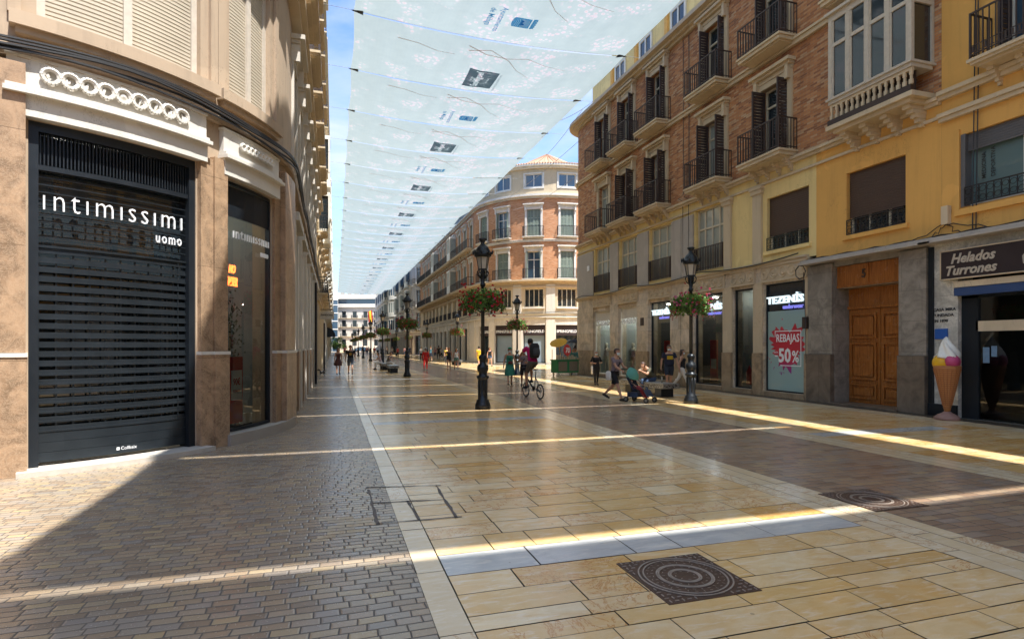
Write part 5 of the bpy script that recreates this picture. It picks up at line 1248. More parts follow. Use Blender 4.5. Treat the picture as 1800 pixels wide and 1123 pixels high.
def festoon():
    for k, (x0, y0, z0, x1, y1, z1) in enumerate([(14.4, 26, 15.9, 13.2, 35, 16.2), (14.5, 31, 14.5, 14.1, 57, 15.2), (14.5, 30, 12.5, 16, 51, 14.5), (14.5, 32, 16.2, 17.3, 50.6, 18.3)]):
        b = MB(); n = 16; b.tube([(x0 + (x1 - x0) * i / n, y0 + (y1 - y0) * i / n, z0 + (z1 - z0) * i / n - .5 * sin(pi * i / n)) for i in range(n + 1)], .016, 4, cap=False)
        tag(b.build('overhead_wire', wire), ['thin wire from the brick cornice up to the canopy edge', 'sagging wire from the dark brick building to the rounded orange one at cornice level', 'lowest sagging wire crossing the mouth of the side street', 'topmost wire crossing the side street below the tiled roof'][k], 'wire', 'wires over the side street')
festoon()

# ------------------------------------------------------------------ street lamps and flower baskets
def make_lamp():
    r = thing('street_lamp', 'x', 'street lamp', (0, 0, 0), group='black cast iron street lamps')
    b = MB(); b.lathe([(.215, 0), (.215, .10), (.20, .16), (.175, .20), (.18, .24), (.135, .27), (.14, .34), (.128, .36), (.128, .80), (.15, .84), (.175, .87), (.175, .91), (.115, .94), (.11, 1.0), (.15, 1.06), (.16, 1.14), (.15, 1.20), (.09, 1.26), (.085, 1.32), (.10, 1.38), (.12, 1.42), (.11, 1.46), (.06, 1.52)], 20, (0, 0, 0))
    for i in range(8):
        a = 2 * pi * i / 8; b.box(.126 * cos(a) - .012, .126 * cos(a) + .012, .126 * sin(a) - .012, .126 * sin(a) + .012, .36, .80)
    b.build('base', lamp_iron, r, smooth=True)
    b = MB(); b.lathe([(.055, 1.5), (.048, 3.40), (.07, 3.42), (.075, 3.48), (.05, 3.52), (.06, 3.60), (.075, 3.68), (.065, 3.76), (.09, 3.80), (.06, 3.84)], 14, (0, 0, 0))
    for i in range(6):
        a = 2 * pi * i / 6; b.tube([(.05 * cos(a), .05 * sin(a), 3.62), (.13 * cos(a), .13 * sin(a), 3.70), (.16 * cos(a), .16 * sin(a), 3.80), (.12 * cos(a), .12 * sin(a), 3.87)], [.012, .02, .022, .012], 5)
    b.build('pole', lamp_iron, r, smooth=True)
    b = MB(); b.lathe([(.115, 3.88), (.175, 4.23)], 6, (0, 0, 0)); g = b.build('lantern_glass', lamp_glass, r)
    b = MB()
    for i in range(6): a = 2 * pi * i / 6; b.tube([(.12 * cos(a), .12 * sin(a), 3.87), (.182 * cos(a), .182 * sin(a), 4.24)], .011, 4)
    b.lathe([(.13, 3.85), (.135, 3.88), (.12, 3.895)], 12, (0, 0, 0)); b.build('lantern_frame', lamp_iron, g)
    b = MB(); b.lathe([(.19, 4.22), (.235, 4.24), (.255, 4.33), (.21, 4.34), (.20, 4.42), (.15, 4.50), (.09, 4.56), (.055, 4.60), (.055, 4.64), (.10, 4.69), (.115, 4.73), (.10, 4.745)], 18, (0, 0, 0))
    for i in range(8):
        a = 2 * pi * (i + .5) / 8; x, y = .25 * cos(a), .25 * sin(a); b.tube([(x, y, 4.30), (x * 1.1, y * 1.1, 4.37), (x * 1.06, y * 1.06, 4.43)], [.035, .028, .004], 5)
    b.build('lantern_crown', lamp_iron, r, smooth=True); return r
def make_basket(seed, redness):
    rnd = random.Random(seed); r = thing('flower_basket', 'x', 'flower basket', (0, 0, 0), group='flower baskets hung around the street lamps')
    b = MB(); b.lathe([(.15, 2.78), (.34, 2.92), (.36, 3.02), (.07, 3.04)], 14, (0, 0, 0)); b.build('basket', iron, r)
    b = MB(); f = MB()
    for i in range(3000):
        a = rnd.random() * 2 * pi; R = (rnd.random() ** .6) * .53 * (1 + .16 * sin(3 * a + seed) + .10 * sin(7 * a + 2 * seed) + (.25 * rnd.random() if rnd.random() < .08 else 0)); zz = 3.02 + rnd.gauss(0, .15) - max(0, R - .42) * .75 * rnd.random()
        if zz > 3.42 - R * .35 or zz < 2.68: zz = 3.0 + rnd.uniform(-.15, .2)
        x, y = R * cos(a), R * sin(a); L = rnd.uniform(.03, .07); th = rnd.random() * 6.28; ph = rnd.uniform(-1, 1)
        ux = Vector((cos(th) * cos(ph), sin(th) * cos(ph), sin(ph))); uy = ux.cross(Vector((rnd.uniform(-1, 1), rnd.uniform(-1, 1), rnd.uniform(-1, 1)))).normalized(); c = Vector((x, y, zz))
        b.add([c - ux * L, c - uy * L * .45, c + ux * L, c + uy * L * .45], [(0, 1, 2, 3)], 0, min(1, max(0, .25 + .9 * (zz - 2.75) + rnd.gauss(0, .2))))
    for i in range(22):
        a = rnd.random() * 2 * pi; R0_ = rnd.uniform(.35, .5); Ld = rnd.uniform(.15, .42); up_ = rnd.random() < .35
        for q in range(16):
            t = q / 15; R = R0_ + .22 * t; c = Vector((R * cos(a + .1 * t), R * sin(a + .1 * t), 2.95 + (Ld * .7 * t if up_ else -Ld * t * t)))
            u = Vector((rnd.gauss(0, 1), rnd.gauss(0, 1), rnd.gauss(0, 1))).normalized() * .04; w = u.cross(Vector((rnd.gauss(0, 1), rnd.gauss(0, 1), 1))).normalized() * .02; b.add([c - u, c - w, c + u, c + w], [(0, 1, 2, 3)], 0, rnd.uniform(.3, 1))
            if q > 12: f.add([c - w * 1.3, c + u * .8, c + w * 1.3, c - u * .8], [(0, 1, 2, 3)], 0, min(1, max(0, redness + rnd.gauss(0, .25))))
    for i in range(150):
        a = rnd.random() * 2 * pi; R = rnd.uniform(.32, .66); zz = 3.0 + rnd.gauss(0, .17) + .05; x, y = R * cos(a), R * sin(a)
        c = Vector((x, y, zz)); t = min(1, max(0, redness + rnd.gauss(0, .25)))
        for k in range(5):
            d = Vector((rnd.gauss(0, 1), rnd.gauss(0, 1), rnd.gauss(0, 1))).normalized() * .028; e = d.cross(Vector((rnd.gauss(0, 1), rnd.gauss(0, 1), rnd.gauss(0, 1)))).normalized() * .02; f.add([c + d * 1.2 - e, c + d * 1.2 + e, c - d + e, c - d - e], [(0, 1, 2, 3)], 0, t)
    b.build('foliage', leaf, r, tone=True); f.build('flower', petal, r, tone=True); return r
def lamps():
    L0 = make_lamp(); B = [make_basket(1, .12), make_basket(2, .62), make_basket(3, .3)]; used = [0, 0, 0]; first = True
    left = [(3.95, 15.4 + 17.3 * k) for k in range(8)]; right = [(10.35, 14.9 + 17.25 * k) for k in range(8)]
    for row, pts in (('left', left), ('right', right)):
        for k, (x, y) in enumerate(pts):
            lab = {('left', 0): 'tallest looking black street lamp, nearest one in the middle of the street', ('right', 0): 'black street lamp in front of the lingerie shops beside the steel bench'}.get((row, k), 'black street lamp, %s one in the %s' % (ORD[k], 'middle row' if row == 'left' else 'row beside the right hand shops'))
            if first: L0.location = (x, y, 0); L0['label'] = lab; first = False
            else: dup(L0, (x, y, 0), random.random() * 1, lab)
            j = 0 if (row, k) == ('left', 0) else (1 if (row, k) in (('right', 0),) else (k + (row == 'left')) % 3)
            lb = {('left', 0): 'large basket of red flowers around the nearest lamp in the middle', ('right', 0): 'basket of pink and red flowers around the lamp in front of the lingerie shops'}.get((row, k), 'flower basket on the %s lamp of the %s' % (ORD[k], 'middle row' if row == 'left' else 'row beside the right hand shops'))
            if not used[j]: used[j] = 1; B[j].location = (x, y, 0); B[j]['label'] = lb
            else: dup(B[j], (x, y, 0), random.random() * 6, lb)
    for j in range(3):
        if not used[j]:
            for c in list(B[j].children): bpy.data.objects.remove(c)
            bpy.data.objects.remove(B[j])
lamps()

# ------------------------------------------------------------------ benches, manholes, cone, cart and other street things
def bench(x, y, L, label, blocks=(.35, -.35)):
    r = thing('bench', label, 'bench', (x, y, 0), group='steel street benches')
    b = MB(); b.box(-.32, .32, -L / 2, L / 2, .30, .46); b.box(-.30, .30, -L / 2 + .02, L / 2 - .02, .4605, .475)
    rnd = random.Random(3)
    for i in range(150):
        yy = rnd.uniform(-L / 2 + .05, L / 2 - .05); zz = rnd.uniform(.32, .44); s = rnd.uniform(.008, .02); b.add([(-.3215, yy - s, zz - s), (-.3215, yy + s, zz - s), (-.3215, yy + s, zz + s), (-.3215, yy - s, zz + s)], [(0, 1, 2, 3)], 1)
    for i in range(40):
        xx = rnd.uniform(-.29, .29); zz = rnd.uniform(.32, .44); s = rnd.uniform(.008, .02); b.add([(xx - s, -L / 2 - .0015, zz - s), (xx + s, -L / 2 - .0015, zz - s), (xx + s, -L / 2 - .0015, zz + s), (xx - s, -L / 2 - .0015, zz + s)], [(0, 1, 2, 3)], 1)
    b.build('seat', [silver, iron], r)
    for s in blocks: q = MB(); q.box(-.24, .24, s * L - .2, s * L + .2, 0, .299); q.build('leg', black_metal, r)
    return r
bench(10.9, 18.3, 3.0, 'perforated steel bench on dark blocks right of the baby stroller')
bench(3.7, 38.6, 2.2, 'empty steel bench beside the second lamp of the middle row')
bench(3.55, 43.2, 2.4, 'steel bench further down the street with two people sitting on it')
bench(10.8, 52, 2.4, 'low bench beside the right hand lamps far down the street')

rust = simple('rusty_cast_iron', (.12, .07, .05), .45, .4, 8, .3, .5); rust_hi = simple('worn_cast_iron', (.42, .35, .29), .4, .5, 14, .2, .3)
def manhole(x, y, label, rz):
    r = thing('manhole_cover', label, 'manhole cover', (x, y, 0), rz, 'square manhole covers in the paving')
    b = MB(); b.box(-.38, .38, -.38, .38, -.01, .006); b.build('frame', rust, r); b = MB(); rnd = random.Random(2)
    def ring(R, w, h):
        n = 48; vs = []
        for i in range(n): a = 2 * pi * i / n; c, s = cos(a), sin(a); vs += [((R - w) * c, (R - w) * s, .007), ((R - w) * c, (R - w) * s, h), ((R + w) * c, (R + w) * s, h), ((R + w) * c, (R + w) * s, .007)]
        b.add(vs, [(4 * i + j, 4 * i + j + 1, 4 * ((i + 1) % n) + j + 1, 4 * ((i + 1) % n) + j) for i in range(n) for j in range(3)])
    for R in (.345, .31, .21, .195, .12, .105): ring(R, .006, .012)
    for R, n in ((.28, 30), (.245, 26), (.165, 18), (.075, 8)):
        for i in range(n):
            a = 2 * pi * i / n + R * 9; L = .012; x_, y_ = R * cos(a), R * sin(a); t = a + (i % 2) * 1.3
            b.add([(x_ - L * cos(t) - .003 * sin(t), y_ - L * sin(t) + .003 * cos(t), .012), (x_ + L * cos(t) - .003 * sin(t), y_ + L * sin(t) + .003 * cos(t), .012), (x_ + L * cos(t) + .003 * sin(t), y_ + L * sin(t) - .003 * cos(t), .012), (x_ - L * cos(t) + .003 * sin(t), y_ - L * sin(t) - .003 * cos(t), .012)], [(0, 1, 2, 3)])
    for i in range(15):
        for j in range(15):
            x_, y_ = -.35 + i * .05, -.35 + j * .05
            if x_ * x_ + y_ * y_ > .365 ** 2: (b.box(x_ - .016, x_ + .016, y_ - .004, y_ + .004, .006, .011) if (i + j) % 2 else b.box(x_ - .004, x_ + .004, y_ - .016, y_ + .016, .006, .011))
    b.build('relief_pattern', rust_hi, r); b = MB(); b.lathe([(.1, .0065), (.098, .0085), (0.001, .0085)], 24, (0, 0, 0)); b.build('lifting_plate', rust, r)
x, y = ground(1204, 1013); manhole(x, y, 'rusty square manhole cover in the marble slabs, nearest to the camera', 0)
x, y = ground(1532, 878); manhole(x, y, 'rusty square manhole cover beside the brown setts further to the right', 0)
b = MB()
for i in range(14): b.box(-.0 + .08 * i, .03 + .08 * i, 0, .5, .001, .008)
o = b.build('drain_grate', rust); o.location = (-.45, 30.5, .004); tag(o, 'dark drain grate in the paving below the couple walking on the left', 'drain grate')

def cone_statue():
    gx, gy = ground(1665, 738); r = thing('ice_cream_cone', 'giant waffle cone model with white, yellow and pink ice cream beside the ice cream shop', 'cone model', (13.95, 10.0, 0))
    x0, y0 = 13.9, yat(1665, 13.9); r.location = (x0, y0, 0); r.scale = (.95, .95, .98)
    b = MB(); b.lathe([(.27, 0), (.28, .05), (.2, .12), (.1, .17), (.07, .2)], 18, (0, 0, 0)); b.build('base', simple('pink_base', (.30, .17, .14), .6, .2), r, smooth=True)
    wf = MB(); wf.lathe([(.05, .15), (.09, .35), (.27, 1.22), (.29, 1.3), (.25, 1.31)], 24, (0, 0, 0)); cm = simple('waffle', (.50, .21, .07), .5, .2)
    nb = NB(cm); p_ = nb.N['Principled BSDF']; wf.build('waffle_cone', cm, r, smooth=True)
    q = MB()
    for i in range(20):
        z = .3 + i * .052; R = .09 + (z - .35) * .207 + .004; n = 20; ps = [(R * cos(2 * pi * t / n), R * sin(2 * pi * t / n), z) for t in range(n + 1)]; q.tube(ps, .008, 4, cap=False)
    for i in range(20): a = 2 * pi * i / 20; q.tube([(.094 * cos(a), .094 * sin(a), .35), (.28 * cos(a), .28 * sin(a), 1.24)], .008, 4)
    q.build('waffle_ridge', simple('waffle_ridge', (.40, .15, .05), .5, .2), r)
    b = MB(); b.ball((-.10, -.02, 1.38), .21, 18); b.build('yellow_scoop', simple('yellow_scoop', (.75, .42, .01), .45, .15, 9, .3), r, smooth=True)
    b = MB(); b.ball((.09, -.12, 1.42), .17, 16); b.ball((.12, .08, 1.40), .16, 16); b.build('pink_scoop', simple('pink_scoop', (.50, .06, .18), .45, .15, 9, .3), r, smooth=True)
    b = MB(); n = 26; rings = []
    for k in range(14):
        t = k / 13; R = .25 * (1 - t) ** .8 + .005; z = 1.5 + .5 * t; vs = []
        for j in range(n): a = 2 * pi * j / n; rr = R * (1 + .16 * sin(5 * a + 7 * t)); vs.append((rr * cos(a) + .02 * sin(5 * t), rr * sin(a), z + .02 * sin(5 * a + 7 * t)))
        rings += vs
    b.add(rings, [(k * n + j, k * n + (j + 1) % n, (k + 1) * n + (j + 1) % n, (k + 1) * n + j) for k in range(13) for j in range(n)] + [tuple(range(n - 1, -1, -1)), tuple(13 * n + j for j in range(n))])
    b.build('whipped_cream', simple('cream_white', (.78, .76, .70), .35, .08, 6, .1), r, smooth=True)
    r.rotation_euler = (0, 0, radians(-55))
cone_statue()

def pandora():
    r = thing('projecting_sign', 'pale projecting shop sign reading PANDORA on the left facade', 'shop sign', (-1, 40, 3.8))
    b = MB(); b.box(.0, .95, -.05, .05, -.28, .28); b.build('sign_board', white_plaster, r)
    b = MB(); text_into(b, 'PANDORA', .78, .13, .09, -.053, -.05, .01, .02); b.build('sign_lettering', iron, r)
    r.location = (-.98, yat(572, -.6), 4.0 + .35); b = MB(); b.tube([(0, 0, .28), (0, 0, .38), (.9, 0, .38)], .02, 5); b.build('bracket', iron, r)
    r.location.z = HC + (HOR - 554) / FPX * (r.location.y / 1.05)
pandora()
def awning():
    r = thing('shop_awning', 'small dark curved awning low on the far left facade', 'awning', (-.98, 75, 0)); b = MB(); n = 8
    for i in range(n):
        a0, a1 = pi / 2 * i / n, pi / 2 * (i + 1) / n; b.add([(1.1 * sin(a0), 0, 2.9 + 1.2 * cos(a0)), (1.1 * sin(a0), 3, 2.9 + 1.2 * cos(a0)), (1.1 * sin(a1), 3, 2.9 + 1.2 * cos(a1)), (1.1 * sin(a1), 0, 2.9 + 1.2 * cos(a1))], [(0, 1, 2, 3)])
        for yy in (0, 3): b.add([(0, yy, 2.9), (1.1 * sin(a0), yy, 2.9 + 1.2 * cos(a0)), (1.1 * sin(a1), yy, 2.9 + 1.2 * cos(a1))], [(0, 1, 2)])
    b.build('canvas', black_metal, r)
awning()
b = MB(); b.box(-.05, .05, -.12, .12, 0, 3.2); o = b.build('advertising_post', iron_brown); x = -.62; o.location = (x, yat(570, x), 0); tag(o, 'thin dark brown upright banner post against the left facade', 'post')

def cart():
    x, y = 13.05, 31.3; r = thing('street_cart', 'green vendor cart with pictures, tilted yellow parasol and a red 70 sign', 'vendor cart', (x, y, 0), radians(12))
    green = simple('green_cart_paint', (.01, .16, .06), .4, .15); yel = simple('yellow_canvas', (.70, .38, .03), .7, .15); pic = simple('cart_picture', (.20, .16, .12), .5, .5, 14)
    b = MB(); b.box(-.75, .75, -.35, .35, .18, .9); b.box(-.8, .8, -.4, .4, .9005, .95); b.build('cart_body', green, r)
    b = MB(); b.box(-.68, -.08, -.36, -.352, .28, .84); b.box(.08, .68, -.36, -.352, .28, .84); b.build('picture_panel', pic, r)
    for sx in (-.6, .6):
        for yy in (-.3, .3): q = MB(); q.tube([(sx - .02, yy, .09), (sx + .02, yy, .09)], .09, 12); q.build('wheel', white_paint, r)
    for sx in (-.7, .7): q = MB(); q.tube([(sx, .3, .95), (sx, .3, 1.55)], .02, 5); q.build('post', green, r)
    b = MB(); rnd = random.Random(6)
    for i in range(9): a = -.65 + i * .15; b.box(a, a + .09, -.2, -.05, .951, 1.05 + rnd.random() * .22)
    b.build('displayed_goods', [cream_trim], r)
    b = MB(); k = 10; R = .55; b.add([(0, 0, .22)] + [(R * cos(2 * pi * i / k), R * .9 * sin(2 * pi * i / k), 0) for i in range(k)], [(0, i + 1, (i + 1) % k + 1) for i in range(k)]); b.tube([(0, 0, .22), (0, 0, -.9)], .02, 5)
    o = b.build('parasol', yel, r); o.location = (-.45, 0, 1.95); o.rotation_euler = (radians(20), radians(-24), 0)
    b = MB(); b.lathe([(.24, -.03), (.26, 0), (.24, .03)], 20, (0, 0, 0), sy=1.3); o = b.build('round_sign', red_print, r); o.location = (-.12, -.42, 1.5); o.rotation_euler = (radians(90), 0, 0)
    b = MB(); text_into(b, '70', .30, .32, -.27, -.475, 1.34, .01, .03, .1); b.build('sign_lettering', letter_white, r)
cart()

def flag():
    x = 3.6 + (170 - 140) * .0; Yf = 168; xx = (SY + (-.247) * CY) / (CY + .247 * SY) * Yf; r = thing('flag_pole', 'tall flag pole with a red and yellow striped flag at the end of the street', 'flag', (xx, Yf, 0))
    b = MB(); b.tube([(0, 0, 0), (0, 0, 10.5)], .07, 8); b.build('pole', iron, r); b = MB(); nu, nv = 8, 12
    for i in range(nu + 1):
        for j in range(nv + 1): u = i / nu; v = j / nv; b.v.append((-.1 + 1.5 * v * (1 - u) * .2 - u * 1.2 * (1 - .3 * v) + .25, .12 * sin(6 * u + 3 * v), 12.1 - 3.6 * v - .6 * u))
    for i in range(nu):
        for j in range(nv): a = i * (nv + 1) + j; b.f.append((a, a + 1, a + nv + 2, a + nv + 1)); b.m.append(0 if i < 2 or i >= 6 else 1); b.t.append(0)
    b.build('flag_cloth', [red_print, simple('flag_yellow', (.75, .45, .02), .6, .05)], r)
flag()

def small_tree(x, y, h, label):
    r = thing('small_tree', label, 'tree', (x, y, 0)); b = MB(); b.tube([(0, 0, 0), (.05, 0, h * .35), (.1, .05, h * .6)], [.12, .09, .04], 7)
    for k in range(6): a = k * 1.05; b.tube([(.05, 0, h * .35), (cos(a) * .7, sin(a) * .7, h * .75)], [.05, .02], 5)
    b.build('trunk', iron_brown, r); rnd = random.Random(8); f = MB()
    cl = [(rnd.uniform(-1.3, 1.3), rnd.uniform(-1.3, 1.3), h * rnd.uniform(.35, .9), rnd.uniform(.4, .8)) for _ in range(22)]
    for cx, cy, cz, R in cl:
        for i in range(110):
            d = Vector((rnd.gauss(0, 1), rnd.gauss(0, 1), rnd.gauss(0, 1))).normalized() * R * rnd.random() ** .4; c = Vector((cx, cy, cz)) + d; u = Vector((rnd.gauss(0, 1), rnd.gauss(0, 1), rnd.gauss(0, 1))).normalized() * .11; w = u.cross(Vector((rnd.gauss(0, 1), rnd.gauss(0, 1), 1))).normalized() * .06
            f.add([c - u, c - w, c + u, c + w], [(0, 1, 2, 3)], 0, min(1, .3 + rnd.random() * .7))
    f.build('crown', leaf, r, tone=True)
small_tree(.9, 118, 3.7, 'bushy bright green tree behind the walking couple at the far end')

def car(x, y, rz, col, label, van=False):
    r = thing('parked_car', label, 'van' if van else 'car', (x, y, 0), rz); pm = simple('car_paint_' + label[:6], col, .3, .05, 2, 0, .2, 1.0)
    prof = [(-2.1, .3), (-2.15, .75), (-2.0, .95), (-1.5, 1.0), (-1.1, 1.42), (.5, 1.48), (1.1, 1.05), (1.9, .92), (2.15, .7), (2.1, .3)] if not van else [(-2.2, .3), (-2.25, 1.9), (-2.1, 2.0), (1.0, 2.0), (1.6, 1.3), (2.2, 1.15), (2.3, .3)]
    def pr(bb, pf, w0, w1, inset=0):
        n = len(pf); zc = 1.0; vs = []
        for s in (-1, 1): vs += [(px, s * ((w0 + w1) / 2 - (.14 if pz > zc else 0)), pz) for px, pz in pf]
        bb.add(vs, [(i, (i + 1) % n, n + (i + 1) % n, n + i) for i in range(n)] + [tuple(range(n - 1, -1, -1)), tuple(range(n, 2 * n))])
    b = MB(); pr(b, prof, .85, .85); b.build('body', pm, r)
    b = MB()
    for s in (-1, 1): b.box(-1.2, .6, s * .87 - .01 if s > 0 else -.88, s * .87 if s > 0 else -.72, 1.06, 1.38) if van else b.box(-1.05, .45, .715 if s > 0 else -.745, .745 if s > 0 else -.715, 1.08, 1.38)
    b.add([(1.12, -.66, 1.08), (1.12, .66, 1.08), (.56, .6, 1.45), (.56, -.6, 1.45)] if not van else [(1.62, -.75, 1.32), (1.62, .75, 1.32), (1.06, .7, 1.95), (1.06, -.7, 1.95)], [(0, 1, 2, 3)]); b.build('window', dark_glass, r)
    for sx in (-1.35, 1.35):
        for sy_ in (-.86, .66): q = MB(); q.tube([(sx, sy_, .32), (sx, sy_ + .2, .32)], .32, 16); q.build('wheel', iron, r)
    for s in (-.6, .6): q = MB(); q.box(2.1, 2.19, s - .18, s + .18, .62, .76); q.build('headlight', white_paint, r)
car(*ground(634, 618.6)[:2], radians(200), (.05, .10, .16), 'dark blue car crossing the far end of the street')
car(13.0, 166, radians(185), (.6, .6, .6), 'white van parked at the far end behind the lamps', True)

# ------------------------------------------------------------------ people
skin_t = simple('skin', (.50, .27, .17), .5, .08, 6, 0); skin_d = simple('tanned_skin', (.36, .175, .10), .5, .08, 6, 0)
def cloth(name, c, v=.18): return simple(name, c, .85, v, 9, .3, fine=60)
hair_m = {'black': simple('black_hair', (.012, .010, .010), .5, .3), 'brown': simple('brown_hair', (.06, .03, .018), .5, .3), 'blond': simple('blond_hair', (.34, .22, .11), .5, .25), 'white': simple('grey_hair', (.45, .42, .38), .6, .2)}
denim = cloth('blue_denim', (.05, .09, .17)); blackc = cloth('black_cloth', (.014, .014, .017)); whitec = cloth('white_cloth', (.72, .70, .66)); greyc = cloth('grey_cloth', (.20, .20, .21)); shoe = cloth('dark_shoe', (.03, .027, .025)); mask_m = cloth('pale_face_mask', (.55, .66, .70), .05)
def capsule(b, p0, p1, r0, r1, n=10, sx=1.0):
    p0 = Vector(p0); p1 = Vector(p1); d = p1 - p0; L = d.length; d.normalize(); pts = [p0 - d * r0 * .95, p0 - d * r0 * .6, p0]; rs = [r0 * .25, r0 * .8, r0]
    for t in (.35, .7): pts.append(p0 + d * L * t); rs.append(r0 + (r1 - r0) * t + r0 * .06 * (1 if t < .5 else 0))
    pts += [p1, p1 + d * r1 * .6, p1 + d * r1 * .95]; rs += [r1, r1 * .8, r1 * .25]; b.tube(pts, rs, n)
def rings(b, secs, n=16):
    """secs: (centre Vector, rx, ry, axis-x Vector, axis-y Vector)"""
    vs = []
    for c, rx, ry, ax, ay in secs:
        for j in range(n): a = 2 * pi * j / n; ca, sa_ = cos(a), sin(a); vs.append(c + ax * rx * (abs(ca) ** .85) * (1 if ca > 0 else -1) + ay * ry * (abs(sa_) ** .9) * (1 if sa_ > 0 else -1))
    k = len(secs); b.add(vs, [(i * n + j, i * n + (j + 1) % n, (i + 1) * n + (j + 1) % n, (i + 1) * n + j) for i in range(k - 1) for j in range(n)] + [tuple(range(n - 1, -1, -1)), tuple((k - 1) * n + j for j in range(n))])
def human(label, pos, face, h=1.72, legs=((0, 0), (0, 0)), arms=((0, 8, 10), (0, 8, 10)), lean=0, female=False, skin=None, hair='brown', hairlen=0, top=None, sleeve=.55, bottom=None, blen='short', dress=None, mask=False, shoes=None, hat=None, vox=.016, group='people walking in the street', twist=0, headturn=0, seat=None, heavy=1.0, name='person', child=False):
    """face: world heading in degrees the person looks towards (0 = +X, 90 = +Y). body built facing local -Y."""
    k = h / 1.75; hs = 1.0 if not child else 1.35; skin = skin or skin_t; V = Vector; b = MB(); bones = []
    ln = radians(lean)
    def up(v): # torso frame (lean forward towards -Y)
        return V((v[0], v[1] * cos(ln) - v[2] * sin(ln), v[1] * sin(ln) + v[2] * cos(ln)))
    pel = V((0, 0, 0)); wsh = (.165 if female else .185) * (1 + .3 * (heavy - 1)); wh = .17 if female else .158; wst = (.118 if female else .142) * heavy; X = V((1, 0, 0))
    T = lambda y, z: pel + up((0, y, z)); fy = up((0, 1, 0))
    rings(b, [(T(.0, -.10), wh * .62, .085, X, fy), (T(.0, -.05), wh * .95, .108, X, fy), (T(0, .03), wh, .113 * heavy, X, fy), (T(.0, .12), wst * 1.04, .097 * heavy, X, fy), (T(-.005, .20), wst, .092 * heavy, X, fy), (T(-.005, .30), wst * 1.1 if female else .155, .108 if female else .105, X, fy), (T(-.005, .40), wsh * .88, .108, X, fy), (T(.01, .47), wsh * .92, .085, X, fy), (T(.015, .51), wsh * .62, .066, X, fy), (T(.02, .545), .07, .06, X, fy), (T(.01, .62), .054, .056, X, fy)], 18)
    if female:
        for s in (-1, 1): b.ball(T(-.085, .36) + X * s * .07, .058, 10)
    neck = T(.012, .58); head = T(-.012, .695)
    hb = MB(); ht = radians(headturn); hx = V((cos(ht), sin(ht), 0)); hy = V((-sin(ht), cos(ht), 0)); hz = V((0, 0, 1)); H = lambda x, y, z: head + (hx * x + hy * y + hz * z) * hs
    rings(b, [(H(0, -.005, -.115), .028 * hs, .035 * hs, hx, hy), (H(0, -.02, -.095), .048 * hs, .062 * hs, hx, hy), (H(0, -.008, -.055), .064 * hs, .082 * hs, hx, hy), (H(0, .004, 0), .074 * hs, .094 * hs, hx, hy), (H(0, .008, .045), .075 * hs, .096 * hs, hx, hy), (H(0, .01, .085), .060 * hs, .078 * hs, hx, hy), (H(0, .01, .108), .032 * hs, .045 * hs, hx, hy), (H(0, .01, .115), .01, .012, hx, hy)], 16)
    b.tube([H(0, -.088, .012), H(0, -.108, -.028)], [.010 * hs, .017 * hs], 6); b.ball(H(.077, .012, -.008), .017 * hs, 6); b.ball(H(-.077, .012, -.008), .017 * hs, 6)
    b.tube([H(-.022, -.086, -.058), H(.022, -.086, -.058)], .009 * hs, 5); capsule(b, neck - up((0, 0, .03)), H(0, .01, -.06), .055, .050)
    low = []; J = {}
    for i, s in enumerate((-1, 1)):
        th, kb = radians(legs[i][0]), radians(legs[i][1]); sp = radians(legs[i][2]) if len(legs[i]) > 2 else 0.03; hip = V((s * .088, 0, -.03))
        d = V((s * sin(sp), -sin(th) * cos(sp), -cos(th) * cos(sp))); kn = hip + d * .425; a2 = th - kb; d2 = V((s * sin(sp) * .3, -sin(a2), -cos(a2))).normalized(); an = kn + d2 * .405
        capsule(b, hip, kn, .086 * (1.05 if female else 1) * heavy ** .5, .055, 12); capsule(b, kn, an, .053, .034, 10); b.ball(kn + d2 * .12 - V((0, -.018, 0)), .050, 8, sc=(1, 1, 1.5))
        fa = a2 * .6 if a2 > 0 else max(a2 * .9, -.9); f = V((s * .1, -cos(fa), -sin(-fa) * .6)).normalized() if seat is None else V((s * .1, -1, 0)).normalized()
        heel = an + V((0, .045, -.045)) if fa > -.2 else an + d2 * .05 + V((0, .03, 0)); toe = an + f * .17 + V((0, 0, -.055)); capsule(b, heel, an + f * .08 + V((0, 0, -.05)), .034, .038, 8); capsule(b, an + f * .06 + V((0, 0, -.05)), toe, .038, .026, 8)
        low += [heel.z - .034, toe.z - .028]; bones += [(hip, kn, 'thigh'), (kn, an, 'shin'), (an, toe, 'foot')]; J['kn%d' % i] = kn; J['hip%d' % i] = hip; J['an%d' % i] = an
    for i, s in enumerate((-1, 1)):
        sh = T(.01, .47) + X * s * wsh * .98; fw, ou, el = [radians(q) for q in arms[i][:3]]; inn = radians(arms[i][3]) if len(arms[i]) > 3 else 0
        d = V((s * sin(ou), -sin(fw) * cos(ou), -cos(fw) * cos(ou))); eb = sh + d * .285; a2 = fw + el; d2 = V((-s * sin(inn) + s * sin(ou) * .4 * (1 if not inn else 0), -sin(a2), -cos(a2))).normalized(); wr = eb + d2 * .25
        capsule(b, sh, eb, .050 if female else .056, .038, 10); capsule(b, eb, wr, .040, .026, 10)
        pz = d2; px_ = X * s; px_ = (px_ - pz * px_.dot(pz)).normalized(); py_ = pz.cross(px_); palm = wr + pz * .05; capsule(b, wr + pz * .01, wr + pz * .07, .026, .030, 8)
        for q in range(4):
            o = py_ * (.024 - .016 * q); base = wr + pz * .085 + o; L_ = (.062, .072, .068, .052)[q]; m1 = base + (pz * .85 - px_ * .35) * L_ * .5; b.tube([base - pz * .02, base, m1, m1 + (pz * .6 - px_ * .75) * L_ * .5], [.010, .0095, .0085, .006], 6)
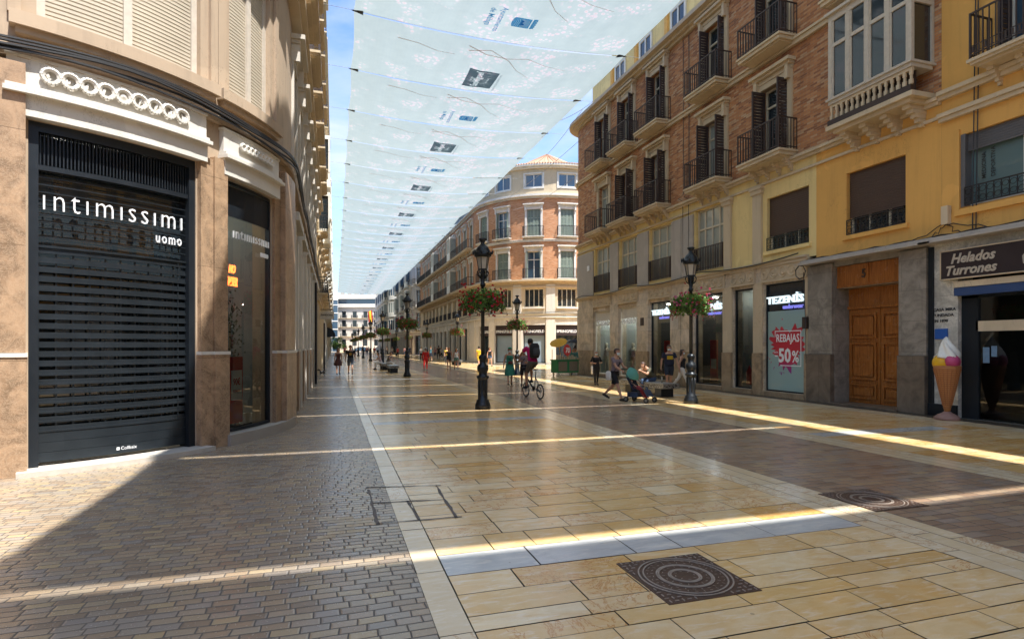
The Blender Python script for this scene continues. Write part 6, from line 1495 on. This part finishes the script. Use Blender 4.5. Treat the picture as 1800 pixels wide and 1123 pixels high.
        b.tube([wr + pz * .02 + py_ * .018, wr + pz * .055 + py_ * .042 - px_ * .012, wr + pz * .085 + py_ * .045 - px_ * .03], [.012, .011, .007], 6)
        bones += [(sh, eb, 'uarm'), (eb, wr, 'farm'), (wr, wr + pz * .15, 'hand')]; J['wr%d' % i] = wr; J['eb%d' % i] = eb; J['sh%d' % i] = sh
    bones += [(T(0, -.08), T(0, .08), 'pelvis'), (T(0, .1), T(0, .5), 'torso'), (T(.01, .56), T(.01, .60), 'neck'), (H(0, 0, -.06), H(0, 0, .06), 'head')]
    z0 = min(low) if seat is None else -seat / k - .08
    if seat is not None: z0 = min(low)
    off = V((0, 0, -z0)); r = thing(name, label, 'person', (pos[0], pos[1], pos[2] if len(pos) > 2 else 0), radians(face + 90), group); r.scale = (k, k, k)
    for key in J: J[key] = J[key] + off
    J['T'] = lambda x, y, z: T(y, z) + X * x + off; J['H'] = lambda x, y, z: H(x, y, z) + off; J['root'] = r; J['k'] = k
    b.v = [tuple(V(v) + off) for v in b.v]; bones = [(a + off, c + off, n) for a, c, n in bones]
    tmp = bpy.data.objects.new('t', b.build('t', skin, data_only=True)); COL.objects.link(tmp); m = tmp.modifiers.new('r', 'REMESH'); m.mode = 'VOXEL'; m.voxel_size = vox; m.use_smooth_shade = True
    sm = tmp.modifiers.new('s', 'SMOOTH'); sm.factor = .35; sm.iterations = 2
    bpy.context.view_layer.update(); me = bpy.data.meshes.new_from_object(tmp.evaluated_get(bpy.context.evaluated_depsgraph_get())); old = tmp.data; bpy.data.objects.remove(tmp); bpy.data.meshes.remove(old)
    me.name = 'person_body'; me.materials.clear(); me.materials.append(skin); me.polygons.foreach_set('use_smooth', [True] * len(me.polygons)); bo = bpy.data.objects.new('body', me); COL.objects.link(bo); bo.parent = r
    nv = len(me.vertices); co = np.zeros(nv * 3); me.vertices.foreach_get('co', co); co = co.reshape(-1, 3); no = np.zeros(nv * 3); me.vertices.foreach_get('normal', no); no = no.reshape(-1, 3)
    best = np.full(nv, 9.0); bid = np.zeros(nv, int); bt = np.zeros(nv); R0 = {'thigh': .07, 'shin': .045, 'foot': .035, 'uarm': .045, 'farm': .03, 'hand': .02, 'pelvis': .13, 'torso': .13, 'neck': .05, 'head': .08}
    for i, (a, c, n) in enumerate(bones):
        a = np.array(a); c = np.array(c); d = c - a; t = np.clip(((co - a) @ d) / (d @ d), 0, 1); dist = np.linalg.norm(co - a - t[:, None] * d, axis=1) - R0[n]; w = dist < best; best[w] = dist[w]; bid[w] = i; bt[w] = t[w]
    names = np.array([n for _, _, n in bones])[bid]
    def garment(nm, mask_, mt, o):
        fs = [tuple(p.vertices) for p in me.polygons if all(mask_[i] for i in p.vertices)]
        if not fs: return
        used = sorted({i for f in fs for i in f}); ix = {v: i for i, v in enumerate(used)}; g = MB(); g.add([tuple(co[i] + no[i] * o) for i in used], [tuple(ix[i] for i in f) for f in fs]); return g.build(nm, mt, r, smooth=True)
    if dress:
        garment('dress_top', ((names == 'torso') & (bt < .88)) | (names == 'pelvis') | ((names == 'thigh') & (bt < .1)), dress, .012)
        g = MB(); kl = min(J['kn0'].z, J['kn1'].z); hem = {'short': kl + .12, 'knee': kl - .02, 'long': .12}[blen]; c0 = T(0, .1) + off; nn = 20; sec = []
        spread = max(abs(J['kn0'].y), abs(J['kn1'].y), abs(J['an0'].y) * .7 if blen == 'long' else 0) + .1
        for q in range(6):
            t = q / 5; z = c0.z + (hem - c0.z) * t; rx = .14 + (.10 if blen != 'long' else .08) * t + .03 * sin(pi * t); ry = .115 + (spread - .05) * .8 * t
            sec.append([(rx * cos(2 * pi * j / nn) * (1 + .05 * t * sin(j * 2.5)), ry * sin(2 * pi * j / nn) * (1 + .05 * t * cos(j * 2.1)) + c0.y * (1 - t), z) for j in range(nn)])
        g.add([v for s_ in sec for v in s_], [(i * nn + j, i * nn + (j + 1) % nn, (i + 1) * nn + (j + 1) % nn, (i + 1) * nn + j) for i in range(5) for j in range(nn)]); g.build('skirt', dress, r, smooth=True)
    if top: garment('shirt', ((names == 'torso') & (bt < (.93 if sleeve > 0 else .86))) | ((names == 'pelvis') & (co[:, 2] > (T(0, .0) + off).z)) | ((names == 'uarm') & (bt < sleeve)) | ((names == 'farm') & (sleeve > 1)), top, .014)
    if bottom:
        if blen == 'short': mk = (names == 'pelvis') | ((names == 'thigh') & (bt < .82))
        elif blen == 'mini': mk = (names == 'pelvis') | ((names == 'thigh') & (bt < .4))
        else: mk = (names == 'pelvis') | (names == 'thigh') | ((names == 'shin') & (bt < .97))
        garment('shorts' if blen != 'long' else 'trousers', mk, bottom, .011 if blen == 'long' else .014)
    ft = (names == 'foot') | ((names == 'shin') & (bt > .97))
    for sd in (-1, 1): garment('shoe', ft & (co[:, 0] * sd > 0), shoes or shoe, .008)
    hd = names == 'head'; hc = np.array(H(0, 0, 0) + off); rel = (co - hc) / hs; ry_ = rel @ np.array(hy); rz_ = rel[:, 2]
    if hair: 
        hm = hd & ((rz_ > .055) | ((ry_ > -.015) & (rz_ > -.05)) | (ry_ > .045)); g = garment('hair', hm, hair_m[hair], .016 * hs)
        if hairlen:
            q = MB(); rings(q, [(H(0, .03, .06) + off, .075 * hs, .07 * hs, hx, hy), (H(0, .055, -.03) + off, .098 * hs, .058 * hs, hx, hy), (H(0, .06, -.12 - hairlen * .3) + off, .105, .045, hx, hy), (H(0, .06, -.14 - hairlen) + off, .06, .02, hx, hy)], 12); q.build('long_hair', hair_m[hair], r, smooth=True)
    if mask: garment('face_mask', hd & (ry_ < -.028) & (rz_ < -.012) & (rz_ > -.105), mask_m, .010)
    e = MB()
    for s in (-1, 1): e.ball(H(s * .03, -.083, .012) + off, .0095, 6)
    e.build('eyes', hair_m['black'], r, smooth=True)
    if hat:
        q = MB(); c = H(0, .0, .062) + off
        if hat[0] == 'brim': q.lathe([(.165, -.02), (.16, .0), (.088, .004), (.082, .06), (.05, .082), (.01, .085)], 18, c)
        else: q.lathe([(.088, -.01), (.085, .03), (.055, .06), (.01, .066)], 16, c); q.add([c + hx * a * .06 - hy * d_ + hz * -.005 for a, d_ in ((-1, .07), (1, .07), (.8, .16), (-.8, .16))], [(0, 1, 2, 3)])
        q.build('hat', hat[1], r, smooth=True)
    return J
def bag_box(J, nm, c, sx, sy_, sz, m):
    b = MB(); x, y, z = c; n = 14; secs = []
    for t in (0, .12, .5, .85, 1.0): f = (.75, 1, 1.04, .95, .6)[[0, .12, .5, .85, 1.0].index(t)]; secs.append((Vector((x, y, z - sz / 2 + sz * t)), sx * f / 2, sy_ * f / 2, Vector((1, 0, 0)), Vector((0, 1, 0))))
    rings(b, secs, n); return b.build(nm, m, J['root'], smooth=True)
def strap(J, pts, m, w=.012, nm='strap'): b = MB(); b.tube(pts, w, 5); return b.build(nm, m, J['root'])
WALK = ((26, 8), (-14, 18)); WALK2 = ((-14, 20), (24, 6)); STAND = ((2, 0, 5), (-2, 2, 5))
SITL = ((88, 88), (84, 84))
def people():
    G = lambda x, y: ground(x, y)
    # couple walking towards the camera on the left
    p = G(594.5, 659); J = human('woman in a short brown sleeveless dress walking beside a man on the left', p, -86, 1.64, WALK, ((12, 10, 12), (-14, 12, 8)), female=True, hair='brown', hairlen=.16, dress=cloth('brown_print_dress', (.10, .035, .03), .5), blen='short', shoes=blackc)
    bag_box(J, 'handbag', tuple(J['wr0'] + Vector((-.03, 0, -.16))), .07, .2, .16, blackc)
    p = G(616, 659); shirt = cloth('black_printed_tee', (.016, .016, .018)); J = human('man in a black tee with a round yellow print walking beside the woman in brown', p, -92, 1.82, WALK2, ((-10, 12, 14), (14, 12, 14)), hair='black', top=shirt, bottom=cloth('grey_denim', (.10, .12, .15)), blen='short', shoes=greyc, heavy=1.08)
    b = MB(); c = J['T'](0, -.142, .30); b.lathe([(.085, 0), (.08, .004)], 16, (0, 0, 0)); o = b.build('chest_print', cloth('mustard_print', (.42, .24, .04)), J['root']); o.location = c; o.rotation_euler = (radians(90), 0, 0); 
    # two people sitting on the far bench
    human('person in white clothes sitting on the far bench in the middle of the street', (3.3, 43.4), 190, 1.66, SITL, ((30, 12, 50), (30, 12, 60)), lean=18, female=True, hair='brown', top=cloth('pale_pink_top', (.55, .42, .40)), sleeve=.4, bottom=whitec, blen='long', seat=.46, group='people sitting on benches', vox=.022)
    human('man in grey top and white trousers sitting on the far bench near the lamp', (3.75, 42.7), 330, 1.72, SITL, ((30, 12, 40), (40, 12, 50)), lean=20, hair='brown', top=cloth('olive_grey_top', (.15, .14, .12)), sleeve=.4, bottom=whitec, blen='long', seat=.46, group='people sitting on benches', vox=.022)
    # woman in red
    J = human('woman in a long red jumpsuit and white sun hat walking away along the street', G(748, 651), 80, 1.62, ((12, 4), (-8, 10)), ((8, 14, 14), (-8, 14, 14)), female=True, hair='brown', top=cloth('red_cloth', (.52, .015, .012)), sleeve=1.2, bottom=MATS['red_cloth'], blen='long', hat=('brim', whitec), vox=.02, heavy=1.15)
    J = human('woman in a black sports top and black shorts walking towards the camera', G(789, 650), -100, 1.68, WALK, ((0, 14, 60), (10, 12, 20)), female=True, skin=skin_d, hair='blond', top=blackc, sleeve=0, bottom=blackc, blen='mini', vox=.02)
    J = human('woman in a white vest and green patterned shorts beside the woman in black', G(802, 650), -95, 1.6, WALK2, ((5, 14, 30), (0, 14, 15)), female=True, skin=skin_d, hair='blond', top=whitec, sleeve=0, bottom=cloth('green_print', (.12, .24, .19), .6), blen='mini', vox=.02); bag_box(J, 'handbag', tuple(J['wr1'] + Vector((.04, 0, -.14))), .08, .22, .2, whitec)
    human('person in a yellow shirt and yellow shorts behind the nearest lamp', G(842, 645), 100, 1.76, WALK, ((0, 10, 15), (0, 10, 15)), hair='black', top=cloth('yellow_cloth', (.62, .42, .02)), sleeve=.6, bottom=MATS['yellow_cloth'], blen='short', vox=.02)
    human('person in a dark top half hidden behind the nearest lamp post', G(861, 644), -90, 1.66, WALK2, ((0, 12, 20), (0, 12, 20)), female=True, hair='brown', hairlen=.1, top=blackc, sleeve=.3, bottom=denim, blen='mini', vox=.02)
    # green dress woman with cap
    green = cloth('green_print_dress', (.04, .25, .17), .6)
    J = human('woman in a green patterned dress and green cap carrying a bag over her arm', G(896, 678), -100, 1.68, ((22, 6), (-10, 14)), ((-12, 16, 12), (6, 14, 10)), female=True, hair='brown', dress=green, blen='knee', mask=True, hat=('cap', cloth('green_cap', (.01, .30, .16))), heavy=1.1)
    bag_box(J, 'belt_bag', tuple(J['T'](.02, -.17, .12)), .22, .08, .13, cloth('dark_red_bag', (.12, .03, .03))); strap(J, [tuple(J['T'](-.14, .0, .5)), tuple(J['T'](-.06, -.13, .35)), tuple(J['T'](.04, -.15, .15))], blackc, .014); bag_box(J, 'tote_bag', tuple(J['wr1'] + Vector((.02, -.02, -.25))), .1, .28, .34, denim)
    J = human('boy in a grey tee and black shorts walking between the green dress and the cyclist', G(921, 680), -110, 1.66, WALK2, ((30, 8, 70, 30), (10, 8, 80, 30)), hair='brown', top=cloth('mauve_grey_tee', (.20, .16, .17)), sleeve=.6, bottom=blackc, blen='short', mask=True, skin=skin_d)
    strap(J, [tuple(J['T'](.13, -.05, .5)), tuple(J['T'](.0, -.14, .32)), tuple(J['T'](-.14, -.06, .08))], blackc, .012)
    # cyclist and folding bike
    cyc = (6.35, 18.0); heading = 98
    J = human('cyclist in a magenta tee with a black backpack seen from behind', (cyc[0], cyc[1], .32), heading, 1.76, ((62, 62, 6), (30, 34, 6)), ((52, 22, 8, 6), (52, 14, 8, 6)), lean=16, skin=skin_d, hair='black', top=cloth('magenta_tee', (.62, .01, .17)), sleeve=.6, bottom=cloth('dark_khaki', (.10, .085, .07)), blen='short', shoes=blackc, vox=.014)
    bp = bag_box(J, 'backpack', tuple(J['T'](0, .22, .33)), .34, .24, .50, cloth('black_backpack', (.02, .022, .026))); bag_box(J, 'backpack_pocket', tuple(J['T'](0, .34, .25)), .26, .10, .26, cloth('grey_backpack_pocket', (.05, .055, .06)))
    r = thing('folding_bicycle', 'small wheeled folding bicycle ridden by the cyclist in magenta', 'bicycle', (cyc[0], cyc[1], 0), radians(heading + 90)); bm = simple('bike_paint', (.03, .035, .04), .3, .1, 3, 0, .5)
    for y in (-.52, .52):
        w = MB(); n = 28; ps = [(0, y + .235 * cos(2 * pi * t / n), .255 + .235 * sin(2 * pi * t / n)) for t in range(n + 1)]; w.tube(ps, .021, 6, cap=False); o = w.build('wheel', iron, r, smooth=True)
        w = MB(); ps = [(0, y + .208 * cos(2 * pi * t / n), .255 + .208 * sin(2 * pi * t / n)) for t in range(n + 1)]; w.tube(ps, .010, 5, cap=False)
        for t in range(14): a = 2 * pi * t / 14; w.tube([(0, y, .255), (0, y + .205 * cos(a), .255 + .205 * sin(a))], .0025, 3)
        w.tube([(-.05, y, .255), (.05, y, .255)], .022, 8); w.build('rim', silver, o)
    f = MB(); f.tube([(0, -.38, .62), (0, -.1, .42), (0, .12, .36)], .026, 8); f.tube([(0, .12, .30), (0, .22, .93)], .017, 8); f.tube([(0, .12, .34), (.05, .52, .255)], .012, 6); f.tube([(0, .12, .34), (-.05, .52, .255)], .012, 6); f.tube([(0, .2, .72), (.05, .52, .255)], .01, 6); f.tube([(0, .2, .72), (-.05, .52, .255)], .01, 6)
    f.tube([(0, -.38, .60), (0, -.42, .78), (0, -.36, 1.02)], .018, 8); f.tube([(.04, -.42, .58), (.04, -.52, .255)], .012, 6); f.tube([(-.04, -.42, .58), (-.04, -.52, .255)], .012, 6); f.build('frame', bm, r)
    f = MB(); f.tube([(-.27, -.30, 1.03), (-.1, -.36, 1.03), (.1, -.36, 1.03), (.27, -.30, 1.03)], .013, 8); f.build('handlebar', bm, r); f = MB(); rings(f, [(Vector((0, .12, .94)), .03, .05, Vector((1, 0, 0)), Vector((0, 1, 0))), (Vector((0, .22, .97)), .08, .12, Vector((1, 0, 0)), Vector((0, 1, 0))), (Vector((0, .24, .99)), .06, .1, Vector((1, 0, 0)), Vector((0, 1, 0)))], 12); f.build('saddle', blackc, r)
    f = MB(); f.tube([(.03, .12, .33), (.05, .12, .33)], .08, 16); f.tube([(.06, .12, .33), (.06, -.02, .42), (.13, -.02, .42)], .01, 6); f.tube([(-.06, .12, .33), (-.06, .26, .25), (-.13, .26, .25)], .01, 6); f.build('crankset', bm, r)
    # people by the cart
    human('vendor in a green jacket standing behind the green cart', (13.95, 32.0), -120, 1.66, STAND, ((10, 12, 60), (10, 12, 60)), hair='black', top=cloth('teal_jacket', (.06, .20, .17), .5), sleeve=1.2, bottom=cloth('dark_red_trousers', (.14, .02, .02)), blen='long', skin=skin_d)
    J = human('man in an amber shirt holding a black umbrella by the stone corner', (15.36, 35.0), 100, 1.76, STAND, ((20, 14, 110), (5, 10, 30)), hair='black', top=cloth('amber_tee', (.50, .24, .03)), sleeve=.7, bottom=blackc, blen='short', skin=skin_d)
    r = thing('black_umbrella', 'open black umbrella held up beside the stone corner of the brick building', 'umbrella', (15.25, 34.8, 0)); b = MB(); k = 8; R = .58; vs = [(0, 0, 2.22)]
    for q in (.4, .75, 1): vs += [(R * q * cos(2 * pi * i / k), R * q * sin(2 * pi * i / k), 2.22 - .27 * q ** 2) for i in range(k)]
    b.add(vs, [(0, i + 1, (i + 1) % k + 1) for i in range(k)] + [(1 + q * k + i, 1 + q * k + (i + 1) % k, 1 + (q + 1) * k + (i + 1) % k, 1 + (q + 1) * k + i) for q in (0, 1) for i in range(k)]); b.build('canopy', blackc, r, smooth=False); b = MB(); b.tube([(0, 0, 1.3), (0, 0, 2.3)], .01, 5); b.build('shaft', iron, r)
    # woman in black with white bag
    J = human('older woman with white hair in black clothes carrying a white bag', G(1048, 677), -100, 1.52, ((14, 4), (-8, 12)), ((-4, 24, 90, 40), (6, 24, 80, 40)), female=True, hair='white', top=blackc, sleeve=.9, bottom=blackc, blen='long', mask=True, heavy=1.25); bag_box(J, 'carrier_bag', tuple(J['wr0'] + Vector((-.12, 0, -.35))), .10, .22, .42, whitec)
    # man pushing stroller
    G0 = G(1081, 703); hd = -62
    J = human('man in a mauve tee and black shorts with a white mask pushing a stroller', (G0[0], G0[1]), hd, 1.74, ((26, 6), (-22, 28)), ((30, 6, 34), (30, 6, 34)), lean=6, hair='brown', top=cloth('mauve_tee', (.22, .17, .19)), sleeve=.6, bottom=blackc, blen='short', mask=True, shoes=shoe)
    strap(J, [tuple(J['T'](.12, -.04, .52)), tuple(J['T'](.0, -.15, .34)), tuple(J['T'](-.15, -.05, .06))], blackc, .014)
    bag_box(J, 'white_bag', tuple(J['T'](-.27, .06, -.08)), .09, .20, .30, whitec)
    d = (cos(radians(hd)), sin(radians(hd))); sp = (G0[0] + d[0] * .88, G0[1] + d[1] * .88)
    r = thing('baby_stroller', 'folding baby stroller with a teal hood pushed by the man in a mauve tee', 'stroller', (sp[0], sp[1], 0), radians(hd + 90)); teal = cloth('teal_canvas', (.10, .32, .26)); navy = cloth('navy_canvas', (.03, .05, .10))
    for x in (-.24, .24):
        for y in (-.42, .30):
            w = MB(); w.tube([(x - .02, y, .085), (x + .02, y, .085)], .085, 14); o = w.build('wheel', iron, r); w = MB(); w.tube([(x - .023, y, .085), (x + .023, y, .085)], .045, 10); w.build('hub', silver, o)
    f = MB()
    for x in (-.24, .24): f.tube([(x, -.42, .09), (x, -.05, .45), (x * .9, .42, .98), (x * .9, .52, 1.02)], .013, 6); f.tube([(x, .30, .09), (x, .0, .5), (x, -.35, .42)], .013, 6)
    f.tube([(-.22, .52, 1.02), (.22, .52, 1.02)], .018, 8); f.tube([(-.24, .3, .09), (.24, .3, .09)], .01, 6); f.build('frame', iron, r)
    f = MB(); f.add([(-.2, -.28, .40), (.2, -.28, .40), (.2, .08, .36), (-.2, .08, .36), (.2, .34, .80), (-.2, .34, .80), (-.2, -.42, .20), (.2, -.42, .20)], [(0, 1, 2, 3), (3, 2, 4, 5), (6, 7, 1, 0)]); f.box(-.21, .21, -.1, .28, .16, .30); f.build('seat', navy, r)
    f = MB(); n = 7; vs = []
    for i in range(n + 1):
        a = radians(-20 + 105 * i / n)
        for j in range(9): t = pi * j / 8; vs.append((.23 * cos(t), .34 - .30 * sin(t) * cos(a) - .02, .66 + .30 * sin(t) * sin(a) + .12))
    f.add(vs, [(i * 9 + j, i * 9 + j + 1, (i + 1) * 9 + j + 1, (i + 1) * 9 + j) for i in range(n) for j in range(8)]); f.build('hood', teal, r, smooth=True)
    human('small child in a black tee lying back in the stroller', (sp[0] + d[0] * -.10, sp[1] + d[1] * -.10, .13), hd, .98, ((72, 42, 8), (66, 40, 8)), ((30, 14, 30), (36, 14, 30)), lean=-28, hair='blond', top=blackc, sleeve=.5, bottom=cloth('red_trousers', (.45, .05, .06)), blen='long', shoes=MATS['red_trousers'], child=True, vox=.02, group='people sitting in the street')
    # seated person on right bench, bottle
    human('man in an olive tee and jeans sitting bent forward on the right bench', (11.0, 18.2), 200, 1.74, ((84, 84), (80, 80)), ((50, 12, 60, 20), (55, 12, 60, 20)), lean=46, hair='brown', top=cloth('olive_tee', (.10, .095, .06)), sleeve=.7, bottom=denim, blen='long', seat=.46, group='people sitting in the street')
    b = MB(); b.lathe([(.035, 0), (.036, .14), (.015, .19), (.015, .22)], 12, (0, 0, 0)); o = b.build('water_bottle', lamp_glass, smooth=True); o.location = (10.85, 17.3, .475); tag(o, 'clear water bottle standing on the right hand bench', 'bottle')
    J = human('heavy man in a navy tee with a yellow print, dark shorts and a blue mask', G(1176, 685), -110, 1.78, ((14, 6), (-12, 12)), ((-6, 16, 12), (14, 20, 14)), hair='brown', top=cloth('navy_tee', (.018, .022, .045)), sleeve=.65, bottom=cloth('navy_shorts', (.025, .035, .06)), blen='short', mask=True, heavy=1.3)
    b = MB(); c = J['T'](0, -.152, .33); b.box(-.11, .11, -.004, .002, -.07, .07); o = b.build('chest_print', cloth('yellow_print', (.60, .38, .02)), J['root']); o.location = c + Vector((0, -.012, 0))
    J = human('woman in a black sleeveless top and white trousers behind the right hand lamp', G(1199, 684), -40, 1.66, ((24, 4), (-22, 18)), ((-16, 12, 20), (14, 12, 30)), female=True, hair='brown', hairlen=.05, top=blackc, sleeve=0, bottom=whitec, blen='long', mask=True, heavy=1.1)
    # mannequins
    for x, yy, lb in ((15.4, yat(1064, 15.3), 'pale shop mannequin in the leftmost lingerie window'), (15.4, yat(1110, 15.3), 'pale shop mannequin in the second lingerie window from the left')):
        human(lb, (x, yy, .2), 190, 1.72, STAND, ((0, 14, 10), (0, 14, 10)), female=True, hair=None, skin=cream_paint, top=cloth('grey_nightwear', (.3, .3, .32)) if 'second' in lb else cloth('white_nightwear', (.5, .48, .46)), sleeve=0, bottom=None, shoes=cream_paint, group='shop mannequins', name='mannequin', vox=.022)
    # distant people
    rnd = random.Random(21); cols = [(.5, .5, .48), (.5, .05, .06), (.05, .07, .12), (.3, .32, .34), (.45, .2, .2), (.08, .2, .25), (.6, .5, .4), (.02, .02, .02)]
    cm = [cloth('cloth_colour_%d' % i, c) for i, c in enumerate(cols)]
    far = [(741, 634.5, 'pale top by the shop fronts left of the red jumpsuit', 0, 1), (757, 636, 'teal patterned dress right of the woman in red', 5, 1), (765, 632, 'pink top standing at the shop windows', 4, 1), (771, 632.5, 'black clothes standing at the shop windows', 7, 0), (776, 633, 'white top and dark shorts at the shop windows', 0, 0), (689, 629, 'pale clothes near the left lamp row far away', 6, 0), (699, 629.5, 'red top walking far away under the canopy', 1, 0), (712, 628, 'pink top near the far purple shop sign', 4, 1), (658, 626, 'red clothes in the distance right of the flag', 1, 0), (645, 624.5, 'pink shirt in the distance left of the flag lamp', 4, 0), (606, 626, 'red top behind the walking couple', 1, 1), (637, 623, 'dark clothes near the parked car', 2, 0), (648, 622, 'pale top at the far end of the street', 0, 1), (679, 624, 'grey top at the far end of the lamp row', 3, 0), (785, 640, 'yellow top behind the woman in black', -1, 1), (720, 626, 'navy clothes by the far right shops', 2, 0), (1, 1, '', 0, 0)][:-1]
    for i, (x, y, lb, c, fm) in enumerate(far):
        human('distant person in ' + lb, G(x, y), rnd.choice([-95, 85, -60, 120]), rnd.uniform(1.6, 1.8), rnd.choice([WALK, WALK2, STAND]), ((5, 10, 15), (-5, 10, 15)), female=bool(fm), hair=rnd.choice(['brown', 'black', 'blond']), top=MATS['yellow_cloth'] if c < 0 else cm[c], sleeve=.5, bottom=cm[rnd.choice([2, 7, 3])], blen=rnd.choice(['short', 'long']), vox=.03)
people()
def pigeon():
    x, y = ground(567, 661); r = thing('small_dog', 'little black and white animal standing near the left facade', 'dog', (x, y, 0), radians(-80)); b = MB()
    rings(b, [(Vector((0, -.17, .25)), .03, .03, Vector((1, 0, 0)), Vector((0, 0, 1))), (Vector((0, -.12, .24)), .075, .085, Vector((1, 0, 0)), Vector((0, 0, 1))), (Vector((0, .02, .23)), .07, .075, Vector((1, 0, 0)), Vector((0, 0, 1))), (Vector((0, .14, .24)), .065, .065, Vector((1, 0, 0)), Vector((0, 0, 1))), (Vector((0, .18, .24)), .02, .02, Vector((1, 0, 0)), Vector((0, 0, 1)))], 12)
    capsule(b, (0, -.12, .28), (0, -.19, .36), .05, .045); b.ball((0, -.21, .38), .058, 10); capsule(b, (0, -.23, .365), (0, -.30, .355), .032, .022)
    for s in (-1, 1):
        b.add([(s * .03, -.2, .42), (s * .065, -.2, .41), (s * .06, -.2, .47)], [(0, 1, 2)]); capsule(b, (s * .045, -.12, .2), (s * .045, -.125, .11), .03, .018, 8); capsule(b, (s * .045, -.125, .11), (s * .045, -.13, .02), .018, .016, 8); capsule(b, (s * .045, .12, .21), (s * .05, .08, .14), .042, .022, 8); capsule(b, (s * .05, .08, .14), (s * .05, .13, .09), .02, .016, 8); capsule(b, (s * .05, .13, .09), (s * .05, .12, .02), .016, .016, 8)
    b.tube([(0, .17, .26), (0, .25, .34), (0, .24, .40)], [.018, .012, .006], 6); m = simple('black_white_fur', (.5, .48, .45), .8, .3); nb = NB(m); p = nb.N['Principled BSDF']; nb.L.new(nb.ramp(nb.noise(nb.coord(), 7, 2, .5), [(.48, (.03, .025, .02)), (.52, (.6, .58, .54))]), p.inputs['Base Color']); b.build('body', m, r, smooth=True)
pigeon()
for o in bpy.data.objects:
    for k_ in ('_base', '_abs'):
        if k_ in o.keys(): del o[k_]
